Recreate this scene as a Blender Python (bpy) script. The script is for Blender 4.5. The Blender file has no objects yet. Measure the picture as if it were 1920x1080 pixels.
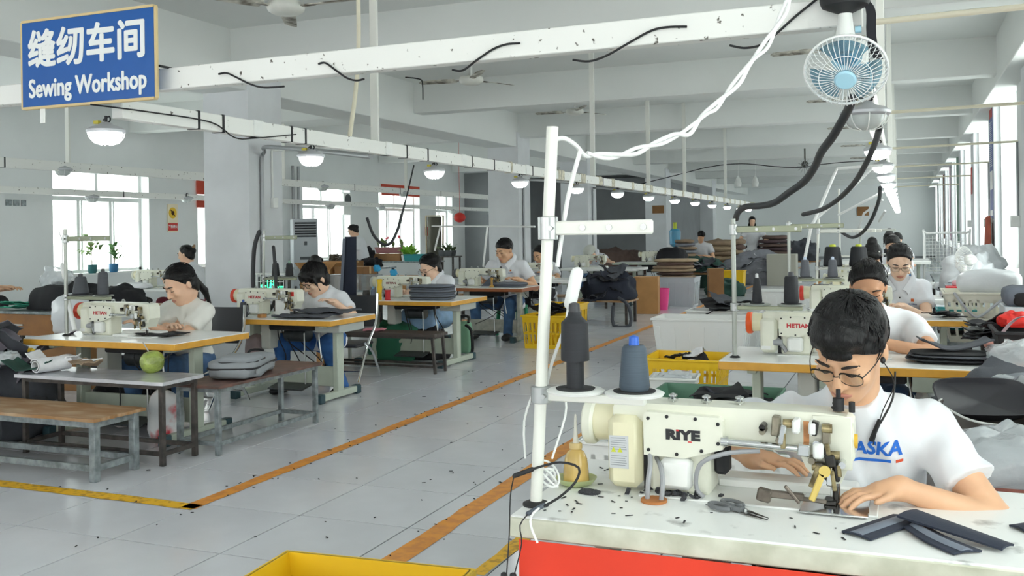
import bpy, math, random
import numpy as np
from mathutils import Vector, Matrix, noise as mnoise
from mathutils.bvhtree import BVHTree
random.seed(7)
SC = bpy.context.scene
COL = SC.collection
PI = math.pi
# ---------------------------------------------------------------- camera
H, F, RHO = 1.40, 1800.0, math.radians(0.8)
VX, VY = 1693.0, 426.0
CY = VY + math.tan(RHO) * (VX - 960)
TH = math.atan((VX - 960) / math.cos(RHO) / F)
cF = Vector((-math.sin(TH), math.cos(TH), 0)); cR = Vector((math.cos(TH), math.sin(TH), 0)); cZ = Vector((0, 0, 1))
cr = cR * math.cos(RHO) - cZ * math.sin(RHO); cu = cZ * math.cos(RHO) + cR * math.sin(RHO)
CAM = Vector((0, 0, H))
cam = bpy.data.objects.new('camera', bpy.data.cameras.new('camera')); COL.objects.link(cam)
cam.matrix_world = Matrix(((cr.x, cu.x, -cF.x, 0), (cr.y, cu.y, -cF.y, 0), (cr.z, cu.z, -cF.z, H), (0, 0, 0, 1)))
cam.data.sensor_width = 36; cam.data.lens = F / 1920 * 36; cam.data.shift_y = (CY - 540) / 1920
cam.data.clip_start = .05; cam.data.clip_end = 300
SC.camera = cam
# ---------------------------------------------------------------- light of the place: overcast daylight
W = bpy.data.worlds.new('overcast_sky'); SC.world = W; W.use_nodes = True
bg = W.node_tree.nodes['Background']; bg.inputs[0].default_value = (1, .99, .965, 1); bg.inputs[1].default_value = 1.9
SC.view_settings.view_transform = 'Standard'; SC.view_settings.look = 'None'; SC.view_settings.gamma = 1
SC.view_settings.use_curve_mapping = False
SC.view_settings.exposure = 1.62
try:
    SC.cycles.max_bounces = 10; SC.cycles.diffuse_bounces = 6; SC.cycles.use_denoising = True
    SC.cycles.sample_clamp_indirect = 6
except Exception: pass
# ---------------------------------------------------------------- measuring helpers
def ray(x, y): return cF * F + (x - 960) * cr - (y - CY) * cu
def atz(x, y, z): d = ray(x, y); return CAM + d * ((z - H) / d.z)
def atY(x, y, Y): d = ray(x, y); return CAM + d * (Y / d.y)
def atX(x, y, X): d = ray(x, y); return CAM + d * (X / d.x)
# ---------------------------------------------------------------- materials
def lin(h):
    if isinstance(h, str):
        h = h.lstrip('#'); c = [int(h[i:i+2], 16) / 255 for i in (0, 2, 4)]
    else: c = h
    return tuple(v / 12.92 if v <= .04045 else ((v + .055) / 1.055) ** 2.4 for v in c) + (1,)
MATS = {}
def mat(key, col='#808080', rough=.5, metal=0, var=0, scale=6, bump=0, bscale=60, col2=None, spec=None, trans=0, alpha=1, emit=0, stretch=None, rnd=0, coat=0, sss=0, lo=.35, hi=.65):
    if key in MATS: return MATS[key]
    m = bpy.data.materials.new(key); m.use_nodes = True; nt = m.node_tree; b = nt.nodes['Principled BSDF']
    I = b.inputs; I['Roughness'].default_value = rough; I['Metallic'].default_value = metal
    I['Base Color'].default_value = lin(col)
    if spec is not None: I['Specular IOR Level'].default_value = spec
    if trans: I['Transmission Weight'].default_value = trans
    if alpha < 1: I['Alpha'].default_value = alpha
    if coat: I['Coat Weight'].default_value = coat; I['Coat Roughness'].default_value = .1
    if sss: I['Subsurface Weight'].default_value = sss; I['Subsurface Radius'].default_value = (.02, .008, .004)
    if emit: I['Emission Color'].default_value = lin(col); I['Emission Strength'].default_value = emit
    L = nt.links
    tc = nt.nodes.new('ShaderNodeTexCoord'); src = tc.outputs['Object']
    if stretch:
        mp = nt.nodes.new('ShaderNodeMapping'); mp.inputs['Scale'].default_value = stretch; L.new(src, mp.inputs[0]); src = mp.outputs[0]
    colout = None
    if var or col2:
        n = nt.nodes.new('ShaderNodeTexNoise'); n.inputs['Scale'].default_value = scale; n.inputs['Detail'].default_value = 5; L.new(src, n.inputs['Vector'])
        r = nt.nodes.new('ShaderNodeValToRGB'); e = r.color_ramp.elements; e[0].position = lo; e[1].position = hi
        a = lin(col)
        e[0].color = a if col2 else tuple(max(0, v * (1 - var)) for v in a[:3]) + (1,)
        e[1].color = lin(col2) if col2 else tuple(min(1, v * (1 + var)) for v in a[:3]) + (1,)
        L.new(n.outputs['Fac'], r.inputs[0]); colout = r.outputs[0]
    if rnd:
        oi = nt.nodes.new('ShaderNodeObjectInfo'); hs = nt.nodes.new('ShaderNodeHueSaturation')
        mr = nt.nodes.new('ShaderNodeMapRange'); mr.inputs['To Min'].default_value = 1 - rnd; mr.inputs['To Max'].default_value = 1 + rnd
        L.new(oi.outputs['Random'], mr.inputs[0]); L.new(mr.outputs[0], hs.inputs['Value'])
        if colout: L.new(colout, hs.inputs['Color'])
        else: hs.inputs['Color'].default_value = lin(col)
        colout = hs.outputs[0]
    if colout: L.new(colout, I['Base Color'])
    if bump:
        n = nt.nodes.new('ShaderNodeTexNoise'); n.inputs['Scale'].default_value = bscale; n.inputs['Detail'].default_value = 4; L.new(src, n.inputs['Vector'])
        bp = nt.nodes.new('ShaderNodeBump'); bp.inputs['Strength'].default_value = bump; bp.inputs['Distance'].default_value = .01
        L.new(n.outputs['Fac'], bp.inputs['Height']); L.new(bp.outputs[0], I['Normal'])
    MATS[key] = m; return m
def glassmat(key, col, alpha, rough=.05):
    m = bpy.data.materials.new(key); m.use_nodes = True; nt = m.node_tree; nt.nodes.clear()
    o = nt.nodes.new('ShaderNodeOutputMaterial'); t = nt.nodes.new('ShaderNodeBsdfTransparent'); t.inputs[0].default_value = lin(col)
    g = nt.nodes.new('ShaderNodeBsdfGlossy'); g.inputs['Roughness'].default_value = rough
    mx = nt.nodes.new('ShaderNodeMixShader'); mx.inputs[0].default_value = alpha
    nt.links.new(t.outputs[0], mx.inputs[1]); nt.links.new(g.outputs[0], mx.inputs[2]); nt.links.new(mx.outputs[0], o.inputs[0])
    MATS[key] = m; return m
# ---------------------------------------------------------------- mesh kit
def V(*a): return Vector(a)
class B:
    def __init__(s): s.v = []; s.f = []
    def add(s, v, f):
        o = len(s.v); s.v += [tuple(p) for p in v]; s.f += [tuple(i + o for i in q) for q in f]; return s
    def bx(s, x0, x1, y0, y1, z0, z1, c=0, M=None):
        if c:
            c = min(c, (x1-x0)/2.01, (y1-y0)/2.01, (z1-z0)/2.01)
            v = []; idx = {}
            for i, x in enumerate((x0, x1)):
                for j, y in enumerate((y0, y1)):
                    for k, z in enumerate((z0, z1)):
                        sx, sy, sz = (1, -1)[i], (1, -1)[j], (1, -1)[k]
                        for a in range(3):
                            p = [x + sx*c, y + sy*c, z + sz*c]; p[a] = (x, y, z)[a]
                            idx[i, j, k, a] = len(v); v.append(Vector(p))
            f = []
            for a in range(3):
                b_, c_ = (a+1) % 3, (a+2) % 3
                for e in (0, 1):
                    q = []
                    for u, w in ((0, 0), (1, 0), (1, 1), (0, 1)):
                        t = [0, 0, 0]; t[a] = e; t[b_] = u; t[c_] = w; q.append(idx[(*t, a)])
                    f.append(q if e else q[::-1])
                for u in (0, 1):
                    for w in (0, 1):
                        # edge along axis a at (b_=u, c_=w)
                        t0 = [0, 0, 0]; t1 = [0, 0, 0]; t0[b_] = t1[b_] = u; t0[c_] = t1[c_] = w; t1[a] = 1
                        q = [idx[(*t0, b_)], idx[(*t1, b_)], idx[(*t1, c_)], idx[(*t0, c_)]]
                        f.append(q if (u ^ w) else q[::-1])
            for i in (0, 1):
                for j in (0, 1):
                    for k in (0, 1):
                        q = [idx[i, j, k, a] for a in range(3)]
                        f.append(q if (i + j + k) % 2 else q[::-1])
        else:
            v = [V(x0,y0,z0),V(x1,y0,z0),V(x1,y1,z0),V(x0,y1,z0),V(x0,y0,z1),V(x1,y0,z1),V(x1,y1,z1),V(x0,y1,z1)]
            f = [(0,3,2,1),(4,5,6,7),(0,1,5,4),(1,2,6,5),(2,3,7,6),(3,0,4,7)]
        if M is not None: v = [M @ p for p in v]
        return s.add(v, f)
    def box(s, c, d, rot=(0, 0, 0), ch=0):
        M = Matrix.Translation(Vector(c)) @ Matrix.Rotation(rot[2], 4, 'Z') @ Matrix.Rotation(rot[1], 4, 'Y') @ Matrix.Rotation(rot[0], 4, 'X')
        return s.bx(-d[0]/2, d[0]/2, -d[1]/2, d[1]/2, -d[2]/2, d[2]/2, ch, M)
    def bar(s, a, b, w, h=None, up=(0, 0, 1), ch=0):
        a, b = Vector(a), Vector(b); h = h or w; z = (b - a); L = z.length; z.normalize()
        x = z.cross(Vector(up))
        if x.length < 1e-4: x = z.cross(Vector((0, 1, 0)))
        x.normalize(); y = z.cross(x)
        M = Matrix.Translation(a) @ Matrix(((x.x,y.x,z.x,0),(x.y,y.y,z.y,0),(x.z,y.z,z.z,0),(0,0,0,1)))
        return s.bx(-w/2, w/2, -h/2, h/2, 0, L, ch, M)
    def cyl(s, a, b, r, r1=None, n=12, cap=True):
        return s.tube([a, b], [r, r if r1 is None else r1], n, cap, sm=0)
    def tube(s, pts, r, n=6, cap=True, sm=3, round_=0):
        P = [Vector(p) for p in pts]; R = list(r) if hasattr(r, '__len__') else [r] * len(P)
        if sm and len(P) > 2:
            Q, S = [], []
            for i in range(len(P) - 1):
                p0, p1, p2, p3 = P[max(i-1, 0)], P[i], P[i+1], P[min(i+2, len(P)-1)]
                for k in range(sm):
                    t = k / sm
                    Q.append(.5 * ((2*p1) + (p2-p0)*t + (2*p0-5*p1+4*p2-p3)*t*t + (3*p1-p0-3*p2+p3)*t**3)); S.append(R[i]*(1-t) + R[i+1]*t)
            Q.append(P[-1]); S.append(R[-1]); P, R = Q, S
        if round_:
            d0 = (P[0]-P[1]).normalized(); d1 = (P[-1]-P[-2]).normalized(); r0, r1 = R[0], R[-1]
            P = [P[0]+d0*r0*.95, P[0]+d0*r0*.6] + P + [P[-1]+d1*r1*.6, P[-1]+d1*r1*.95]; R = [r0*.25, r0*.78] + R + [r1*.78, r1*.25]
        m = len(P); T = []
        for i in range(m): T.append((P[min(i+1, m-1)] - P[max(i-1, 0)]).normalized())
        ref = Vector((0, 0, 1)) if abs(T[0].z) < .9 else Vector((1, 0, 0))
        x = T[0].cross(ref).normalized(); v, f = [], []
        for i in range(m):
            x = (x - T[i] * x.dot(T[i]));
            if x.length < 1e-5: x = T[i].orthogonal()
            x.normalize(); y = T[i].cross(x)
            for k in range(n):
                a = 2*PI*k/n; v.append(P[i] + (x*math.cos(a) + y*math.sin(a)) * R[i])
        for i in range(m-1):
            for k in range(n):
                k2 = (k+1) % n; f.append((i*n+k, i*n+k2, (i+1)*n+k2, (i+1)*n+k))
        if cap: f.append(tuple(range(n-1, -1, -1))); f.append(tuple(range((m-1)*n, m*n)))
        return s.add(v, f)
    def lathe(s, prof, c=(0, 0, 0), n=20, M=None, cap=True):
        v, f = [], []; m = len(prof)
        for r, z in prof:
            for k in range(n): a = 2*PI*k/n; v.append(Vector((r*math.cos(a), r*math.sin(a), z)))
        for i in range(m-1):
            for k in range(n): k2 = (k+1) % n; f.append((i*n+k, i*n+k2, (i+1)*n+k2, (i+1)*n+k))
        if cap: f.append(tuple(range(n-1, -1, -1))); f.append(tuple(range((m-1)*n, m*n)))
        M = (Matrix.Translation(Vector(c)) @ M) if M is not None else Matrix.Translation(Vector(c))
        return s.add([M @ p for p in v], f)
    def ell(s, c, r, n=12, m=8, R=None, fn=None):
        v, f = [], []
        for i in range(m+1):
            t = PI*i/m
            for k in range(n):
                a = 2*PI*k/n; d = Vector((math.sin(t)*math.cos(a), math.sin(t)*math.sin(a), -math.cos(t)))
                q = fn(d) if fn else 1
                p = Vector((d.x*r[0]*q, d.y*r[1]*q, d.z*r[2]*q)); v.append(Vector(c) + (R @ p if R is not None else p))
        for i in range(m):
            for k in range(n):
                k2 = (k+1) % n; f.append((i*n+k, i*n+k2, (i+1)*n+k2, (i+1)*n+k))
        return s.add(v, f)
    def prism(s, poly, d0, d1, axis='y', M=None):
        def m3(u, w, d): return {'y': V(u, d, w), 'x': V(d, u, w), 'z': V(u, w, d)}[axis]
        n = len(poly); v = [m3(u, w, d0) for u, w in poly] + [m3(u, w, d1) for u, w in poly]
        f = [tuple(range(n)), tuple(range(2*n-1, n-1, -1))] + [(i, i+n, (i+1) % n + n, (i+1) % n) for i in range(n)]
        if M is not None: v = [M @ p for p in v]
        return s.add(v, f)
    def sheet(s, fn, nu, nv, th=.004):
        g = [[Vector(fn(i/nu, j/nv)) for j in range(nv+1)] for i in range(nu+1)]
        N = [[None]*(nv+1) for _ in range(nu+1)]
        for i in range(nu+1):
            for j in range(nv+1):
                a = g[min(i+1, nu)][j] - g[max(i-1, 0)][j]; b = g[i][min(j+1, nv)] - g[i][max(j-1, 0)]
                q = a.cross(b); N[i][j] = q.normalized() if q.length > 1e-9 else Vector((0, 0, 1))
        v = [g[i][j] + N[i][j]*th/2 for i in range(nu+1) for j in range(nv+1)] + [g[i][j] - N[i][j]*th/2 for i in range(nu+1) for j in range(nv+1)]
        w = nv+1; K = (nu+1)*w; f = []
        for i in range(nu):
            for j in range(nv):
                a, b, c, d = i*w+j, (i+1)*w+j, (i+1)*w+j+1, i*w+j+1; f.append((a, b, c, d)); f.append((d+K, c+K, b+K, a+K))
        for i in range(nu):
            a, b = i*w, (i+1)*w; f.append((a+K, b+K, b, a)); a, b = i*w+nv, (i+1)*w+nv; f.append((a, b, b+K, a+K))
        for j in range(nv):
            a, b = j, j+1; f.append((a, b, b+K, a+K)); a, b = nu*w+j, nu*w+j+1; f.append((a+K, b+K, b, a))
        return s.add(v, f)
    def tf(s, M): s.v = [tuple(M @ Vector(p)) for p in s.v]; return s
def mesh(name, b, m, smooth=40):
    me = bpy.data.meshes.new(name); me.from_pydata(b.v, [], b.f); me.validate(); me.update()
    if m: me.materials.append(m)
    if smooth:
        me.shade_smooth()
        if smooth < 170: me.set_sharp_from_angle(angle=math.radians(smooth))
    return me
def link(name, data, parent=None, loc=None, rot=None):
    o = bpy.data.objects.new(name, data); COL.objects.link(o)
    if parent: o.parent = parent
    if loc is not None: o.location = loc
    if rot is not None: o.rotation_euler = rot
    return o
def obj(name, b, m, parent=None, smooth=40, loc=None, rot=None, kind=None):
    o = link(name, mesh(name, b, m, smooth), parent, loc, rot)
    if kind: o['kind'] = kind
    return o
def tag(o, label, cat, group=None, kind=None):
    o['label'] = label; o['category'] = cat
    if group: o['group'] = group
    if kind: o['kind'] = kind
    return o
def T(name, label, cat, loc=(0, 0, 0), rz=0, group=None):
    o = bpy.data.objects.new(name, None); COL.objects.link(o); o.location = loc; o.rotation_euler = (0, 0, rz); o.empty_display_size = .05
    return tag(o, label, cat, group)
def one(name, label, cat, b, m, group=None, loc=None, rz=0, smooth=40, kind=None):
    """a thing that is one mesh; its origin is put at its own base"""
    if loc is None:
        A = np.array(b.v); c = Vector(((A[:,0].min()+A[:,0].max())/2, (A[:,1].min()+A[:,1].max())/2, A[:,2].min()))
        b.tf(Matrix.Translation(-c)); loc = c
    return tag(obj(name, b, m, None, smooth, loc, (0, 0, rz)), label, cat, group, kind)
def struct(name, b, m, parent=None, smooth=0):
    o = obj(name, b, m, parent, smooth)
    if not parent: o['kind'] = 'structure'
    return o
def copy_tree(o, parent=None):
    c = o.copy(); COL.objects.link(c)
    if parent: c.parent = parent
    for ch in KIDS.get(o.name, o.children): copy_tree(ch, c)
    return c
KIDS = {}
def dup(o, loc, rz=None, label=None, group=None, scale=None):
    c = copy_tree(o); c.location = loc
    if rz is not None: c.rotation_euler = (0, 0, rz)
    if label: c['label'] = label
    if group: c['group'] = group
    if scale: c.scale = (scale,)*3
    return c
def text_mesh(body, size, extrude=.001, bold=0, align='CENTER', sx=1.0, shear=0):
    cu_ = bpy.data.curves.new('lettering', 'FONT'); cu_.body = body; cu_.size = size; cu_.extrude = extrude; cu_.offset = bold
    cu_.align_x = align; cu_.align_y = 'CENTER'; cu_.shear = shear; cu_.resolution_u = 3
    o = bpy.data.objects.new('tmp', cu_); COL.objects.link(o)
    dg = bpy.context.evaluated_depsgraph_get(); me = bpy.data.meshes.new_from_object(o.evaluated_get(dg))
    bpy.data.objects.remove(o); bpy.data.curves.remove(cu_)
    b = B(); b.v = [(v.co.x*sx, v.co.y, v.co.z) for v in me.vertices]; b.f = [tuple(p.vertices) for p in me.polygons]
    bpy.data.meshes.remove(me); return b
XZ = Matrix.Rotation(PI/2, 4, 'X')     # text plane XY -> upright XZ facing -Y
# ================================================================ SETTING
m_wall = mat('white_paint', '#dfe2e2', .75, var=.03, scale=1.2, bump=.08, bscale=30)
m_ceil = mat('ceiling_paint', '#e0e3e1', .85, var=.025, scale=.7)
m_dark = mat('grey_wall', '#8a8d90', .8, var=.05, scale=2)  # darker grey than the other walls
m_tile = mat('floor_tile_glaze', '#cfd1d6', .14, var=.035, scale=3, rnd=.03, spec=.35)
m_grout = mat('grout', '#3f4246', .9)
m_frame = mat('window_frame', '#dfe3e2', .4)
m_pane = glassmat('window_pane', '#f6fbfa', .06)
m_white = mat('white_enamel', '#e9ebe8', .4, var=.04, scale=9)
m_truss = mat('chipped_white_paint', '#ebece8', .5, col2='#57534a', scale=26, lo=.655, hi=.69)
XL, XR, YF, ZC = -12.2, 1.3, 46.0, 3.65
Y0 = -4.0
fl = struct('floor', B().bx(XL, XR, Y0, YF, -.12, -.004), m_grout)
P_, X0T, Y0T = .61, -2.81, 3.44
tl = mesh('tile', B().bx(0, P_-.009, 0, P_-.009, -.006, 0), m_tile, 0)
far = B(); nt_ = 0
for i in range(-17, 8):
    for j in range(-14, 71):
        x, y = X0T + i*P_, Y0T + j*P_
        if x > XR: continue
        # in view and near enough to pick apart
        if 1.7 < y < 13.4 and -0.62*y - 3.4 < x < .25 and x > -.98*y - .8 and x > -7.2: link('tile', tl, fl, (x, y, 0)); nt_ += 1
        elif x > XL - .4: far.bx(max(x, XL), min(x+P_-.009, XR), y, y+P_-.009, -.006, 0)
obj('tile', far, m_tile, fl, 0, kind='stuff')
# painted floor lines
m_org = mat('orange_floor_paint', '#dd9430', .5, col2='#cb8436', scale=16, lo=.42, hi=.6)
m_yel = mat('yellow_floor_paint', '#e6b31a', .5, col2='#b98a20', scale=22, lo=.5, hi=.62)
def strip(name, pts, w, m, seed):
    rnd = random.Random(seed); b = B(); v = []; n = 0
    a, c = Vector(pts[0]), Vector(pts[1]); d = (c-a); L = d.length; d.normalize(); s = Vector((-d.y, d.x, 0)); k = max(2, int(L/.12))
    for i in range(k+1):
        p = a + d*L*i/k; v += [p + s*(w/2 + rnd.uniform(-.006, .006)), p - s*(w/2 + rnd.uniform(-.006, .006))]
    v = [q + Vector((0, 0, .0025)) for q in v]
    b.add(v, [(2*i, 2*i+1, 2*i+3, 2*i+2) for i in range(k)])
    return struct(name, b, m)
strip('trim_1', [(-3.44, 3.95, 0), (-3.44, 40, 0)], .095, m_org, 1)
strip('trim_2', [(-9.0, 4.02, 0), (-3.4, 3.98, 0)], .095, m_yel, 2)
strip('trim_3', [(-2.04, 2.0, 0), (-2.04, 32, 0)], .11, m_org, 3)
strip('trim_4', [tuple(atz(895, 1078, 0)), tuple(atz(985, 1008, 0))], .07, m_yel, 4)
# dirt specks on the floor
sp = B(); rr = random.Random(11)
for k in range(240):
    if k < 150: x = rr.choice([-3.44, -2.04]) + rr.choice([-1, 1])*rr.uniform(.03, .09) ; y = rr.uniform(3.2, 12)
    else: x = rr.uniform(-4.5, -1.2); y = rr.uniform(2.6, 11)
    a = rr.uniform(0, PI); l = rr.uniform(.006, .022) * (1 if y < 7 else 1.4); w = rr.uniform(.003, .007)
    sp.box((x, y, .0045), (l, w, .003), (0, 0, a))
o = obj('lint_scraps', sp, mat('lint', '#2b2b2e', .9)); tag(o, 'tiny dark lint scraps scattered over the pale tiled floor', 'lint', kind='stuff')
# ceiling and beams
struct('ceiling', B().bx(XL-.3, XR+.3, Y0, YF, ZC, ZC+.2), m_ceil)
for k in range(-2, 9):
    y = 8.5 + 4.2*k
    struct('ceiling_beam', B().bx(XL, XR, y, y+.3, 3.2, ZC+.02, .008), m_ceil)
struct('main_beam', B().bx(-7.33, -6.73, Y0, YF, 3.02, ZC+.02, .008), m_ceil)
struct('main_beam', B().bx(XR-.25, XR+.05, Y0, YF, 3.1, ZC+.02, .008), m_ceil)
# pillars
m_pil = mat('pillar_paint', '#dadde0', .7, var=.05, scale=2.2, bump=.05)
def pillar(y, w=.62, x=-6.7):
    return struct('pillar', B().bx(x-w, x, y, y+w, -.01, 3.3, .006), m_pil)
PILS = [(8.75, .62), (16.8, .62), (21.1, .66), (29.0, .66), (36.8, .66)]
pl_ = [pillar(*p) for p in PILS]
# walls with window openings
def wall_run(name, x0, x1, ya, yb, zs, zt, wins, m):
    b = B(); y = ya
    for a, c in wins:
        b.bx(x0, x1, y, a, -.01, ZC); b.bx(x0, x1, a, c, -.01, zs); b.bx(x0, x1, a, c, zt, ZC); y = c
    b.bx(x0, x1, y, yb, -.01, ZC); return struct(name, b, m)
LW = [(1.2, 3.2), (4.4, 6.5), (7.7, 9.6), (11.1, 13.15), (14.4, 16.5), (17.8, 19.75), (21.1, 23.3), (24.3, 25.35), (27.0, 28.3), (40.5, 42.5), (43.3, 45.3)]  # last two are out of sight, added to light the far wall
wall_run('wall_left', XL-.3, XL, Y0, YF, .84, 2.6, LW, m_wall)
RW = [(17.3 + 4.2*k, 19.4 + 4.2*k) for k in range(-5, 7)]
wall_run('wall_right', XR, XR+.35, Y0, YF, .8, 3.3, RW, m_wall)
struct('wall_back', B().bx(XL, XR, YF, YF+.3, -.01, ZC), mat('far_wall_paint', '#e2e5e5', .8))
# grey store room beyond the pillars
struct('wall_store', B().bx(XL, -7.4, 31.5, 31.7, -.01, 3.2).bx(XL, -10.7, 26.2, 26.35, -.01, 3.2).bx(-7.4, -7.2, 31.5, 40, -.01, 3.2), m_dark)
# windows: frame, mullions, panes
def window(n, x, ya, yb, zs, zt, zm, fr, panes_lo, side):
    w = struct('window_%d' % n, B().bx(x-.03, x+.03, ya, yb, zs, zs+.05).bx(x-.03, x+.03, ya, yb, zt-.05, zt).bx(x-.03, x+.03, ya, ya+.05, zs, zt).bx(x-.03, x+.03, yb-.05, yb, zs, zt), m_frame)
    b = B().bx(x-.028, x+.028, ya, yb, zm-.035, zm+.035); obj('transom', b, m_frame, w, 0)
    for k in range(1, panes_lo):
        y = ya + (yb-ya)*k/panes_lo; obj('mullion', B().bx(x-.02, x+.02, y-.03, y+.03, zs, zm), m_frame, w, 0)
        if side == 0: obj('sash_rail', B().bx(x+.02, x+.04, y+.045, y+.07, zs+.05, zm-.03), m_frame, w, 0)
    ym = ya + (yb-ya)*.52; obj('mullion', B().bx(x-.02, x+.02, ym-.03, ym+.03, zm, zt), m_frame, w, 0)
    for k in range(panes_lo):
        a, c = ya + (yb-ya)*k/panes_lo, ya + (yb-ya)*(k+1)/panes_lo
        obj('pane', B().bx(x-.004, x+.004, a+.03, c-.03, zs+.05, zm-.03), m_pane, w, 0)
    obj('pane', B().bx(x-.004, x+.004, ya+.05, ym-.03, zm+.03, zt-.05), m_pane, w, 0)
    obj('pane', B().bx(x-.004, x+.004, ym+.03, yb-.05, zm+.03, zt-.05), m_pane, w, 0)
    obj('sill', B().bx(XL-.3 if side == 0 else XR, XL+.02 if side == 0 else XR+.3, ya, yb, zs-.03, zs+.004), m_white, w, 0)
    return w
n = 0
for a, c in LW: n += 1; window(n, XL-.22, a, c, .84, 2.6, 2.05, .05, 3 if c-a > 1.5 else 2, 0)
for a, c in RW: n += 1; window(n, XR+.25, a, c, .8, 3.3, 2.3, .05, 3, 1)
# plastered pilasters on the window side stand a little proud of the wall
for k in range(-2, 6):
    y = 15.25 + 4.2*k; struct('pillar', B().bx(XR-.09, XR+.01, y, y+.75, -.01, 3.2, .006), m_pil)
# low skirting on the far wall
struct('baseboard_back', B().bx(XL, XR, YF-.02, YF, 0, .12), m_dark)
# unseen end wall behind the viewer, added to cut front light through its openings
b = B().bx(XL, XR, Y0-.3, Y0, -.01, 1.0).bx(XL, XR, Y0-.3, Y0, 2.7, ZC)
for x0, x1 in ((XL, -10.8), (-7.2, -5.6), (-2.0, -.9)): b.bx(x0, x1, Y0-.3, Y0, 1.0, 2.7)
struct('wall_front', b, m_wall)
# ================================================================ OVERHEAD
m_blk = mat('black_rubber', '#1b1c1f', .6)
m_cable = mat('white_cable', '#eceeed', .45)
m_grease = mat('greasy_blade', '#cfcdc2', .6, col2='#5a5348', scale=7, lo=.4, hi=.62)
m_steel = mat('steel', '#b5b8b8', .35, .9)
m_zinc = mat('zinc_conduit', '#9a9d9f', .4, .6)
m_cream = mat('cream_pvc', '#e2dcc6', .5)
def truss(name, label, a, b, h, ties, group=None, w=.07):
    """box girder of sheet steel with clamp bands; a, b lower centre line"""
    a, b = Vector(a), Vector(b); d = (b-a); L = d.length; d.normalize()
    t = T(name, label, 'lamp rail', a, 0, group)
    obj('rail', B().bar((0, 0, h/2), (b-a) + Vector((0, 0, h/2)), w, h, ch=.004), m_truss, t)
    for k, s in enumerate(ties):
        q = d*s; n_ = Vector((-d.y, d.x, 0))
        obj('tie_band', B().box(q + Vector((0, 0, h/2)), (.018 if abs(d.x) > .5 else w+.006, w+.006 if abs(d.x) > .5 else .018, h+.006)), m_blk, t)
    return t
rr = random.Random(3)
tr0 = truss('lamp_rail', 'white box rail crossing the hall overhead behind the blue sign', (-4.9, 3.55, 2.075), (-.12, 3.55, 2.10), .10, [.35, .98])
tr1 = truss('lamp_rail', 'long white rail with black tie bands above the left sewing row', (-3.55, 3.62, 1.985), (-3.55, 24.5, 1.985), .095, [.55, .75, 1.4, 1.55, 2.9, 3.25, 4.1, 4.6, 5.6, 6.9, 8.1], None)
for i_ in range(5):
    s = .9 + i_*1.4 + rr.uniform(0, .5); obj('junction_box', B().bx(-.045, .045, s, s+.09, .0, .1, .006), m_white, tr1)
for i_ in range(24):
    s = 5 + i_*.7 + rr.uniform(0, .4); obj('wrapped_cable', B().box((0, s, .05), (.085, rr.uniform(.05, .2), .11), ch=.01), mat('wrapped_tape', '#c9c4b2', .7, var=.3, scale=20), tr1)
truss('lamp_rail', 'long white rail with lamps above the right sewing row', (-.15, 3.7, 1.985), (-.15, 34, 1.985), .095, [.3, .9])
truss('lamp_rail', 'grey white rail of unlit lamps nearest the left windows', (-11.2, 8.5, 2.03), (-11.2, 28, 2.03), .09, [3, 4.4, 7])
truss('lamp_rail', 'white rail of unlit lamps behind the tall pillar', (-9.2, 5.5, 2.20), (-9.2, 23.5, 2.20), .11, [2.2, 9.5, 11.2, 13])
# hangers that hold the rails under the slab
m_rod = mat('hanger_paint', '#dfe0da', .5)
def hanger(x, y, z0, w, lab, dx=0):
    one('rail_hanger', lab, 'hanger', B().bx(x-w/2, x+w/2, y-.012, y+.012, z0, 3.66, .002), m_rod, 'white hangers of the lamp rails')
on_ = ['nearest', 'second', 'third', 'fourth', 'fifth']
for k, y in enumerate((6.1, 11.4, 14.2, 16.8, 21.0)): hanger(-3.55, y, 2.07, .06, 'white steel strip hanging from the slab to the left lamp rail, %s to the viewer' % on_[k])
for k, y in enumerate((6.6, 11.2, 15.4, 19.6)): hanger(-.12, y, 2.07, .05, 'cream strip hanging from the slab to the right lamp rail, %s to the viewer' % on_[k])
for k, y in enumerate((8.6, 12.9, 17.0)): hanger(-9.2, y, 2.30, .06, 'white strip hanging to the rail behind the pillar, %s to the viewer' % on_[k])
# lamps
m_lit = mat('lit_glass', '#ffffff', .3, emit=12.0)
m_unlit = mat('unlit_glass', '#c3cac8', .2, spec=.6)
m_lcap = mat('lamp_cap', '#b9bcc0', .4, .3)
def lamp_proto(lit, name):
    t = T(name, '', 'lamp')
    R_ = .081
    obj('lamp_bowl', B().lathe([(R_*.2, -.062), (R_*.5, -.058), (R_*.78, -.043), (R_*.95, -.014), (R_, .0)], n=20), m_lit if lit else m_unlit, t)
    obj('rim', B().lathe([(R_*1.0, -.012), (R_*1.12, -.004), (R_*1.13, .006), (R_*.9, .02), (R_*.45, .03), (R_*.3, .042), (.015, .045)], n=20), m_lcap, t)
    g = B()
    for k in range(8):
        a = PI/4*k + .2; ca, sa = math.cos(a), math.sin(a)
        g.tube([(R_*1.08*ca, R_*1.08*sa, -.003), (R_*.97*ca, R_*.97*sa, -.03), (R_*.7*ca, R_*.7*sa, -.055), (R_*.3*ca, R_*.3*sa, -.066)], .002, 4, sm=1)
    obj('wire_guard', g, m_white, t)
    obj('bracket', B().tube([(0, 0, .04), (.025, 0, .05), (0, .02, .075), (-.02, 0, .055)], .004, 5).cyl((0, 0, .04), (0, 0, .075), .007), m_blk, t)
    obj('connector', B().box((-.04, -.015, .045), (.03, .02, .016)), mat('connector_yellow', '#b9ad35', .5), t)
    KIDS[t.name] = list(t.children); return t
LL = lamp_proto(True, 'hanging_lamp'); LU = lamp_proto(False, 'hanging_lamp')
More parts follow.
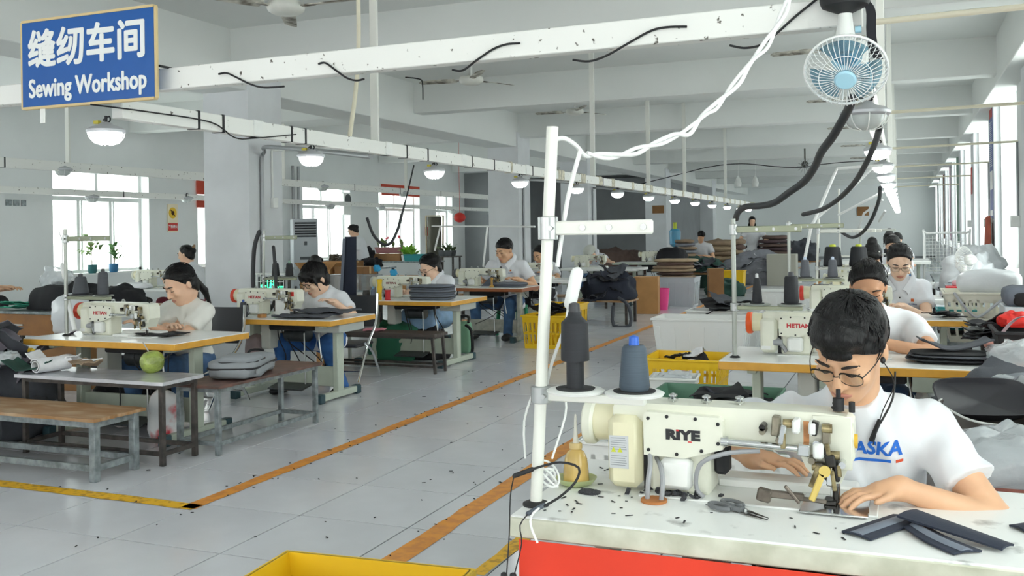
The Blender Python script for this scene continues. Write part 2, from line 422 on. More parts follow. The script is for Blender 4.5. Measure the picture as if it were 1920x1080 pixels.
LAMPS = [(195, 243, 3.55), (572, 290, 5.28), (807, 319, 7.05), (970, 340, 8.95), (1073, 353, 10.75), (1151, 362, 12.5), (1207, 369, 14.2), (1260, 377, 16.0), (1297, 382, 17.7), (1332, 386, 19.4), (1358, 388, 21.2), (1386, 391, 23.0), (1410, 394, 24.3)]
ords = ['first', 'second', 'third', 'fourth', 'fifth', 'sixth', 'seventh', 'eighth', 'ninth', 'tenth', 'eleventh', 'twelfth', 'thirteenth', 'fourteenth', 'fifteenth', 'sixteenth', 'seventeenth', 'eighteenth']
first = True
for i_, (px, py, y) in enumerate(LAMPS):
    p = V(-3.55, y, 1.915 if i_ < 9 else 1.905); lab = 'lit white bowl lamp, %s along the left rail from the blue sign' % ords[i_]
    if first: LL.location = p; LL['label'] = lab; LL['group'] = 'lit lamps of the left rail'; first = False
    else: dup(LL, p, None, lab, 'lit lamps of the left rail')
for i_ in range(16):  # the farthest few are added to brighten the far end
    y = 6.85 + 1.75*i_; dup(LL, (-.15, y, 1.918), None, 'lit white bowl lamp, %s of the lit row over the right tables' % ords[i_], 'lit lamps of the right rail')
LU.location = (-.15, 4.6, 1.915); LU.scale = (1.2,)*3; LU['label'] = 'unlit grey bowl lamp hanging below the desk fan'
for px, py, X, nm in [(118, 318, -9.2, 'unlit lamp before the top left window pane'), (605, 350, -9.2, 'unlit lamp in front of the window with the wall fan'), (757, 362, -9.2, 'unlit lamp in front of the red window banner'), (173, 370, -11.2, 'small unlit lamp before the window with two potted plants'), (619, 386, -11.2, 'small unlit lamp beside the white wall fan'), (714, 389, -11.2, 'small unlit lamp at the lower left of the red banner'), (848, 395, -11.2, 'small unlit lamp above the red paper lantern'), (350, 372, -11.2, 'small unlit lamp beside the yellow safety sign')]:
    dup(LU, atX(px, py, X), None, nm + ', grey bowl')
# ceiling fans
def fan_proto():
    t = T('ceiling_fan', '', 'fan')
    obj('motor', B().lathe([(.03, -.06), (.1, -.055), (.14, -.03), (.15, 0), (.14, .03), (.08, .045), (.03, .05)], n=20), mat('fan_motor', '#d5d6cf', .4, var=.1), t)
    obj('down_rod', B().cyl((0, 0, .04), (0, 0, .26), .014).lathe([(.02, .24), (.06, .28), (.06, .3)], n=12), m_white, t)
    for k in range(3):
        b = B().prism([(.2, -.055), (.3, -.065), (.66, -.05), (.68, 0), (.64, .05), (.3, .07), (.2, .05)], -.004, .004, 'z', Matrix.Rotation(math.radians(11), 4, 'X'))
        b.bx(.12, .26, -.02, .02, -.008, .002); b.tf(Matrix.Rotation(2*PI*k/3, 4, 'Z')); obj('blade', b, m_grease, t)
    KIDS[t.name] = list(t.children); return t
FN = fan_proto()
fans = [(-4.45, 6.3, 3.19, .13, 'nearest ceiling fan with three greasy blades at the top edge'), (-4.8, 10.55, 3.25, .08, 'ceiling fan with rusty blades beneath the white crossing rail'), (-4.9, 14.8, 3.35, .02, 'ceiling fan farther down the hall above the white thread pole')]
for i_, (x, y, z, a, lab) in enumerate(fans):
    if i_ == 0: FN.location = (x, y, z); FN.rotation_euler = (0, 0, .03); FN['label'] = lab; FN['group'] = 'ceiling fans of the left line'
    else: dup(FN, (x, y, z), PI/3 + a, lab, 'ceiling fans of the left line')
for k in range(5): dup(FN, (-.62, 10.55 + 4.2*k, 3.27), PI/3 - .1 + .05*k, 'ceiling fan with dark edged blades, %s beyond the desk fan' % ords[k], 'ceiling fans of the right line')
for (x, y, a) in [(-4.8, 10.55, 0)]:
    o = one('dangling_cable', 'short black cable dangling from a ceiling fan blade', 'cable', B().tube([atY(760, 145, 10.4), atY(785, 148, 10.4), atY(792, 155, 10.4), atY(793, 187, 10.4)], .008, 5), m_blk)
# sign
t = T('hanging_sign', 'blue hanging sign reading Sewing Workshop in Chinese and English', 'sign', (-3.55, 3.44, 2.245))
sw, sh = .815, .42
obj('board', B().bx(-sw/2, sw/2, -.008, .01, -sh/2, sh/2), mat('sign_blue', '#0a56a3', .35, var=.03), t)
fr = B()
for a, b in [((-sw/2, -sh/2), (sw/2, -sh/2)), ((sw/2, -sh/2), (sw/2, sh/2)), ((sw/2, sh/2), (-sw/2, sh/2)), ((-sw/2, sh/2), (-sw/2, -sh/2))]: fr.bar((a[0], 0, a[1]), (b[0], 0, b[1]), .026, .012)
obj('frame', fr, mat('sign_edge_tape', '#d3bd8c', .6), t)
def bold(tx, size, d, sx):
    o_ = B(); a = text_mesh(tx, size, .0008, 0, sx=sx)
    for i_, (dx, dy) in enumerate(((0, 0), (d, 0), (-d, 0), (0, d), (0, -d), (d*.7, d*.7), (-d*.7, d*.7), (d*.7, -d*.7), (-d*.7, -d*.7))): o_.add([(x+dx, y+dy, z + .00012*i_) for x, y, z in a.v], a.f)
    return o_
m_let = mat('sign_lettering', '#e9ecea', .5)
for k, ch in enumerate('缝纫车间'):
    b = bold(ch, .19, .0058, .96); b.tf(Matrix.Translation((-.277 + .184*k, -.0095, .058)) @ XZ); obj('lettering', b, m_let, t, 0)
b = bold('Sewing Workshop', .122, .0034, .80); b.tf(Matrix.Translation((0, -.0095, -.122)) @ XZ); obj('lettering', b, m_let, t, 0)
obj('tie_tape', B().bx(-.30, -.27, -.004, 0, -.285, -.2), m_white, t)
obj('hook', B().cyl((sw/2+.005, .02, -.06), (sw/2+.005, .1, -.06), .006, n=8).cyl((-sw/2+.05, .02, -.06), (-sw/2+.05, .1, -.06), .006, n=8), m_blk, t)
# black wires wound round the crossing rail
def wire(name, label, pts, r, m, n=6, cat='cable', group=None, sm=5): return one(name, label, cat, B().tube(pts, r, n, sm=sm), m, group)
for i_, pp in enumerate([[(410, 139), (425, 137), (445, 146), (470, 158), (495, 164), (533, 162)], [(597, 120), (610, 118), (630, 132), (650, 146), (668, 151), (683, 148)], [(848, 131), (868, 132), (895, 112), (925, 92), (950, 83), (975, 81)], [(1074, 112), (1105, 115), (1140, 103), (1180, 80), (1220, 58), (1250, 51), (1288, 50)], [(1368, 85), (1395, 90), (1425, 85), (1450, 68), (1490, 32), (1532, -2)]]):
    wire('wound_wire', 'black wire wound over the white crossing rail, %s from the blue sign' % ords[i_], [atY(x, y, 3.505) for x, y in pp], .0045, m_blk, 6, 'wire', 'black wires on the crossing rail')
wire('rail_wire', 'thin black wire slack along the left lamp rail', [atX(170, 196, -3.5), atX(280, 210, -3.5), atX(395, 229, -3.5), atX(440, 258, -3.5), atX(480, 259, -3.5), atX(555, 252, -3.5)], .004, m_blk)
# conduit pipes
def pipe(label, pts, r, m, group=None, sm=6): return one('conduit', label, 'pipe', B().tube(pts, r, 10, sm=sm), m, group)
pc = V(-6.69, 9.0, 0)
pipe('bent grey steel conduit running down the big pillar', [V(-6.675, 8.95, .85), V(-6.675, 8.95, 1.9), V(-6.675, 8.95, 2.25), V(-6.6, 8.9, 2.34), V(-6.3, 8.6, 2.36), V(-3.7, 6.3, 1.99)], .022, m_zinc)
pipe('bent grey conduit running down the second pillar', [V(-6.675, 17.0, .6), V(-6.675, 17, 2.1), V(-6.675, 17, 2.3), V(-6.5, 16.8, 2.38), V(-3.7, 11, 2.0)], .02, m_zinc)
pipe('bent grey conduit running down the third pillar', [V(-6.675, 21.4, .6), V(-6.675, 21.4, 2.1), V(-6.675, 21.4, 2.35), V(-6.5, 21.2, 2.4), V(-3.7, 16, 2.0)], .02, m_zinc)
o = one('junction_box', 'white switch box with a feed pipe on the big pillar', 'switch box', B().bx(-6.73, -6.66, 9.14, 9.23, 1.72, 1.84, .006).cyl((-6.69, 9.16, 1.84), (-6.69, 9.16, 2.38), .012).cyl((-6.69, 9.16, 2.38), (-6.69, 9.36, 2.40), .012), m_white)
for i_, (y, z) in enumerate([(4.7, 2.36), (8.8, 2.4), (12.95, 2.41), (17.1, 2.42), (21.3, 2.42), (25.5, 2.42)]):
    pipe('cream pipe from the right rail to the window side, %s from the desk fan' % ords[i_], [V(-.12, y, z-.02), V(1.29, y, z), ], .014, m_cream, 'cream pipes to the window side', 0)
for i_, y in enumerate([12.95, 17.1, 21.3]):
    pipe('grey pipe dropping down the right pier, %s towards the far wall' % ords[i_], [V(1.28, y, 2.41), V(1.28, y, 1.5)], .014, m_zinc, 'drop pipes on the piers', 0)
    one('socket_box', 'grey socket box under a drop pipe, %s towards the far wall' % ords[i_], 'socket', B().bx(1.2, 1.302, y-.05, y+.05, 1.38, 1.52, .008), m_white, 'socket boxes on the piers')
pipe('cream conduit hanging from the slab with a small clamp', [V(-3.62, 6.0, 3.66), V(-3.62, 6.0, 2.7), V(-3.58, 5.8, 2.08)], .016, m_cream)
# desk fan fixed upside down at the rail end
t = T('desk_fan', 'white desk fan with blue hub fixed upside down under the rail end', 'fan', atY(1586, 132, 3.42))
Rf = Matrix.Rotation(math.radians(40), 4, 'X')   # cage axis: local -Y towards the viewer, tipped down
g = B(); R0 = .133
for k in range(44):
    a = 2*PI*k/44; ca, sa = math.cos(a), math.sin(a)
    g.tube([(.036*ca, -.055, .036*sa), (.08*ca, -.054, .08*sa), (.118*ca, -.036, .118*sa), (R0*ca, 0, R0*sa), (.12*ca, .035, .12*sa), (.07*ca, .05, .07*sa)], .0013, 4, sm=1)
for r_, y_ in ((.085, -.053),): g.tube([(r_*math.cos(2*PI*k/32), y_, r_*math.sin(2*PI*k/32)) for k in range(33)], .0014, 4, sm=0)
g.tube([(R0*math.cos(2*PI*k/32), 0, R0*math.sin(2*PI*k/32)) for k in range(33)], .005, 6, sm=0)
g.tf(Rf); obj('cage', g, m_cable, t, 60)
obj('hub_badge', B().lathe([(.001, -.004), (.03, -.002), (.036, .004), (.03, .01)], M=Matrix.Rotation(PI/2, 4, 'X')).tf(Rf @ Matrix.Translation((0, -.058, 0))), mat('fan_blue', '#a8d4e6', .4), t)
for k in range(3):
    b = B().sheet(lambda u, v: ((.02 + .095*u)*math.cos((v-.5)*1.5), .012*(v-.5)*2, (.02 + .095*u)*math.sin((v-.5)*1.5)), 6, 6, .003)
    b.tf(Rf @ Matrix.Rotation(2*PI*k/3 + .5, 4, 'Y')); obj('blade', b, glassmat('fan_blade', '#b9dceb', .25, .15) if 'fan_blade' not in MATS else MATS['fan_blade'], t)
obj('motor_housing', B().lathe([(.03, 0), (.05, .02), (.052, .07), (.03, .1)], M=Matrix.Rotation(-PI/2, 4, 'X')).tf(Rf @ Matrix.Translation((0, .045, 0))), mat('fan_blue', '#a8d4e6', .4), t)
obj('neck', B().lathe([(.03, .06), (.034, .1), (.026, .15), (.022, .19)], n=14).tube([(0, .09, .03), (0, .06, .09), (0, .03, .16)], .02, 8), m_white, t)
obj('knob', B().cyl((.03, .03, .14), (.05, .03, .14), .012, n=10), MATS['fan_blue'], t)
obj('base', B().lathe([(.02, .19), (.075, .215), (.082, .235), (.08, .29), (.06, .31)], n=22), m_blk, t)
b = B()
for k in range(4): b.tube([(.075*math.cos(a), .02+.075*math.sin(a), .23 + .022*k) for a in [2*PI*j/16 + k for j in range(17)]], .006, 6, sm=1)
obj('strap', b, m_blk, t)
b = B().sheet(lambda u, v: (.055 + .05*u + .028*(v-.5) + .01*math.sin(6*u), .02 + .03*(v-.5), .24 - .19*u + .02*math.sin(4*u)), 10, 3, .003)
one('rag', 'black cloth strip hanging beside the upside down desk fan', 'rag', b.tf(Matrix.Translation(t.location)), mat('black_cloth', '#202127', .9))
# twisted white power cable
cab = [(1480, -6), (1467, 30), (1437, 82), (1408, 118), (1380, 158), (1345, 196), (1320, 216), (1290, 248), (1262, 256), (1230, 270), (1195, 283), (1160, 292), (1125, 292), (1100, 288), (1075, 272), (1058, 264), (1040, 261)]
def cpt(k, off, ph):
    x, y = cab[k]; t_ = k/(len(cab)-1); Yd = 3.0*(1-t_) + 2.33*t_
    return atY(x + off*math.sin(k*1.9+ph)*6, y + off*math.cos(k*1.9+ph)*6, Yd)
wire('power_cable', 'pair of twisted white cables swagged from the thread pole to the ceiling', [cpt(k, .8, 0) for k in range(len(cab))], .0062, m_cable, 8, 'cable', None, 5)
wire('power_cable', 'second strand of the twisted white cables, the looser one', [cpt(k, 1 if k < 13 else .3, PI) for k in range(14)], .0055, m_cable, 8, 'cable', None, 5)
# corrugated black hoses dropping to the thread stands
def hose(lab, pts, r): return one('cable_hose', lab, 'hose', B().tube(pts, r, 10, sm=6, round_=1), mat('hose_black', '#2a2c30', .55), 'black hoses dropping to the thread stands')
def interp(pp, ya, yb): n_ = len(pp)-1; return [atY(x, y, ya + (yb-ya)*i/n_) for i, (x, y) in enumerate(pp)]
hose('thick black hose curving from the desk fan to the first right stand', interp([(1600, 182), (1588, 210), (1562, 255), (1540, 285), (1528, 312), (1508, 340), (1478, 362), (1452, 380), (1425, 386), (1398, 388), (1384, 398), (1380, 410)], 3.7, 5.62), .017)
hose('black hose curving from the unlit lamp to the second right stand', interp([(1649, 240), (1640, 270), (1622, 310), (1600, 345), (1570, 375), (1540, 393), (1506, 402)], 4.9, 7.6), .016)
hose('thin black hose looping down from the right lamp row', interp([(1650, 352), (1648, 375), (1635, 410), (1618, 435), (1600, 445), (1585, 440), (1572, 430)], 9, 11.5), .017)
for i_, pp in enumerate([[(1655, 310), (1570, 316), (1563, 330), (1520, 430), (1500, 530)], [(1655, 295), (1600, 350), (1530, 410), (1515, 430)], [(1655, 360), (1572, 403)], [(1655, 375), (1620, 400), (1605, 440)], [(1660, 395), (1648, 415)]]):
    one('drop_tube', 'thin white plastic tube slanting from the right lamp rail, %s nearest' % ords[i_], 'tube', B().tube(interp(pp, 8.5 + i_, 8.2 + i_*1.3), .013, 8, sm=0), m_cable, 'white tubes slanting from the right rail')
for (px, py, lab) in [(1509, 312, 'small guarded ceiling fan fixed under a far beam')]:
    q = atY(px, py, 25); t = T('orbit_fan', lab, 'fan', q)
    g = B()
    for k in range(12): a = 2*PI*k/12; g.tube([(.03*math.cos(a), -.1, .03*math.sin(a)), (.17*math.cos(a), -.05, .17*math.sin(a)), (.19*math.cos(a), 0, .19*math.sin(a))], .006, 4)
    obj('cage', g, m_zinc, t); obj('motor', B().ell((0, .05, .05), (.09, .09, .09)).cyl((0, .05, .1), (0, .05, .45), .02), mat('fan_dark', '#4a4a42', .6), t)
wire('ceiling_wire', 'dark wire sagging across the far ceiling to the small guarded fan', interp([(1180, 350), (1262, 330), (1330, 313), (1390, 307), (1450, 312), (1500, 314), (1560, 306), (1650, 300)], 25, 25), .012, m_blk)
for px in (1384, 1416): one('ceiling_bulb', 'dim bare bulb hanging far back, %s of two' % ('left' if px == 1384 else 'right'), 'bulb', B().tf(Matrix()).lathe([(.02, .3), (.06, .22), (.1, .1), (.08, 0)], c=atY(px, 350, 27)).cyl(atY(px, 345, 27), atY(px, 300, 27), .008), m_white)
# ================================================================ TABLES, MACHINES, BENCHES, CHAIRS
m_lam = mat('white_laminate', '#e8eae8', .22, var=.03, scale=5)
m_lamw = mat('worn_white_laminate', '#9d9f9c', .3, col2='#eff1ef', scale=9, lo=.30, hi=.40)
m_band = mat('ochre_edge_band', '#d9a13c', .35, var=.06, scale=14)
m_leg = mat('sage_leg_paint', '#b9c2b4', .4, var=.05, scale=8)
m_gm = mat('gunmetal', '#4b4f52', .4, .5, var=.2, scale=12)
m_rubber = mat('teal_rubber', '#2d4a52', .6)
m_dust = mat('dusty_black', '#2c2d30', .85)
def sewing_table(name, label, x0, x1, y0, y1, h=.70, band=None, top=None, drawer=False, wheel=False, th=.048, group=None, leg=None):
    cx, cy = (x0+x1)/2, (y0+y1)/2; w, d = x1-x0, y1-y0; leg = leg or m_leg
    t = T(name, label, 'table', (cx, cy, 0), 0, group)
    obj('tabletop', B().bx(-w/2+.003, w/2-.003, -d/2+.003, d/2-.003, h-.012, h, .003), top or m_lam, t)
    obj('edge_band', B().bx(-w/2, w/2, -d/2, d/2, h-th, h-.004, .004), band or m_band, t)
    for s in (-1, 1):
        x = s*(w/2-.16)
        l = obj('leg', B().bx(x-.025, x+.025, -.05, .05, .06, h-th, .006), leg, t)
        obj('foot', B().bx(x-.028, x+.028, -d/2+.06, d/2-.04, .015, .07, .006), leg, t)
        for q in (-d/2+.06, d/2-.09): obj('rubber_cap', B().bx(x-.032, x+.032, q-.02, q+.05, 0, .075, .006), m_rubber, t)
        obj('top_bracket', B().bx(x-.025, x+.025, -d/2+.1, d/2-.1, h-th-.03, h-th, .004), leg, t)
    obj('cross_panel', B().bx(-w/2+.16, w/2-.16, -.012, .012, .10, .27, .004), leg, t)
    p = obj('pedal', B().box((0, -.08, .10), (.36, .2, .014), (.18, 0, 0), .004), m_gm, t)
    obj('pedal_rod', B().cyl((.12, -.04, .11), (.1, -.02, h-th-.1), .006, n=8), m_steel, t)
    obj('motor', B().cyl((-.12, .05, h-th-.12), (.1, .05, h-th-.12), .065, n=16).bx(-.04, .04, .02, .08, h-th-.08, h-th), m_gm, t)
    obj('oil_pan', B().bx(-.2, .25, -.12, .14, h-th-.07, h-th-.002, .01), m_dust, t)
    obj('knee_lifter', B().tube([(.26, -.02, h-th-.03), (.27, -.05, h-th-.14), (.30, -.06, h-th-.3)], .006, 6), m_steel, t)
    obj('control_box', B().bx(-.3, -.2, -.1, .06, h-th-.24, h-th-.01, .012), mat('box_grey', '#c5c8c2', .4), t)
    b = B(); rr_ = random.Random(int(cx*91+cy*37))
    for k in range(4):
        a = V(rr_.uniform(-.3, .3), rr_.uniform(-.1, .1), h-th); e = V(rr_.uniform(-.35, .35), rr_.uniform(-.1, .1), rr_.uniform(.12, .3))
        b.tube([a, a + V(0, 0, -.15) + V(rr_.uniform(-.05, .05), 0, 0), (a+e)/2 + V(.05, 0, -.1), e], .005, 5)
    obj('cables', b, m_dust, t)
    if drawer: dr = obj('drawer', B().bx(w/2-.26, w/2-.02, -.2, .2, h-th-.07, h-th-.003, .004), mat('drawer_grey', '#aab0ad', .45), t)
    if wheel: obj('caster', B().cyl((w/2-.19, -d/2+.1, .03), (w/2-.13, -d/2+.1, .03), .03), m_blk, t)
    return t
# --- the overlock-arm sewing machine (local: x towards the needle, brand plate on -y, z = 0 on the table)
m_ivory = mat('ivory_enamel', '#e4e5d6', .3, var=.03, scale=10)
m_ivory2 = mat('cream_enamel', '#e8e3c2', .32, var=.03, scale=10)
m_brass = mat('oily_brass', '#b0a27a', .35, .7, col2='#5b4f36', scale=40)
m_dk = mat('oily_steel', '#3b3a38', .35, .7, var=.3, scale=30)
m_worn = mat('worn_steel', '#8a8474', .4, .6, var=.3, scale=30)
m_chr = mat('chrome', '#d6d8d8', .15, 1)
def lintb():
    b = B(); r = random.Random(8)
    for k in range(26): b.box((-.02 + r.gauss(0, .05), -.075 + r.gauss(0, .015), .004 + r.random()*.01), (r.uniform(.006, .025), r.uniform(.004, .012), r.uniform(.003, .01)), (r.random(), r.random(), 3*r.random()))
    return b
def machine(name, label, loc, brand, bcol, rim=None, full=False, sticker=False):
    t = T(name, label, 'sewing machine', loc, 0)
    m = m_ivory
    obj('bed', B().bx(-.12, .47, -.095, .10, 0, .006, .002), m_lam, t)
    obj('bed_rail', B().bx(.06, .42, .06, .14, .002, .03, .006), m_white, t)
    obj('column', B().bx(-.10, .062, -.05, .07, .004, .20, .01), m, t)
    prof = [(-.20, .225), (-.19, .238), (.33, .238), (.40, .232), (.415, .215), (.418, .13), (.40, .10), (.385, .065), (.335, .06), (.30, .10), (.285, .135), (.10, .140), (-.20, .145)]
    b = B().prism(prof, -.045, .06, 'y'); obj('arm', b, m, t, 30)
    obj('face_plate', B().bx(.318, .412, -.05, -.044, .10, .232, .002), m, t)
    bp = obj('brand_plate', B().prism([(-.108, .108), (.0, .105), (.045, .118), (.10, .135), (.10, .208), (.09, .216), (-.10, .222), (-.108, .215)], -.078, -.04, 'y'), m, t, 30)
    sc = B()
    for (x, z) in [(-.095, .205), (-.045, .212), (.03, .21), (.088, .2), (.088, .15), (-.095, .122), (-.02, .115), (.045, .128)]:
        if full: obj('screw', B().cyl((x, -.081, z), (x, -.077, z), .0048, n=8), m_blk, t)
        else: sc.cyl((x, -.081, z), (x, -.077, z), .0048, n=8)
    if not full: obj('screw', sc, m_blk, t, kind='stuff')
    bt = text_mesh(brand, .034 if brand == 'RIYE' else .032, .0006, .0022 if brand == 'RIYE' else .0012, sx=1.35 if brand == 'RIYE' else 1.12); bt.tf(Matrix.Translation((-.004, -.0788, .165)) @ XZ); obj('brand_lettering', bt, mat('lettering_'+bcol, bcol, .4), bp, 0)
    if brand == 'RIYE':
        [obj('red_mark', q_, mat('red_ink', '#d02a2c', .4), bp, 0) for q_ in (B().bx(-.021, -.013, -.0797, -.079, .176, .180), B().bx(.010, .020, -.0797, -.079, .148, .151))]
    obj('oil_box', B().bx(-.065, .02, -.085, -.04, .022, .104, .012), m_white, t)
    # back: wheel, wheel cover and belt cover
    w = obj('hand_wheel', B().lathe([(.02, -.012), (.056, -.012), (.062, -.004), (.062, .016), (.054, .022), (.02, .022)], M=Matrix.Rotation(-PI/2, 4, 'Y'), n=28).tf(Matrix.Translation((-.272, .01, .17))), mat('wheel_'+str(rim), rim, .35) if rim else m_ivory, t, 30)
    obj('wheel_hub', B().lathe([(.05, -.03), (.054, .02), (.05, .03)], M=Matrix.Rotation(-PI/2, 4, 'Y'), n=24).tf(Matrix.Translation((-.235, .01, .175))), m_ivory2, t)
    obj('belt_cover', B().bx(-.212, -.118, -.072, .05, .012, .205, .018), m_ivory2 if brand == 'RIYE' else m, t)
    obj('cable_gap', B().bx(-.118, -.062, -.04, .02, .006, .12), m_dust, t)
    # linkage of the walking foot
    obj('shaft', B().cyl((.10, -.07, .156), (.30, -.07, .150), .0085, n=12).cyl((.095, -.07, .156), (.112, -.07, .156), .014, n=12), m_chr, t)
    rr_ = random.Random(5); cy_ = [0]
    def nb(nm, b): cy_[0] += 1; obj(nm, b, (m_dk, m_worn, m_chr)[cy_[0] % 3], t, 30)
    for (x, z, w_, h_) in [(.232, .205, .02, .05), (.248, .185, .016, .05), (.325, .205, .018, .035), (.352, .19, .02, .05), (.30, .150, .03, .03), (.362, .128, .024, .03), (.338, .10, .02, .04), (.36, .09, .016, .05), (.375, .105, .012, .06)]:
        nb('link_block', B().box((x, -.062 - rr_.uniform(0, .015), z), (w_, .03, h_), (0, rr_.uniform(-.2, .2), 0), .003))
    for (x, z) in [(.24, .17), (.33, .168), (.352, .15), (.318, .125), (.39, .12), (.20, .2), (.20, .19), (.345, .075)]: nb('link_pin', B().cyl((x, -.088, z), (x, -.045, z), .0085, n=10))
    for (x0, z0, x1, z1, w_) in [(.252, .19, .25, .15, .012), (.355, .17, .36, .12, .012), (.335, .115, .315, .06, .012), (.366, .105, .372, .055, .01), (.382, .12, .384, .09, .01)]: obj('brass_link', B().bar((x0, -.085, z0), (x1, -.083, z1), w_, .008, up=(0, 1, 0), ch=.002), m_brass, t, 30)
    for (x, z) in [(.262, .212), (.355, .205), (.372, .14), (.33, .11)]: obj('brass_roller', B().cyl((x-.012, -.072, z), (x+.012, -.072, z), .011, n=12), m_brass, t, 30)
    obj('clamp_block', B().bx(.272, .292, -.09, -.04, .19, .225, .005), m_white, t); obj('clamp_block', B().bx(.312, .332, -.09, -.04, .188, .222, .005), m_white, t)
    obj('clamp_block', B().bx(.322, .347, -.095, -.04, .132, .17, .005), m_white, t)
    nbar = B().cyl((.362, -.02, .10), (.362, -.02, .02), .0045, n=8).cyl((.362, -.02, .04), (.362, -.02, .004), .0015, n=6).cyl((.376, -.02, .11), (.376, -.02, .03), .005, n=8)
    obj('needle_bar', nbar, m_chr, t)
    obj('presser_foot', B().box((.358, -.025, .014), (.03, .05, .012), ch=.003).box((.372, -.02, .03), (.014, .02, .04), ch=.003), m_dk, t)
    for k, (x, y) in enumerate([(-.045, .0), (.045, .0), (.13, .01), (.375, .0)]):
        q = B().cyl((x, y, .236), (x, y, .262), .003, n=6).lathe([(.003, .24), (.014, .243), (.015, .247), (.004, .25), (.012, .254), (.012, .258), (.002, .262)], c=(x, y, 0), n=12)
        obj('tension_post', q, m_chr if k < 3 else m_blk, t)
    if full:
        obj('guide_arm', B().bar((.21, -.10, .04), (.30, -.09, .035), .014, .018, ch=.003).bar((.255, -.1, .062), (.29, -.1, .022), .01, .008, ch=.002).bar((.27, -.095, .034), (.35, -.06, .02), .01, .01, ch=.002).box((.205, -.10, .035), (.035, .03, .03), (0, .2, 0), .004), mat('guide_steel', '#6a625a', .4, .7, var=.3, scale=25), t, 30)
        obj('lift_lever', B().bar((.345, -.10, .10), (.318, -.10, .03), .016, .006, up=(0, 1, 0), ch=.003).cyl((.35, -.103, .105), (.35, -.095, .105), .014, n=14), mat('lever_yellow', '#d9bf6a', .4), t)
        obj('needle_plate', B().bx(.29, .45, -.12, .05, .004, .009, .002), m_chr, t)
        obj('tension_tower', B().cyl((.378, .0, .238), (.378, 0, .27), .014, n=12).cyl((.378, 0, .27), (.378, 0, .292), .006, n=8).cyl((.41, .0, .236), (.41, 0, .262), .008, n=10), m_blk, t)
        obj('rust_stain', B().bx(.296, .310, -.0455, -.0445, .155, .215), mat('rust_paint', '#c98d5d', .7, var=.3, scale=40), t)
        obj('side_dial', B().cyl((.416, -.03, .17), (.424, -.03, .17), .018, n=16), mat('dial_yellow', '#e0b53e', .4), t)
        hs = B()
        hs.tube([(-.10, -.05, .12), (-.085, -.10, .09), (-.085, -.125, .05), (-.088, -.128, -.01)], .0065, 8); hs.tube([(-.09, -.03, .1), (-.06, -.09, .08), (-.048, -.12, .05), (-.052, -.128, -.01)], .0065, 8)
        obj('grey_hose', hs, mat('hose_grey', '#9a9ca0', .4), t)
        obj('air_pipe', B().tube([(.19, -.06, .135), (.12, -.08, .13), (.06, -.09, .11), (.035, -.085, .08), (.03, -.075, .03), (.05, -.08, .01)], .006, 8), MATS['hose_grey'], t)
        obj('lint', lintb(), mat('grey_lint', '#4a4b50', 1, bump=1, bscale=300), t, 0, kind='stuff')
        obj('cable_hole', B().lathe([(.03, .0065), (.034, .007), (.034, .0005)], c=(-.07, -.128, 0), n=20), mat('raw_wood', '#b0713e', .8), t)
        obj('black_pouch', B().bx(.06, .10, .0, .06, .05, .14, .01), m_dust, t)
    if sticker:
        st = obj('data_label', B().bx(-.204, -.151, -.0735, -.0725, .065, .152), mat('label_silver', '#c9cccf', .35), t, 0)
        lines = B()
        for k in range(13):
            if 5 < k < 8: continue
            lines.bx(-.200, -.160 + (k % 3)*.002, -.0742, -.0736, .145-.006*k, .1465-.006*k)
        obj('fine_print', lines, mat('print_grey', '#8d9296', .6), st, 0)
        obj('warning_mark', B().prism([(-.199, .108), (-.185, .108), (-.192, .122)], -.0744, -.0737).prism([(-.181, .108), (-.167, .108), (-.174, .122)], -.0744, -.0737), mat('warn_yellow', '#c9cf2e', .5), st, 0)
    elif brand != 'RIYE':
        obj('data_label', B().bx(-.205, -.155, -.0735, -.0725, .03, .05), m_white, t, 0)
        obj('vent_parts', B().bx(-.15, -.125, -.06, -.05, .04, .12).cyl((-.12, -.05, .09), (-.07, -.06, .02), .012).cyl((-.14, -.06, .07), (-.09, -.06, .07), .018), MATS.get('hose_grey') or mat('hose_grey', '#9a9ca0', .4), t)
    return t
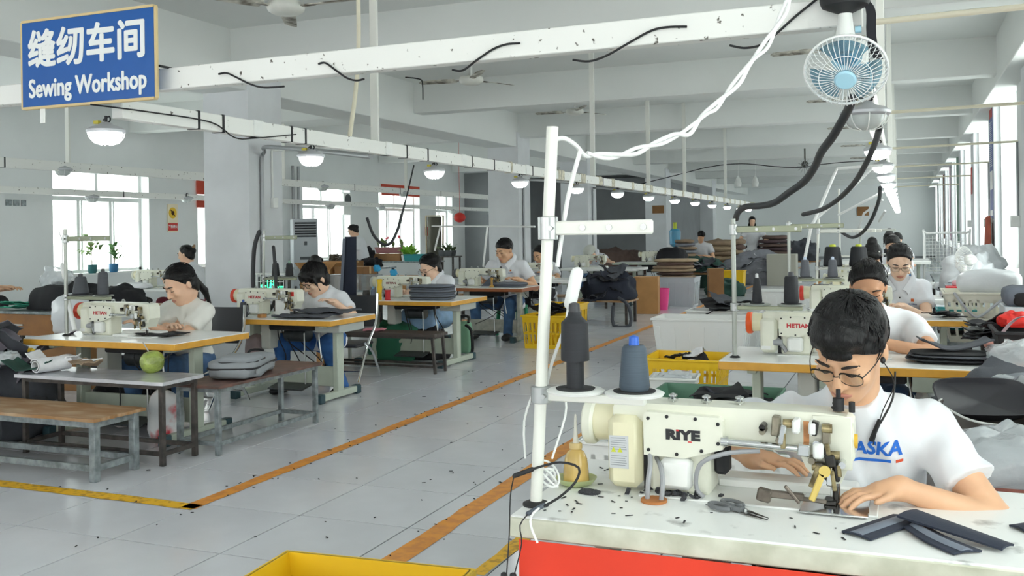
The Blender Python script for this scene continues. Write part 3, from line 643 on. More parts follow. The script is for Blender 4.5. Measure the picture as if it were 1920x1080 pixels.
# --- thread stand: pole with a lower spool arm and an upper guide arm
m_pole = mat('pole_paint', '#e6e7df', .35)
m_polesteel = mat('pole_steel', '#a8aca6', .35, .6)
def stand(name, label, foot, top, zl, zu, armx, mp, r=.014, discs=((.2, .07), (.38, .07)), ma=None, uax=None, dr=.074):
    f = Vector(foot); tp = Vector(top); d = (tp - f)
    t = T(name, label, 'thread stand', f)
    obj('pole', B().cyl((0, 0, 0), d, r, n=14), mp, t)
    obj('pole_foot', B().lathe([(r*2.2, 0), (r*2.2, .006), (r*1.3, .012)], n=14), m_blk, t)
    ql = d*((zl-f.z)/d.z); qu = d*((zu-f.z)/d.z)
    obj('spool_arm', B().bx(ql.x-.02, ql.x+armx, ql.y-.012, ql.y+.012, ql.z-.022, ql.z, .003), ma or mp, t)
    ux = uax or armx
    obj('guide_arm', B().bx(qu.x-.02, qu.x+ux, qu.y-.008, qu.y+.008, qu.z-.018, qu.z+.018, .004), ma or mp, t)
    obj('clamp', B().lathe([(r*1.5, -.03), (r*1.7, -.028), (r*1.7, .012), (r*1.5, .014)], c=ql, n=14).cyl(ql + V(r, -.03, -.01), ql + V(r, .03, -.01), .006, n=8), m_steel, t)
    obj('clamp', B().lathe([(r*1.5, -.03), (r*1.7, -.028), (r*1.7, .028), (r*1.5, .03)], c=qu, n=14).cyl(qu + V(r, -.03, 0), qu + V(r, .03, 0), .006, n=8), m_steel, t)
    for k in (.35, .6, .92): obj('thread_eye', B().cyl(qu + V(ux*k, -.012, 0), qu + V(ux*k, -.006, 0), .008, n=10), m_steel, t)
    spots = []
    for k, (dx, dy) in enumerate(discs):
        c = ql + V(dx, dy, 0)
        obj('spool_disc', B().lathe([(dr*.3, 0), (dr*.95, .002), (dr, .008), (dr*.93, .011)], c=c, n=26), m_white if ma is None else mp, t)
        obj('spindle', B().cyl(c + V(0, 0, .01), c + V(0, 0, .12), .004, n=8), m_steel, t); spots.append(f + c + V(0, 0, .0112))
    return t, spots
m_thr = {}
def cone(label, p, r0, r1, h, col, tip=None, inv=False, group=None, pad=True):
    m = mat('thread_'+col, col, .65, var=.12, scale=14, stretch=(1, 1, 60))
    t = T('thread_cone', label, 'thread', p, 0, group)
    prof = [(r0*.9, .004), (r0, .012), (r1, h*.93), (r1*.82, h), (r1*.4, h)]
    if inv: prof = [(r0*.62, .0), (r0*.62, h*.36), (r0*.99, h*.37), (r0, h*.40), (r1, h*.86), (r1*.55, h*.94), (r1*.45, h)]
    obj('yarn', B().lathe(prof, n=22), m, t)
    obj('core_tip', B().lathe([(r1*.45, h-.001), (r1*.4, h+.02), (r1*.1, h+.024)], n=14), mat('tip_'+(tip or 'dk'), tip or '#303236', .4), t)
    if pad: obj('foam_pad', B().lathe([(r0*1.35, 0), (r0*1.4, .003), (r0*.6, .004)], n=20), m_dust, t)
    return t
# --- steel framed bench
def bench(name, label, x0, x1, y0, y1, h, mt, ml, w=.04, thick=.018, splay=0, rails=True, cat='bench'):
    t = T(name, label, cat, ((x0+x1)/2, (y0+y1)/2, 0)); X, Y = (x1-x0)/2, (y1-y0)/2
    rr_ = random.Random(int(h*1000)); nx = 14
    pts = [(-X, -Y), (X, -Y), (X, Y), (-X, Y)]; poly = []
    for k in range(4):
        a, c = Vector(pts[k]), Vector(pts[(k+1) % 4])
        for j in range(nx): q = a.lerp(c, j/nx); poly.append((q.x + rr_.uniform(-.006, .006), q.y + rr_.uniform(-.006, .006)))
    obj('bench_top', B().prism(poly, h-thick, h, 'z'), mt, t, 20)
    i = .03 + w/2; zt = h-thick
    for sx in (-1, 1):
        for sy in (-1, 1):
            obj('leg', B().bar((sx*(X-i), sy*(Y-i), zt), (sx*(X-i+splay), sy*(Y-i), 0), w, w, up=(0, 1, 0), ch=.003), ml, t)
    for sy in (-1, 1): obj('apron_rail', B().bx(-X+i, X-i, sy*(Y-i)-w*.4, sy*(Y-i)+w*.4, zt-w*.9, zt-.001), ml, t)
    for sx in (-1, 1): obj('apron_rail', B().bx(sx*(X-i)-w*.4, sx*(X-i)+w*.4, -Y+i, Y-i, zt-w*.9, zt-.001), ml, t)
    if rails:
        for sy in (-1, 1): obj('stretcher', B().bx(-X+i, X-i, sy*(Y-i)-w*.35, sy*(Y-i)+w*.35, .06, .06+w*.8), ml, t)
        for sx in (-1, 1): obj('stretcher', B().bx(sx*(X-i)-w*.35, sx*(X-i)+w*.35, -Y+i, Y-i, .06, .06+w*.8), ml, t)
    return t
m_ply = mat('worn_plywood', '#9c7348', .5, col2='#c0a98b', scale=4, stretch=(1, 4, 1), lo=.4, hi=.75)
m_pgrey = mat('pale_grey_steel', '#97a0a3', .4, .3, col2='#6d7577', scale=18)
m_dkst = mat('dark_steel', '#3c3a39', .5, .4, col2='#5a5450', scale=15)
m_sheet = mat('grey_sheet_metal', '#cfd0d6', .13, .25, var=.1, scale=8)
m_brn = mat('stained_board', '#57423c', .4, col2='#7a5a50', scale=9)
b0 = bench('low_bench', 'low plywood bench with pale grey steel legs', -5.78, -4.27, 4.15, 4.56, .37, m_ply, m_pgrey, .045)
b1 = bench('steel_bench', 'dark legged table with a shiny grey sheet metal top and folded fabric', -5.40, -4.17, 4.585, 4.965, .52, m_sheet, m_dkst, .032, .022, cat='table')
b2 = bench('low_bench', 'long stained brown bench carrying the grey backpack', -4.43, -4.03, 4.93, 6.12, .45, m_brn, m_pgrey, .034)
b3 = bench('low_bench', 'long dark brown bench with splayed legs before the third left table', -5.66, -4.32, 8.52, 8.84, .40, mat('dark_board', '#4c433f', .5), m_dkst, .028, .03, .03)
# --- folding chair
m_seat = mat('black_vinyl', '#26282d', .45)
def chair(label, loc, rz=0):
    t = T('folding_chair', label, 'chair', loc, rz)
    obj('backrest', B().sheet(lambda u, v: (.42*(u-.5), .20 - .03*math.cos((u-.5)*3) + .05*v, .50 + .30*v), 8, 4, .018), m_seat, t)
    obj('seat', B().bx(-.2, .2, -.2, .18, .33, .365, .012), m_seat, t)
    for s in (-1, 1):
        obj('frame_tube', B().tube([(s*.22, .24, .82), (s*.22, .2, .55), (s*.22, .0, .34), (s*.22, -.22, .012)], .0125, 8), m_chr, t)
        obj('rear_leg', B().tube([(s*.225, -.06, .36), (s*.225, .1, .26), (s*.225, .27, .012)], .0125, 8), m_chr, t)
    [obj('cross_bar', B().cyl((-.22, y, .1), (.22, y, .1), .009), m_chr, t) for y in (-.16, .22)]
    return t
# --- plastic crate with slotted walls
def crate(name, label, loc, w, d, h, m, rz=0, slots=True, flare=.03, wall=.008, rim=.03, ribs=0, cat='crate', rows=2, solid=False):
    t = T(name, label, cat, loc, rz); bo = B()
    def side(a, b):   # a, b bottom corners; top corners pushed out by the flare
        a, b = Vector((*a, 0)), Vector((*b, 0))
        def P(u, z): q = a.lerp(b, u); o_ = Vector((math.copysign(1, q.x) * flare * z/h * (abs(q.x) > .99*max(abs(a.x), abs(b.x)) or 1), 0, 0)); k = 1 + flare/max(w, d)*2*z/h; return Vector((q.x*k, q.y*k, z))
        def quad(u0, u1, z0, z1, off=0):
            n_ = (b-a).cross(Vector((0, 0, 1))).normalized(); c = [P(u0, z0), P(u1, z0), P(u1, z1), P(u0, z1)]
            v = [p + n_*(wall/2+off) for p in c] + [p - n_*wall/2 for p in c]
            bo.add(v, [(0, 1, 2, 3), (7, 6, 5, 4), (0, 4, 5, 1), (1, 5, 6, 2), (2, 6, 7, 3), (3, 7, 4, 0)])
        L = (b-a).length
        if solid:
            quad(0, 1, 0, h)
            n_ = max(2, int(L/.12))
            if ribs:
                for k in range(n_): quad((k+.15)/n_, (k+.42)/n_, .03, h*.82, .012)
            return
        quad(0, 1, 0, .05); zz = (h-.05-rim-.03)/rows
        for r in range(rows):
            z0 = .05 + zz*r; quad(0, 1, z0+zz-.025, z0+zz) ; n_ = max(4, int(L/.055))
            for k in range(n_+1):
                u = k/n_; e = .17/n_; quad(max(0, u-e), min(1, u+e), z0, z0+zz)
        quad(0, 1, h-rim-.03, h)
    W2, D2 = w/2-flare, d/2-flare; c4 = [(-W2, -D2), (W2, -D2), (W2, D2), (-W2, D2)]
    for k in range(4): side(c4[k], c4[(k+1) % 4])
    bo.bx(-W2, W2, -D2, D2, .0, .01)
    obj('crate_body', bo, m, t, 0)
    k = 1 + flare/max(w, d)*2; X, Y = W2*k, D2*k; r_ = B()
    o_ = .018
    r_.bx(-X-o_, X+o_, -Y-o_, -Y+.004, h-rim*.6, h, .004).bx(-X-o_, X+o_, Y-.004, Y+o_, h-rim*.6, h, .004).bx(-X-o_, -X+.004, -Y, Y, h-rim*.6, h, .004).bx(X-.004, X+o_, -Y, Y, h-rim*.6, h, .004)
    obj('rim', r_, m, t); return t
# ================================================================ LEFT ROW
TL = [('sewing_table', 'pale sewing table with ochre edge nearest the benches, woman in dark ponytail behind', -5.80, -4.44, 5.0, 5.78),
      ('sewing_table', 'ochre edged sewing table with a small grey drawer, woman in glasses behind', -5.52, -4.34, 6.70, 7.42),
      ('sewing_table', 'ochre edged sewing table carrying the stack of grey bags', -5.62, -4.30, 8.88, 9.80)]
tb1 = sewing_table(*TL[0]); tb2 = sewing_table(*TL[1], drawer=True); tb3 = sewing_table(*TL[2], drawer=True)
m_brband = mat('brown_edge_band', '#9a5a34', .4)
tb4 = sewing_table('sewing_table', 'brown edged sewing table of the man in the white polo', -5.68, -4.44, 11.2, 11.85, band=m_brband, wheel=True, leg=mat('dirty_leg', '#a7a99f', .5, var=.2, scale=15))
m1 = machine('sewing_machine', 'cream sewing machine with red wheel on the table nearest the benches', (-5.33, 5.33, .70), 'HETIAN', '#b5232a', '#d8432a')
m2 = machine('sewing_machine', 'cream sewing machine with red wheel and white card, second left table', (-5.27, 7.02, .70), 'HETIAN', '#b5232a', '#d8432a')
m3 = machine('sewing_machine', 'cream sewing machine beside red and yellow spools on the third left table', (-5.2, 9.32, .70), 'HETIAN', '#7c2a2a', '#c9cdc4')
m4 = machine('sewing_machine', 'old cream sewing machine on the brown edged table', (-5.22, 11.5, .70), '', '#7c2a2a', '#55565a')
chair('black folding chair with chrome legs behind the woman with the ponytail', (-5.38, 6.42, 0))
chair('black folding chair with chrome legs under the woman in blue jeans', (-5.0, 8.0, 0), .1)
# ================================================================ RIGHT ROW
t = sewing_table('sewing_table', 'worn white sewing table hung with red cloth in the near right corner', -.915, .45, 2.2, 2.83, top=m_lamw, band=mat('worn_edge', '#d7d8c6', .5, col2='#b9bba6', scale=10), th=.055)
rc = one('table_skirt', 'bright red cloth hung below the near white table edge', 'cloth', B().sheet(lambda u, v: (-.885 + 1.32*u, 2.192 - .012*math.sin(9*u*3 + 2*v)*(1-v) + .03*u*0, .645 - .62*(1-v)), 60, 8, .004), mat('red_cloth', '#e23a1c', .55, var=.08, scale=3))
sewing_table('sewing_table', 'ochre edged sewing table behind the man in glasses', -.925, .445, 5.17, 5.84)
sewing_table('sewing_table', 'ochre edged sewing table of the woman in the polo shirt, third on the right', -.9, .44, 7.86, 8.5)
sewing_table('sewing_table', 'white edged sewing table farther back on the right, fourth of its row', -.9, .37, 10.1, 10.75, band=m_white)
sewing_table('sewing_table', 'white edged sewing table at the back of the right row, fifth of its row', -.9, .37, 12.7, 13.3, band=m_white)
M1 = machine('sewing_machine', 'large cream sewing machine with black lettering on the near white table', (-.535, 2.56, .70), 'RIYE', '#1d1f22', None, True, True)
M2 = machine('sewing_machine', 'cream sewing machine with orange wheel behind the man in glasses', (-.535, 5.55, .70), 'HETIAN', '#c1202c', '#ea5a1c')
M3 = machine('sewing_machine', 'cream sewing machine with red wheel on the third right table', (-.50, 8.2, .70), '', '#c1202c', '#d0362a')
M4 = machine('sewing_machine', 'cream sewing machine on the fourth right table', (-.48, 10.45, .70), 'RIYE', '#1d1f22', None)
M5 = machine('sewing_machine', 'cream sewing machine farthest back in the right row', (-.5, 13.0, .70), 'HETIAN', '#b5232a', None)
obj('motor_block', B().bx(-.2, -.06, -.04, .08, .13, .24, .008), m_blk, M3)
# thread stands
S1, sp1 = stand('thread_stand', 'white thread stand leaning at the corner of the near white table', atz(1005, 947, .7), atY(1036, 238, 2.33), .992, 1.41, .275, m_pole, .0155, ((.095, -.005), (.247, .0)))
cone('big black thread cone standing upside down on the near stand', sp1[0], .036, .034, .195, '#24262b', None, True)
cone('blue grey thread cone with bright blue tip on the near stand', sp1[1], .038, .030, .115, '#46535f', '#2f66c9')
S2, sp2 = stand('thread_stand', 'grey thread stand on the ochre table behind the man in glasses', V(-.86, 5.32, .7), V(-.86, 5.32, 1.46), .985, 1.40, .36, m_polesteel, .0125, ((.12, .02), (.30, .02)), mat('arm_grey', '#9aa08a', .4, .4))
cone('slim black thread cone on the stand behind the man in glasses', sp2[0], .028, .019, .14, '#24262b', '#d9dbdc')
cone('wide black thread cone on the stand behind the man in glasses', sp2[1], .04, .036, .15, '#24262b', '#3a3d44')
S3, sp3 = stand('thread_stand', 'grey thread stand on the third right table', V(-.85, 7.98, .7), V(-.85, 7.98, 1.46), 1.0, 1.42, .42, m_polesteel, .0125, ((.12, .02), (.33, .02)), MATS['arm_grey'])
cone('grey thread cone with white tip, outer one on the third right stand', sp3[0], .04, .03, .14, '#5c5f66', '#c9d6ea')
cone('grey thread cone with white tip, inner one on the third right stand', sp3[1], .04, .03, .14, '#5c5f66', '#c9d6ea')
S4, sp4 = stand('thread_stand', 'white thread stand on the fourth right table', V(-.83, 10.3, .7), V(-.80, 10.3, 1.5), 1.0, 1.37, .55, m_pole, .013, ((.15, .02), (.40, .02)), dr=.1)
cone('large black thread cone with yellow tip, outer one on the fourth stand', sp4[0], .095, .075, .2, '#1f2126', '#c6cf3a')
cone('large black thread cone with yellow tip, inner one on the fourth stand', sp4[1], .095, .075, .2, '#1f2126', '#c6cf3a')
S5, sp5 = stand('thread_stand', 'thin white thread stand on the fifth right table', V(-.75, 12.9, .7), V(-.75, 12.9, 1.9), 1.05, 1.36, .5, m_pole, .013)
S6, sp6 = stand('thread_stand', 'thin grey thread stand far back in the right row', V(-.6, 15.5, .7), V(-.6, 15.5, 1.42), 1.0, 1.36, .5, m_polesteel, .013)
for k in range(6): cone('small black thread spool on the far right row, %s from the left' % ords[k], V(-.55 + .1*k, 16.2, .9), .035, .03, .16, '#1f2126', '#1f2126', group='far black spools', pad=False)
sewing_table('sewing_table', 'white sewing table far back carrying a row of black spools', -.9, .37, 15.3, 16.6, h=.9, band=m_white)
S7, sp7 = stand('thread_stand', 'grey thread stand on the table nearest the benches', V(-5.62, 5.22, .7), V(-5.62, 5.22, 1.47), .985, 1.40, .42, m_polesteel, .0135, ((.12, .02), (.33, .02)), MATS['arm_grey'])
cone('wide charcoal thread cone on the stand nearest the benches', sp7[0], .058, .038, .13, '#4b4e54', None)
cone('tall charcoal thread cone on the stand nearest the benches', sp7[1], .040, .033, .165, '#4b4e54', None)
S8, sp8 = stand('thread_stand', 'dark thread stand with black hoses on the second left table', V(-5.45, 7.3, .7), V(-5.43, 7.3, 1.45), 1.02, 1.385, .36, m_polesteel, .012, ((.12, .02), (.27, .02)), MATS['arm_grey'])
cone('black thread cone behind the hose of the second left table', sp8[0], .036, .028, .12, '#1f2126', None)
cone('black thread cone with green tip above the second left table', sp8[1], .036, .028, .12, '#1f2126', '#7fa08c')
hoseM = mat('hose_black', '#2a2c30', .55)
one('cable_hose', 'black hose bundled along the dark thread stand', 'hose', B().tube([V(-5.46, 7.27, 1.44), V(-5.5, 7.25, 1.3), V(-5.52, 7.25, 1.05), V(-5.5, 7.24, .9), V(-5.42, 7.24, .80), V(-5.33, 7.24, .76)], .02, 10, sm=6, round_=1), hoseM)
one('cable_hose', 'short black hose hanging in front of the black thread cones', 'hose', B().tube([V(-5.27, 7.22, 1.30), V(-5.26, 7.22, 1.2), V(-5.25, 7.22, .95), V(-5.27, 7.22, .80), V(-5.33, 7.22, .72)], .016, 10, sm=6, round_=1), hoseM)
# the tall post wrapped in dark cloth between the second and third tables
tp = T('wrapped_post', 'tall post wrapped in dark blue and grey cloth beside the third left table', 'post', V(-5.62, 9.05, 0))
obj('post', B().cyl((0, 0, 0), (.0, 0, 1.38), .02), m_polesteel, tp)
obj('wrap', B().sheet(lambda u, v: (.075*math.cos(2*PI*u)*(1.15-.3*v) + .03*v, .05*math.sin(2*PI*u), .70 + .68*v), 20, 10, .006), mat('navy_wrap', '#1f2535', .9), tp)
obj('grey_strap', B().sheet(lambda u, v: (-.085 + .035*u + .05*v, -.055, .72 + .64*v), 3, 8, .006), mat('grey_strap', '#6c7280', .8), tp)
for d_ in ((.2, .0), (-.2, 0), (0, .2)): obj('base_foot', B().bar((0, 0, .02), (d_[0], d_[1], .02), .05, .04), m_polesteel, tp)
one('cable_hose', 'black cable hanging in a deep loop before the red bannered window', 'hose', B().tube(interp([(688, 408), (700, 440), (718, 458), (733, 455), (745, 432), (752, 408), (762, 370), (768, 345), (776, 310)], 9.1, 9.6), [.016]*6 + [.008]*3, 8, sm=5), hoseM)
# ================================================================ PEOPLE (one continuous blended surface per body / garment)
class Grid:
    """blend of rounded limbs on a lattice, turned into one closed surface"""
    def __init__(s, lo, hi, h):
        s.lo = np.array(lo, float); s.h = h; s.n = np.ceil((np.array(hi)-s.lo)/h).astype(int) + 1
        s.D = np.full(s.n, .5, np.float32)
    def blk(s, a, b):
        i0 = np.clip(np.floor((np.array(a)-s.lo)/s.h).astype(int), 0, s.n-1); i1 = np.clip(np.ceil((np.array(b)-s.lo)/s.h).astype(int)+1, 1, s.n)
        if (i1 <= i0).any(): return None, None
        ax = [s.lo[k] + s.h*np.arange(i0[k], i1[k]) for k in range(3)]
        return tuple(slice(i0[k], i1[k]) for k in range(3)), np.stack(np.meshgrid(*ax, indexing='ij'), -1)
    def put(s, sl, d, k, mode):
        if sl is None: return
        D = s.D[sl]
        if mode == '-':
            h = np.clip(.5 - .5*(D + d)/k, 0, 1); s.D[sl] = D*(1-h) - d*h + k*h*(1-h)
        else:
            h = np.clip(.5 + .5*(D - d)/k, 0, 1); s.D[sl] = D*(1-h) + d*h - k*h*(1-h)
    def cap(s, a, b, ra, rb, k=.02, mode='+'):
        a = np.array(a, float); b = np.array(b, float); m = max(ra, rb) + k + 3*s.h
        sl, P = s.blk(np.minimum(a, b)-m, np.maximum(a, b)+m)
        if sl is None: return
        ab = b-a; t = np.clip(((P-a)@ab)/max(ab@ab, 1e-9), 0, 1)
        s.put(sl, np.linalg.norm(P-a-t[..., None]*ab, axis=-1) - (ra + t*(rb-ra)), k, mode)
    def ell(s, c, r, R=None, k=.02, mode='+'):
        c = np.array(c, float); r = np.array(r, float); m = r.max() + k + 3*s.h
        sl, P = s.blk(c-m, c+m)
        if sl is None: return
        q = P-c
        if R is not None: q = q@np.array(R)
        a = np.linalg.norm(q/r, axis=-1); b = np.linalg.norm(q/(r*r), axis=-1)
        s.put(sl, a*(a-1)/np.maximum(b, 1e-6), k, mode)
    def cut(s, p, n, k=.004):
        n = np.array(n, float); n /= np.linalg.norm(n); ax = [s.lo[i] + s.h*np.arange(s.n[i]) for i in range(3)]
        d = (ax[0][:, None, None]-p[0])*n[0] + (ax[1][None, :, None]-p[1])*n[1] + (ax[2][None, None, :]-p[2])*n[2]
        s.D = np.maximum(s.D, d)
    def folds(s, amp, f, seed, dirv=None):
        ax = [s.lo[i] + s.h*np.arange(s.n[i]) for i in range(3)]; X, Y, Z = np.meshgrid(*ax, indexing='ij')
        r = np.random.RandomState(seed); d = 0
        for j in range(5):
            w = r.normal(size=3); w /= np.linalg.norm(w); 
            if dirv is not None: w = w*np.array(dirv)
            w2 = r.normal(size=3)*.5
            d = d + np.sin(f*(1+.5*j)*(X*w[0]+Y*w[1]+Z*w[2]) + 2.2*np.sin(f*.45*(X*w2[0]+Y*w2[1]+Z*w2[2]) + r.uniform(0, 6)) + r.uniform(0, 6))/(1+.6*j)
        s.D = s.D + amp*d.astype(np.float32)
    def surf(s):
        D = np.pad(s.D, 1, constant_values=.5); n = np.array(D.shape); S = D < 0
        C = [(i, j, k) for i in (0, 1) for j in (0, 1) for k in (0, 1)]
        sub = {c: S[c[0]:n[0]-1+c[0], c[1]:n[1]-1+c[1], c[2]:n[2]-1+c[2]] for c in C}
        an = np.zeros(n-1, bool); al = np.ones(n-1, bool)
        for c in C: an |= sub[c]; al &= sub[c]
        I = np.argwhere(an & ~al); acc = np.zeros((len(I), 3)); cnt = np.zeros(len(I))
        for a in C:
            for ax in range(3):
                if a[ax]: continue
                b = list(a); b[ax] = 1
                da = D[I[:, 0]+a[0], I[:, 1]+a[1], I[:, 2]+a[2]]; db = D[I[:, 0]+b[0], I[:, 1]+b[1], I[:, 2]+b[2]]
                m = (da < 0) != (db < 0); t = np.where(m, da/np.where(m, da-db, 1), 0)
                p = np.tile(np.array(a, float), (len(I), 1)); p[:, ax] = t; acc[m] += p[m]; cnt[m] += 1
        vs = (I + acc/np.maximum(cnt, 1)[:, None] - 1)*s.h + s.lo
        idx = np.full(n-1, -1); idx[I[:, 0], I[:, 1], I[:, 2]] = np.arange(len(I)); fs = []
        for ax in range(3):
            u, w = (ax+1) % 3, (ax+2) % 3
            sl0 = [slice(1, n[k]-1) for k in range(3)]; sl1 = list(sl0); sl0[ax] = slice(0, n[ax]-1); sl1[ax] = slice(1, n[ax])
            e = np.argwhere(S[tuple(sl0)] != S[tuple(sl1)])
            o = np.ones(3, int); o[ax] = 0; E = e + o
            def at_(du, dw): q = E.copy(); q[:, u] -= du; q[:, w] -= dw; return idx[q[:, 0], q[:, 1], q[:, 2]]
            Q = np.stack([at_(1, 1), at_(0, 1), at_(0, 0), at_(1, 0)], 1)
            fl = S[E[:, 0], E[:, 1], E[:, 2]]; Q[~fl] = Q[~fl][:, ::-1]; fs.append(Q)
        return vs, np.concatenate(fs)
def np_mesh(name, v, f, m):
    me = bpy.data.meshes.new(name); me.vertices.add(len(v)); me.vertices.foreach_set('co', np.ascontiguousarray(v, np.float32).ravel())
    me.loops.add(f.size); me.loops.foreach_set('vertex_index', np.ascontiguousarray(f, np.int32).ravel())
    me.polygons.add(len(f)); me.polygons.foreach_set('loop_start', np.arange(0, f.size, 4, dtype=np.int32))
    me.update(calc_edges=True); me.validate(); me.materials.append(m); me.shade_smooth(); return me
def gobj(name, g, m, parent, extra=None):
    v, f = g.surf()
    if not len(v): return None
    # light smoothing
    for _ in range(2):
        acc = np.zeros_like(v); c = np.zeros(len(v))
        for k in range(4):
            a, b = f[:, k], f[:, (k+1) % 4]; np.add.at(acc, a, v[b]); np.add.at(acc, b, v[a]); np.add.at(c, a, 1); np.add.at(c, b, 1)
        v = v*.5 + .5*acc/np.maximum(c, 1)[:, None]
    if extra is not None and extra.v:
        quads = [q if len(q) == 4 else None for q in extra.f]; ev = np.array(extra.v); ef = [q for q in quads if q]
        f = np.concatenate([f, np.array(ef, int) + len(v)]); v = np.concatenate([v, ev])
    return link(name, np_mesh(name, v, f, m), parent)
SKIN = {'a': mat('skin_warm', '#e6bc9f', .5, var=.05, scale=14, sss=.05), 'b': mat('skin_tan', '#d9ab88', .5, var=.05, scale=14, sss=.05), 'c': mat('skin_brown', '#c89674', .5, var=.05, scale=14, sss=.05), 'd': mat('skin_fair', '#e9c3a8', .5, var=.04, scale=14, sss=.05)}
m_hair = mat('black_hair', '#0b0a0c', .42, bump=.5, bscale=30, stretch=(9, 9, 1.2), spec=.35)
m_tee = mat('white_cotton', '#e2e5ea', .85, var=.02, scale=10, bump=.05, bscale=200)
m_polo = mat('white_pique', '#e0e3e9', .85, bump=.08, bscale=300)
m_greytee = mat('grey_cotton', '#c9cbcf', .85)
m_jean = mat('blue_denim', '#3a5a80', .8, var=.3, scale=9, bump=.1, bscale=150)
m_jean2 = mat('dark_denim', '#2b3d57', .85, var=.2, scale=9)
m_skirt = mat('pale_denim', '#8fb0d2', .85, var=.12, scale=9)
m_blackp = mat('black_trousers', '#222328', .85)
m_lip = mat('lips', '#c08473', .5); m_brow = mat('brow_hair', '#2a221f', .8); m_eye = mat('lash_line', '#1d1716', .6)
m_spec = mat('spectacle_frame', '#24221f', .35, .4)
m_lens = glassmat('spectacle_lens', '#f3f6f5', .1)
def ik(sh, wr, l1, l2, pole):
    sh, wr, pole = Vector(sh), Vector(wr), Vector(pole); d = wr-sh; L = min(d.length, (l1+l2)*.995); dn = d.normalized()
    a = (l1*l1 - l2*l2 + L*L)/(2*L); h = math.sqrt(max(l1*l1-a*a, 0)); p = pole - dn*pole.dot(dn); p.normalize()
    return sh + dn*a + p*h, sh + dn*L
def person(label, loc, rz=0, s=1.0, hip=.47, lean=.25, side=0, head=None, hs=1.0, nod=.55, turn=0, roll=0, sk='a', hair='bun', shirt='tee', sm=None, legs='jeans', lm=None,
           hands=((.12, -.42, .74), (-.12, -.42, .74)), polep=None, knees=.12, glasses=None, vox=.011, shw=.166, feet=None, sleeve=.56, group=None, detail=False, belly=1.0, standing=False, ts=1.0, palmdir=None, cap=False, collar=False, badge=None, mask=False):
    """seated (or standing) worker; local frame faces -y, +x is the worker's own left"""
    t = T('person', label, 'person', loc, rz, group); skm = SKIN[sk]
    R3 = lambda m: np.array(m.to_3x3())
    def S(*a): return Vector(a)*s
    hipc = Vector((0, 0, hip)); 
    Rl = Matrix.Rotation(lean, 4, 'X') @ Matrix.Rotation(side, 4, 'Y')      # +lean tips the trunk towards -y
    up = Rl @ Vector((0, 0, 1)); 
    tor = lambda x, y, z: hipc + (Rl @ S(x, y, z*ts))
    neck = tor(0, .0, .50); chest = tor(0, .01, .34); ab = tor(0, .0, .16); pel = tor(0, .01, .0)
    sh = {1: tor(shw, .01, .422), -1: tor(-shw, .01, .422)}
    hd = Vector(head) if head is not None else neck + up*.13*s + Vector((0, -.05, .03))*s
    Rh = Matrix.Rotation(turn, 4, 'Z') @ Matrix.Rotation(nod, 4, 'X') @ Matrix.Rotation(roll, 4, 'Y'); rh = R3(Rh); q = s*hs
    hp = lambda x, y, z: hd + (Rh @ Vector((x, y, z)))*q
    l1, l2 = .285*s, .25*s; el, wr = {}, {}
    for k, i in ((1, 0), (-1, 1)):
        pole = (polep[i] if polep else (k*.7, .35, -.8)); el[k], wr[k] = ik(sh[k], Vector(hands[i]), l1, l2, pole)
    # ---- bounds
    lo = Vector((-.62, -.80, -.02))*s; hi = Vector((.62, .36, 1.5 if not standing else 1.85))*s
    pts = list(sh.values()) + list(el.values()) + list(wr.values()) + [hd, neck]
    fx = [p.x for p in pts]; fy = [p.y for p in pts]; fz = [p.z for p in pts]
    lo = Vector((min(fx)-.24*s, min(fy)-.24*s, -.03)); hi = Vector((max(fx)+.24*s, max(max(fy)+.2*s, .26*s), max(fz)+.24*s))
    kn, an = {}, {}
    for k, i in ((1, 0), (-1, 1)):
        if standing: kn[k] = Vector((k*.09*s, -.01, .47*s)); an[k] = Vector((k*.1*s, .02, .07))
        else:
            ft = feet[i] if feet else (k*(knees+.02), -.40, .06)
            kn[k] = Vector((k*knees*s*1.1, -.41*s, hip+.035)) if not feet else Vector(((k*knees*s + ft[0])/2, min(ft[1], -.2*s)*.5 - .24*s, hip+.03)); an[k] = Vector(ft)
        lo.x = min(lo.x, kn[k].x-.15, an[k].x-.14); hi.x = max(hi.x, kn[k].x+.15, an[k].x+.14); lo.y = min(lo.y, kn[k].y-.14, an[k].y-.28)
    g = Grid(lo, hi, vox)
    # ---- trunk
    g.ell(pel, S(.165, .12, .12), R3(Rl), .03); g.ell(ab, S(.145*belly, .105*belly, .15), R3(Rl), .05); g.ell(chest, S(.165, .11, .17), R3(Rl), .05)
    g.cap(sh[1]*.92 + neck*.08, sh[-1]*.92 + neck*.08, .062*s, .062*s, .05); nk = hp(0, .035, -.07)
    g.cap(neck - up*.05*s, nk, .06*s, .052*q, .03)
    # ---- head
    g.ell(hp(0, .012, .03), Vector((.074, .092, .085))*q, rh, .02); g.ell(hp(0, -.022, -.045), Vector((.058, .066, .072))*q, rh, .03)
    g.ell(hp(0, -.055, -.092), Vector((.03, .028, .024))*q, rh, .025)
    if vox < .02:
        for k in (1, -1):
            g.ell(hp(k*.031, -.088, .012), Vector((.017, .012, .011))*q, rh, .012, '-')
            g.ell(hp(k*.031, -.074, .008), Vector((.0155, .0125, .012))*q, rh, .005)
            g.ell(hp(k*.03, -.082, .028), Vector((.024, .01, .008))*q, rh, .012)
            g.ell(hp(k*.04, -.066, -.022), Vector((.024, .02, .022))*q, rh, .02)
            g.ell(hp(k*.076, .012, -.004), Vector((.009, .017, .031))*q, rh, .006)
        g.cap(hp(0, -.084, .012), hp(0, -.105, -.03), .0085*q, .0125*q, .012); g.cap(hp(-.013, -.09, -.034), hp(.013, -.09, -.034), .0085*q, .0085*q, .006)
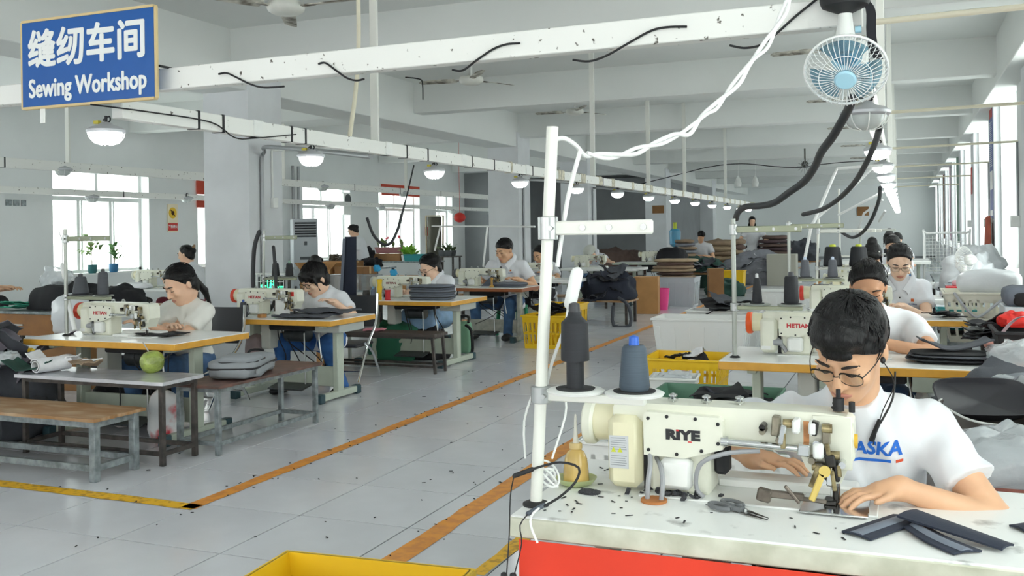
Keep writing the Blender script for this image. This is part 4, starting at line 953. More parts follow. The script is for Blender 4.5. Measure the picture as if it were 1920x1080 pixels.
        g.cap(hp(-.016, -.083, -.06), hp(.016, -.083, -.06), .0065*q, .0065*q, .006); g.cap(hp(-.014, -.08, -.07), hp(.014, -.08, -.07), .0075*q, .0075*q, .006)
    # ---- arms and hands
    ex = B()
    for k, i in ((1, 0), (-1, 1)):
        g.cap(sh[k], el[k], .05*s, .042*s, .03); g.cap(el[k], wr[k], .042*s, .027*s, .015)
        f_ = (wr[k]-el[k]).normalized(); f_ = Vector((f_.x, f_.y, f_.z*.35)).normalized()
        if palmdir and palmdir[i]: f_ = Vector(palmdir[i]).normalized()
        sd = f_.cross(Vector((0, 0, 1))).normalized() * (-k)      # towards the thumb
        if palmdir and palmdir[i]: sd = sd
        nrm = Vector((0, 0, 1)); pc = wr[k] + f_*.05*s
        hq = s*1.0
        X_ = Matrix((sd, f_, sd.cross(f_))).transposed()
        g.ell(pc, Vector((.040, .052, .017))*hq, R3(X_), .02); g.cap(wr[k], pc, .027*s, .024*s, .02)
        for j, (o_, L_, r_) in enumerate([(.030, .076, .0088), (.010, .085, .0092), (-.010, .078, .0088), (-.029, .062, .0078)]):
            b0_ = pc + sd*o_*hq + f_*(.030)*hq; dj = (f_ + sd*o_*5).normalized()
            p1 = b0_ + (dj*.45 + nrm*.05)*L_*hq; p2 = p1 + (dj*.33 - nrm*.12)*L_*hq; p3 = p2 + (dj*.22 - nrm*.16)*L_*hq
            if detail or vox <= .007:
                g.cap(b0_, p1, r_*hq*1.05, r_*hq, .006); g.cap(p1, p2, r_*hq, r_*hq*.95, .003); g.cap(p2, p3, r_*hq*.95, r_*hq*.78, .003)
            else: ex.tube([b0_ - dj*.02*hq, b0_, p1, p2, p3], [r_*hq]*3 + [r_*hq*.95, r_*hq*.7], 8, sm=1, round_=1)
        tb = pc + sd*.030*hq - f_*.018*hq; t1 = tb + (sd*.6 + f_*.75).normalized()*.036*hq; t2 = t1 + (f_*.95 + sd*.15 - nrm*.15).normalized()*.034*hq
        if detail or vox <= .007: g.cap(tb, t1, .012*hq, .0105*hq, .01); g.cap(t1, t2, .0105*hq, .008*hq, .003)
        else: ex.tube([tb - sd*.01, tb, t1, t2], [.012*hq, .0115*hq, .0105*hq, .008*hq], 8, sm=1, round_=1)
    # ---- legs
    hj = {k: hipc + Vector((k*.09*s, 0, 0)) for k in (1, -1)}
    for k in (1, -1):
        g.cap(hj[k], kn[k], .078*s, .052*s, .03); g.cap(kn[k], an[k], .05*s, .034*s, .02); g.cap(an[k] + V(0, .02, -.02), an[k] + V(k*.02, -.13*s, -.03), .03*s, .026*s, .02)
    gobj('body', g, skm, t, ex)
    # ---- shirt
    g2 = Grid((lo.x, lo.y, hip-.13*s), (hi.x, hi.y, max(neck.z+.14*s, max(el[1].z, el[-1].z)+.1)), vox); c = .016*s
    g2.ell(tor(0, .0, -.02), S(.185*belly, .14*belly, .12), R3(Rl), .03); g2.ell(ab, S(.162*belly, .125*belly, .16), R3(Rl), .06); g2.ell(chest, S(.182, .128, .18), R3(Rl), .06)
    g2.cap(sh[1]*.9 + neck*.1, sh[-1]*.9 + neck*.1, .068*s, .068*s, .06); g2.cap(neck - up*.06*s, neck*.8 + nk*.2, .085*s, .066*s, .04)
    for k in (1, -1):
        e = sh[k].lerp(el[k], sleeve+.12); g2.cap(sh[k], e, .064*s, .069*s, .035)
    g2.D -= .004*s
    g2.folds(.004*s if vox > .008 else .0048*s, 42/s, int(abs(loc[0]*100 + loc[1]*37)), (1, .6, .7))
    for k in (1, -1):
        e = sh[k].lerp(el[k], sleeve); d = (el[k]-sh[k]).normalized()
        sl, P = g2.blk(np.array(e)-.16*s, np.array(e)+.16*s)     # sleeve hem: cut only round this arm
        if sl is not None:
            pr = (P - np.array(e))@np.array(d); m_ = np.linalg.norm(P-np.array(e)-pr[..., None]*np.array(d), axis=-1) < .115*s
            g2.D[sl] = np.where(m_ & (pr > 0), np.maximum(g2.D[sl], pr), g2.D[sl])
    if shirt == 'tee': g2.ell(neck + (nk-neck)*.7 + (Rl @ V(0, -.055, .02))*s, S(.084, .10, .078), None, .006, '-')
    else: g2.ell(neck + (nk-neck)*.8 + (Rl @ V(0, -.05, .04))*s, S(.07, .085, .075), None, .006, '-')
    g2.cut(tor(0, 0, -.075), -up if not standing else (0, 0, -1))
    smt = sm or (m_tee if shirt == 'tee' else m_polo); so = gobj('shirt', g2, smt, t)
    if collar:
        b = B()
        for k in (1, -1):
            a0 = neck + (Rl @ V(k*.07, .055, .075))*s; a1 = neck + (Rl @ V(k*.092, -.03, .045))*s; a2 = neck + (Rl @ V(k*.02, -.128, -.045))*s; a3 = neck + (Rl @ V(k*.06, -.122, -.085))*s; a4 = neck + (Rl @ V(k*.118, -.02, .0))*s; a5 = neck + (Rl @ V(k*.10, .07, .03))*s
            b.sheet(lambda u, v, A=(a0, a1, a2), Z=(a5, a4, a3): ((A[0].lerp(A[1], min(1, 2*u)) if u < .5 else A[1].lerp(A[2], 2*u-1)).lerp((Z[0].lerp(Z[1], min(1, 2*u)) if u < .5 else Z[1].lerp(Z[2], 2*u-1)), v) + (Rl @ V(0, -.004, .012*math.sin(PI*v)))*s), 8, 3, .006)
        cl = obj('collar', b, smt, t, 60)
        for k in range(3): obj('button', B().ell(tor(.0, -.122 - .003*k, .39 - .055*k), S(.006, .004, .006), 8, 6), m_eye, t)
    # ---- legs' clothing
    if legs:
        g3 = Grid((lo.x, lo.y, 0), (hi.x, hi.y, hip+.16*s), vox*1.1); lmt = lm or m_jean
        g3.ell(pel, S(.18, .135, .13), R3(Rl), .03)
        if legs == 'skirt':
            for k in (1, -1): g3.cap(hj[k], kn[k], .095*s, .085*s, .08); g3.cap(kn[k], kn[k].lerp(an[k], .75), .09*s, .085*s, .08)
            g3.cap(kn[1], kn[-1], .08*s, .08*s, .06)
            m_ = (kn[1]+kn[-1])/2; g3.cap(m_, m_.lerp((an[1]+an[-1])/2, .7), .12*s, .13*s, .06)
        else:
            for k in (1, -1): g3.cap(hj[k], kn[k], .094*s, .072*s, .03); g3.cap(kn[k], an[k] + V(0, 0, .02), .07*s, .056*s, .03)
        g3.folds(.003*s, 30/s, int(abs(loc[0]*70 + loc[1]*31)))
        g3.cut((0, 0, hip+.135*s), (0, 0, 1)); gobj('skirt' if legs == 'skirt' else 'trousers', g3, lmt, t)
    for k in (1, -1):
        b = B().ell(an[k] + V(k*.015, -.055*s, -.022), (.045*s, .135*s, .045*s), 12, 8, None, lambda d: 1 if d.z > -.3 else 1); 
        b.v = [(x, y, max(z, .006)) for x, y, z in b.v]; obj('shoe', b, mat('shoe_'+('w' if hair in ('pony', 'bun') else 'b'), '#d8d3d0' if hair in ('pony', 'bun') else '#26272b', .5), t, 60)
    # ---- hair
    gh = Grid(hd - Vector((.24,)*3)*q, hd + Vector((.24,)*3)*q, min(vox*.75, .008))
    if hair == 'short':
        gh.ell(hp(0, .014, .045), Vector((.086, .104, .093))*q, rh, .02); gh.ell(hp(0, -.055, .095), Vector((.062, .045, .035))*q, rh, .02)
        gh.folds(.0022*q, 90/q, 3)
        gh.cut(hp(0, 0, .004), Rh @ V(0, -.72, -1))
        gh.ell(hp(.004, -.086, .060), Vector((.036, .012, .016))*q, rh, .008)
        for k in (1, -1): gh.ell(hp(k*.088, .012, -.008), Vector((.03, .026, .04))*q, rh, .006, '-')
    elif hair == 'crop':
        gh.ell(hp(0, .012, .04), Vector((.081, .1, .088))*q, rh, .02); gh.cut(hp(0, 0, .012), Rh @ V(0, -.6, -1))
    else:
        gh.ell(hp(0, .014, .036), Vector((.083, .104, .094))*q, rh, .02); gh.ell(hp(0, .05, -.03), Vector((.074, .065, .07))*q, rh, .03)
        if hair == 'bangs':
            gh.ell(hp(0, -.07, .055), Vector((.06, .034, .055))*q, rh, .02)
            for k in (1, -1): gh.cap(hp(k*.07, -.055, .04), hp(k*.078, -.045, -.06), .012*q, .006*q, .01)
        gh.folds(.0018*q, 100/q, 5)
        if hair != 'bangs': gh.cut(hp(0, 0, .0), Rh @ V(0, -.9 if hair != 'long' else -.9, -.7))
        gh.ell(hp(0, -.115 if hair == 'bangs' else -.105, -.045 if hair == 'bangs' else -.03), Vector((.074, .078, .108 if hair != 'bangs' else .082))*q, rh, .01, '-')
        if hair in ('bun', 'bangs'): gh.ell(hp(0, .11 if hair == 'bun' else .075, .03 if hair == 'bun' else .115), Vector((.045, .04, .045))*q, rh, .015)
        if hair == 'pony': gh.cap(hp(0, .1, -.02), hp(0, .13, -.12), .024*q, .022*q, .01); gh.cap(hp(0, .13, -.12), hp(0, .12, -.22), .022*q, .01*q, .01)
        if hair == 'long':
            for k in (1, -1): gh.cap(hp(k*.065, .0, 0), hp(k*.08, .0, -.2), .03*q, .02*q, .02)
        for k in (1, -1): gh.ell(hp(k*.088, -.006, -.02), Vector((.016, .03, .04))*q, rh, .005, '-')
    gobj('hair', gh, m_hair, t)
    if vox < .0135:
        r_ = random.Random(int(abs(loc[0])*100)); sb = B(); ctr = Vector((0, .014, .042)); rad = Vector((.086, .105, .094)) if hair != 'crop' else Vector((.081, .1, .088))
        wd = Vector({'short': (.1, .25, 1), 'crop': (.1, .4, 1), 'bangs': (0, .35, 1)}.get(hair, (0, 1, .05 if hair == 'bun' else -.25))).normalized()
        e1 = wd.orthogonal().normalized(); e2 = wd.cross(e1)
        for _ in range(620 if vox < .008 else 260):
            az = r_.uniform(0, 2*PI); p0 = r_.uniform(.08, 1.5 if hair in ('short', 'bangs', 'crop') else 1.9); L_ = r_.uniform(.35, .75) if hair != 'crop' else r_.uniform(.15, .3); q_ = []
            for j in range(5):
                ph = p0 + L_*j/4; az_ = az + .12*math.sin(j*.8)*r_.uniform(-.5, 1); d = wd*math.cos(ph) + (e1*math.cos(az_) + e2*math.sin(az_))*math.sin(ph)
                k_ = 1.0 + (.012 + .02*(j/4)**2)*r_.uniform(.2, 1.2)
                q_.append(ctr + Vector((d.x*rad.x, d.y*rad.y, d.z*rad.z))*k_)
            lowz = {'short': .052, 'bangs': .03, 'crop': .062}.get(hair, .055); bad = False
            for p in q_[1:]:
                if p.y < -.035 and p.z < lowz - (.014 if hair == 'short' and abs(p.x - .004) < .028 else -.02*(hair == 'short')): bad = True
                if p.z < -.045 + (.0 if p.y > .03 else .05) or (abs(p.x) > .06 and -.03 < p.y < .03 and p.z < .03): bad = True
            if bad: continue
            w_ = r_.uniform(.0012, .0024); sb.tube([hp(*p) for p in q_], [w_*.7*q, w_*q, w_*q, w_*.7*q, w_*.2*q], 4, sm=0)
        if sb.v: obj('hair_strands', sb, m_hair, t, 60)['kind'] = 'stuff'
    if cap:
        b = B().ell(hp(0, .01, .06), Vector((.095, .115, .085))*q, 18, 10, Rh.to_3x3()); obj('cap_crown', b, mat('cap_grey', '#c9ccc4', .8), t, 60)
        obj('cap_peak', B().sheet(lambda u, v: tuple(hp((u-.5)*.17, -.09 - .085*v*(1-1.6*(u-.5)**2), .055 - .03*v - .12*(u-.5)**2)), 10, 5, .005), MATS['cap_grey'], t)
    # ---- face details
    if vox < .02:
        for k in (1, -1):
            br = B(); ey = B()
            br.tube([hp(k*.014, -.0935, .027), hp(k*.03, -.0935, .034), hp(k*.05, -.079, .029)], [.003*q, .0042*q, .002*q], 6)
            ey.tube([hp(k*.0165, -.0835, .002), hp(k*.031, -.0885, .0005), hp(k*.047, -.0785, .003)], [.0013*q, .0021*q, .0013*q], 5)
            obj('eyebrow', br, m_brow, t); obj('eyelash', ey, m_eye, t)
        obj('lips', B().tube([hp(-.023, -.084, -.064), hp(-.007, -.0915, -.061), hp(.007, -.0915, -.061), hp(.023, -.084, -.064)], [.002*q, .0048*q, .0048*q, .002*q], 6).tube([hp(-.02, -.083, -.068), hp(0, -.0895, -.072), hp(.02, -.083, -.068)], [.002*q, .0052*q, .002*q], 6), m_lip, t)
    if mask: obj('face_mask', B().ell(hp(0, -.045, -.055), Vector((.068, .065, .055))*q, 14, 8, Rh.to_3x3()), mat('mask_white', '#e4e8ec', .8), t)
    if glasses:
        gl = B(); le = B(); dz = .003
        for k in (1, -1):
            ring = [];
            for j in range(17):
                a = 2*PI*j/16; ring.append(hp(k*.0325 + .0265*math.copysign(abs(math.cos(a))**.7, math.cos(a)), -.102 + .005*abs(math.cos(a)), dz + .0175*math.copysign(abs(math.sin(a))**.7, math.sin(a))))
            gl.tube(ring, (.002 if glasses == 'thick' else .0009)*q, 5, sm=0); c0 = len(le.v)
            if glasses == 'brow': gl.tube(ring[1:8], .0022*q, 6, sm=0)
            le.add(ring[:16], [tuple(range(16))])
            gl.tube([hp(k*.0585, -.098, .012), hp(k*.074, -.05, .012), hp(k*.079, .015, .008)], .0014*q, 5)
        gl.tube([hp(-.006, -.102, .008), hp(0, -.107, .011), hp(.006, -.102, .008)], .0014*q, 5)
        go = obj('spectacles', gl, m_spec, t); obj('lens', le, m_lens, go, 0)
    t['_'] = 0; del t['_']
    return t, dict(hp=hp, tor=tor, so=so, neck=neck, el=el, wr=wr, sh=sh, Rl=Rl, s=s, q=q)
def chest_print(t, info, tgt, text, size, col, sx=1, depth=.3, z=0, extra=None):
    """lettering laid onto the shirt: each point is carried to the cloth along the chest's normal"""
    so = info['so']; me = so.data
    bv = BVHTree.FromPolygons([v.co for v in me.vertices], [tuple(p.vertices) for p in me.polygons])
    def lay(b, m, name):
        out = B(); R_ = info['Rl'].to_3x3(); dirv = R_ @ Vector((0, 1, 0))
        import bmesh
        bm = bmesh.new(); vs = [bm.verts.new(v) for v in b.v]
        for f in b.f:
            try: bm.faces.new([vs[i] for i in f])
            except ValueError: pass
        bmesh.ops.triangulate(bm, faces=bm.faces[:]); bmesh.ops.subdivide_edges(bm, edges=[e for e in bm.edges if e.calc_length() > .02], cuts=2, use_grid_fill=True)
        me2 = bpy.data.meshes.new(name)
        for v in bm.verts:
            p = R_ @ Vector((v.co.x, 0, v.co.y)) + Vector(tgt); h = bv.ray_cast(p - dirv*.5, dirv)
            if h[0] is not None: v.co = h[0] - dirv*.0022
            else: v.co = p
        bm.to_mesh(me2); bm.free(); me2.materials.append(m); link(name, me2, so)
    lay(text_mesh(text, size, 0, size*.035, sx=sx, shear=.12), mat('print_'+col, col, .6), 'shirt_lettering')
    for (x0, x1, y0, y1, c2) in (extra or []): lay(B().add([V(x0+(x1-x0)*i/8, y, 0) for i in range(9) for y in (y0, y1)], [(2*i, 2*i+2, 2*i+3, 2*i+1) for i in range(8)]), mat('print_'+c2, c2, .6), 'shirt_mark')
def W(loc, p): return Vector(p) - Vector(loc)
# --- the man at the near machine
L1 = (-.125, 2.98, 0)
mh = atY(1592, 655, 2.66)
lw = atz(1688, 915, .745); rw = V(-.40, 2.74, .76)
man, I1 = person('man in glasses and white printed t-shirt sewing at the near white table', L1, s=1.0, hip=.46, lean=.42, head=W(L1, mh), hs=1.12, nod=.62, turn=-.30, roll=.10, sk='b', hair='short', shirt='tee', hands=(W(L1, lw), W(L1, rw)),
                 polep=((1, .12, -.5), (-1, .15, -.3)), knees=.13, glasses='brow', vox=.0058, shw=.182, detail=True, lm=m_jean2, palmdir=((-.80, -.42, -.12), (.9, -.3, 0)), belly=1.1, sleeve=.58)
# --- left row
def seat_person(px, py, Y, label, hipy, s=1.05, **kw):
    h = atY(px, py, Y); loc = (h.x + kw.pop('dx', 0), hipy, 0); hd = W(loc, h); hz = kw.pop('tz', .745)
    hands = kw.pop('hands', None); hands = tuple(W(loc, p) for p in hands) if hands else ((.14, -.48, hz), (-.14, -.48, hz))
    return person(label, loc, s=s, head=hd, hands=hands, **kw)
w1, J1 = seat_person(338, 534, 5.86, 'woman with black ponytail in a white t-shirt sewing nearest the benches', 6.02, dx=-.03, s=1.06, hs=1.16, lean=.18, ts=.9, nod=.5, turn=-.30, sk='a', hair='pony', hip=.42, hands=(V(-5.20, 5.58, .76), V(-5.0, 5.62, .74)), feet=((.25, -.35, .07), (-.15, -.45, .07)), sm=mat('offwhite_cotton', '#e4e4de', .85), vox=.0095, knees=.16, sleeve=.6)
w2, J2 = seat_person(590, 524, 7.50, 'woman with dark fringe and spectacles in a white t-shirt and blue jeans', 7.66, dx=.02, s=1.06, hs=1.2, lean=.15, ts=.88, nod=.5, turn=-.35, sk='d', hair='bangs', hip=.42, glasses='thick', hands=(V(-4.69, 7.32, .80), V(-5.18, 7.28, .75)), feet=((.42, -.42, .06), (-.12, -.5, .06)), vox=.0105, knees=.17, lm=mat('bright_denim', '#2f5f9c', .8, var=.25, scale=9))
w3, J3 = seat_person(806, 503, 9.95, 'woman with a low bun in a white polo at the third left table', 10.1, s=1.08, hs=1.18, lean=.13, ts=.9, nod=.45, turn=-.4, sk='d', hair='bun', hip=.42, shirt='polo', collar=True, glasses='thin', legs='skirt', lm=m_skirt, hands=(V(-4.92, 9.7, .78), V(-5.25, 9.6, .75)), feet=((.15, -.4, .06), (-.1, -.4, .06)), vox=.012)
m4p, J4 = seat_person(946, 470, 11.98, 'man with cropped hair in a white polo and jeans at the brown edged table', 12.14, s=1.16, hs=1.14, lean=.14, nod=.35, turn=-.35, sk='b', hair='crop', hip=.45, shirt='polo', collar=True, hands=(V(-4.75, 11.85, .78), V(-5.3, 11.8, .75)), feet=((.22, -.62, .07), (-.25, -.55, .07)), knees=.24, vox=.0125, shw=.2)
w5, J5 = seat_person(1012, 478, 14.3, 'woman in a black and white printed t-shirt behind the man in jeans', 14.5, s=1.1, hs=1.1, lean=.2, ts=.9, nod=.45, turn=-.3, sk='b', hair='bun', hip=.42, lm=m_blackp, hands=(V(-5.15, 14.05, .76), V(-5.45, 14.0, .76)), vox=.014)
m6, J6 = seat_person(1107, 476, 19.0, 'worker in a pale peaked cap and white polo far down the left row', 19.4, s=1.12, hs=1.15, lean=.38, nod=.6, turn=-.5, sk='a', hair='crop', cap=True, shirt='polo', collar=True, hip=.42, hands=(V(-5.4, 18.6, .76), V(-5.9, 18.6, .76)), vox=.018)
# --- right row
w7, J7 = seat_person(1628, 540, 5.90, 'broad shouldered woman in a white t-shirt right behind the man in glasses', 6.14, s=1.1, hs=1.12, lean=.30, ts=.92, nod=.42, turn=.08, sk='c', hair='bun', hip=.42, hands=(V(-.12, 5.72, .76), V(-.38, 5.68, .76)), polep=((1, .0, -.3), (-1, .1, -.4)), vox=.0105, shw=.21, belly=1.1, sleeve=.62)
w8, J8 = seat_person(1686, 492, 8.55, 'woman with sleek black hair and thin spectacles in a white polo', 8.82, s=1.08, hs=1.1, lean=.25, nod=.5, turn=.1, sk='d', hair='pony', hip=.44, shirt='polo', collar=True, glasses='thin', hands=(V(.0, 8.35, .76), V(-.4, 8.3, .76)), vox=.0125)
w9, J9 = seat_person(1636, 481, 11.1, 'worker with white beads in black hair behind the sleek haired woman', 11.5, s=1.08, hs=1.1, lean=.35, nod=.6, sk='b', hair='bangs', hip=.44, hands=(V(-.1, 10.7, .76), V(-.5, 10.7, .76)), vox=.016)
w10, _ = seat_person(1674, 462, 14.0, 'worker with black hair and white top, fourth in the right row', 14.4, s=1.1, hs=1.1, lean=.3, nod=.5, sk='a', hair='bun', hip=.44, hands=(V(.0, 13.4, .76), V(-.4, 13.4, .76)), vox=.018)
w11, _ = seat_person(1668, 452, 17.2, 'worker with dark fringe and white top, fifth in the right row', 17.6, s=1.1, hs=1.1, lean=.3, nod=.5, sk='c', hair='bangs', hip=.46, hands=(V(-.1, 16.7, .93), V(-.4, 16.7, .93)), tz=.93, vox=.02)
w12, _ = seat_person(1682, 451, 19.5, 'worker with short black hair farthest back in the right row', 19.9, s=1.12, hs=1.1, lean=.2, nod=.4, sk='a', hair='crop', hip=.48, vox=.02)
# --- standing and far workers
h = atY(661, 438, 16.2); person('woman with curly dark hair bending beside the window with the wall fan', (h.x + .12, 16.45, 0), rz=-1.2, s=.98, hip=.86, lean=.3, standing=True, nod=.5, turn=0, sk='a', hair='bun', hands=((.1, -.4, 1.0), (-.1, -.4, 1.0)), lm=m_blackp, vox=.018)
h = atY(324, 474, 10.6); pc_, Jc = person('woman with a hair claw seated with her back to the pillar', (h.x + .15, 10.9, 0), rz=-1.3, s=1.08, hip=.45, lean=.15, nod=.2, sk='a', hair='bun', vox=.014, lm=mat('wine_trousers', '#6d1f2e', .85), hands=((.1, -.45, .85), (-.1, -.45, .85)))
obj('hair_claw', B().ell(Jc['hp'](0, .125, .07), (.03, .02, .03), 10, 6).box(Jc['hp'](0, .14, .08), (.05, .012, .05), ch=.004), mat('claw_brown', '#8a6a4a', .3), pc_)
h = atY(-82, 496, 7.4); person('person in a grey t-shirt cut by the left picture edge, reaching over green cloth', (h.x - .18, 7.5, 0), rz=1.9, s=1.1, hip=.66, lean=.35, nod=.4, sk='b', hair='bun', sm=m_greytee, lm=m_blackp, hands=((.15, -.55, .86), (-.1, -.5, .86)), vox=.014)
h = atY(1411, 446, 27); person('woman with long black hair sorting brown fabric in the far store', (h.x, 27.1, 0), s=1.12, hip=.88, lean=.1, standing=True, nod=.3, turn=.3, sk='a', hair='long', hands=((.4, -.3, 1.12), (-.25, -.35, 1.12)), lm=m_blackp, vox=.022)
h = atY(1321, 470, 25); person('worker in a grey t-shirt with short black hair bent over dark green cloth', (h.x - .05, 25.1, 0), s=1.15, hip=.5, lean=.3, nod=.5, turn=.6, sk='b', hair='short', sm=m_greytee, lm=m_blackp, vox=.022)
for k in range(5): obj('hair_bead', B().ell(J9['hp'](-.06 + .03*k, -.07 + .012*abs(k-2), .098 - .006*abs(k-2)), (.009, .009, .009), 8, 6), m_cable, w9)
# prints and badges
chest_print(man, I1, W(L1, atY(1624, 822, 2.75)), 'ALASKA', .050, '#1e6bd0', .98, extra=[(-.095, .062, -.036, -.028, '#1e6bd0'), (.074, .092, -.036, -.028, '#d4512f')])
def badge(t, J, x=.075, z=.36, s_=1):
    so = J['so']; p = J['tor'](x, -.2, z)
    chest_print(t, J, p, 'ALASKA', .018*s_, '#3c5a94', extra=[(-.012*s_, .010*s_, .022*s_, .044*s_, '#c8622a')])
badge(w3, J3); badge(m4p, J4, .08, .37); badge(m6, J6); badge(w8, J8, .09, .34)
chest_print(w5, J5, J5['tor'](0, -.2, .36), 'SWEET', .05, '#3a4a72', 1.2)
chest_print(w1, J1, J1['tor'](.02, -.2, .26), 'ACE', .04, '#23283a', 1.2)
chest_print(w2, J2, J2['tor'](-.06, -.2, .30), 'ONE', .04, '#23283a', 1.2)
# neckband earphones of the near man
hp = I1['hp']; nb_ = Vector(L1)
def hw(x, y, z): return hp(x, y, z)
eb = B().tube([hw(.079, -.012, -.012), hw(.10, -.02, -.07), hw(.075, -.05, -.135), hw(.06, -.10, -.20)], .0015, 5).tube([hw(.082, .05, -.10), hw(.085, -.0, -.14), hw(.07, -.06, -.165)], .003, 6)
obj('earphones', eb.ell(hw(.078, -.01, -.01), (.007, .007, .009), 8, 6).tube([hw(.068, -.055, -.16), hw(.052, -.09, -.20)], .006, 8), m_blk, man)
# ================================================================ SMALL THINGS
def nz(p, f, s): return mnoise.noise(Vector((p.x*f + s*7.3, p.y*f - s*3.1, p.z*f + s*1.7)))
def pillow(b, c, r, e=.5, amp=.0, f=6, seed=1, n=20, m=10, R=None):
    pw = lambda v, q: math.copysign(abs(v)**q, v)
    vs = []; fs = []
    for i in range(m+1):
        t = -PI/2 + PI*i/m
        for k in range(n):
            a = 2*PI*k/n; p = Vector((r[0]*pw(math.cos(t), e)*pw(math.cos(a), e), r[1]*pw(math.cos(t), e)*pw(math.sin(a), e), r[2]*pw(math.sin(t), e)))
            if amp: p += p.normalized()*amp*(nz(p, f, seed) + .5*nz(p, f*2.3, seed+2))
            vs.append(Vector(c) + (R @ p if R is not None else p))
    for i in range(m):
        for k in range(n): k2 = (k+1) % n; fs.append((i*n+k, i*n+k2, (i+1)*n+k2, (i+1)*n+k))
    return b.add(vs, fs)
def lump(name, label, cat, p, r, m, amp=.25, f=5, seed=1, e=.75, group=None, rz=0, n=34, mm=18, flat=True):
    b = pillow(B(), (0, 0, 0), r, e, amp*min(r)*.9, f*.28/min(r)**.6/max(r)**.4, seed, n, mm)
    if flat: b.v = [(x, y, max(z, -r[2]*.6)) for x, y, z in b.v]
    z0 = min(v[2] for v in b.v); b.tf(Matrix.Translation((0, 0, -z0)))
    return one(name, label, cat, b, m, group, tuple(p), rz, 60)
def crumple_b(w, l, amp, seed, th=.004, curl=0, nu=12, nv=9, fold=0):
    def fn(u, v):
        x, y = (u-.5)*w, (v-.5)*l; q = Vector((x, y, 0))
        z = amp*(nz(q, 3/max(w, l), seed) + .5*nz(q, 8/max(w, l), seed+3)) + curl*abs(u-.5)**2*4 + amp
        if fold: z += fold*math.sin(PI*v)**2
        return (x + .3*amp*nz(q, 5, seed+9), y + .3*amp*nz(q, 5, seed+11), z)
    return B().sheet(fn, nu, nv, th)
def pieces(n, name, label, cat, p, spread, size, m, group, dz=.02, amp=.03, seed=1, tilt=.25, th=.006, labels=None):
    r = random.Random(seed); var = [mesh(name, crumple_b(size[0]*r.uniform(.8, 1.15), size[1]*r.uniform(.8, 1.15), amp, seed*10+k, th, r.uniform(-amp, amp), 10, 8), m[k % len(m)], 60) for k in range(max(3, len(m)))]
    for k in range(n):
        t = k/max(n-1, 1); sc = 1 - .55*t
        o = link(name, var[k % len(var)], None, Vector(p) + Vector((r.uniform(-1, 1)*spread[0]*sc, r.uniform(-1, 1)*spread[1]*sc, dz*k)), (r.uniform(-tilt, tilt), r.uniform(-tilt, tilt), r.uniform(0, 6)))
        tag(o, label + ', %s from the bottom' % ords[k], cat, group)
def folded(n, name, label, cat, p, r, mats, group, seed=1, jit=.02, rz=0):
    q = random.Random(seed); z = p[2]
    for k in range(n):
        b = pillow(B(), (0, 0, r[2]), (r[0]*q.uniform(.82, 1.08), r[1]*q.uniform(.85, 1.05), r[2]*q.uniform(.8, 1.15)), .6, r[2]*1.1, 5, seed*5+k, 18, 8)
        b.v = [(x, y, max(zz, 0)) for x, y, zz in b.v]
        one(name, label % ords[k] if '%' in label else label, cat, b, mats[k % len(mats)], group, (p[0]+q.uniform(-jit, jit), p[1]+q.uniform(-jit, jit), z), rz + q.uniform(-.12, .12), 60); z += r[2]*1.75
fab = lambda k, c, **w: mat('fabric_'+k, c, w.pop('rough', .9), var=w.pop('var', .12), scale=8, bump=.12, bscale=120, **w)
f_char, f_grey, f_navy, f_blk, f_lt = fab('charcoal', '#4a4d54'), fab('grey', '#7d8088'), fab('navy', '#262b38'), fab('black', '#1f2024'), fab('light', '#b9bcc2')
f_tan, f_brn, f_grn, f_whi = fab('tan', '#94806a'), fab('brown', '#6a5750'), fab('green', '#27473f'), fab('white', '#e6e7ea')
m_plastic = mat('clear_plastic', '#dfe6ea', .12, spec=.7, alpha=.55, bump=.6, bscale=25)
m_wplastic = mat('white_polybag', '#d9dde1', .3, spec=.5, bump=.4, bscale=18)
m_card = mat('cardboard', '#b28452', .8, var=.08, scale=5)
m_cardd = mat('brown_cardboard', '#8d6640', .8, var=.1, scale=5)
m_ycr = mat('yellow_crate', '#ecc21c', .4); m_wcr = mat('white_crate', '#e6e8e6', .4); m_gcr = mat('green_crate', '#5c8a72', .45); m_cgr = mat('cream_crate', '#e3e0d2', .5); m_ggr = mat('grey_crate', '#b8bec4', .4)
def carton(label, p, w, d, h, m=None, rz=0, open_=False):
    t = T('cardboard_box', label, 'box', p, rz); b = B().bx(-w/2, w/2, -d/2, d/2, 0, h, .004); obj('carton', b, m or m_card, t)
    if open_:
        for s in (-1, 1): obj('flap', B().box((s*(w/2+.05), 0, h+.05), (.004, d*.95, .14), (0, s*.8, 0)), m or m_card, t); obj('flap', B().box((0, s*(d/2+.03), h+.05), (w*.95, .004, .13), (-s*.6, 0, 0)), m or m_card, t)
    else: obj('packing_tape', B().bx(-w/2-.001, w/2+.001, -.025, .025, h*.75, h+.0015), mat('tape', '#c9a56e', .3), t)
    return t
# ---------------- on the near table
ob = atz(1073, 912, .7)
one('oil_dish', 'small pale green dish under the oil bottle', 'dish', B().lathe([(.03, .0), (.045, .006), (.058, .022), (.055, .022), (.04, .009), (.001, .008)], n=24), mat('dish_green', '#b9c48e', .35), None, ob + V(.005, .02, 0))
t = T('oil_bottle', 'amber plastic oil bottle with long clear nozzle', 'bottle', ob + V(.005, .02, .0085))
obj('bottle_body', B().lathe([(.030, 0), (.036, .004), (.035, .03), (.031, .065), (.024, .082), (.015, .09), (.015, .096)], n=22), mat('amber_oil', '#dcbb72', .2, var=.2, scale=9, trans=.15), t)
obj('screw_cap', B().lathe([(.018, .093), (.018, .105), (.016, .108)], n=18), mat('amber_cap', '#cdb47c', .4), t)
obj('nozzle', B().lathe([(.009, .106), (.006, .13), (.003, .185), (.0015, .187)], n=12), mat('nozzle_clear', '#e8e6dc', .2, trans=.3), t)
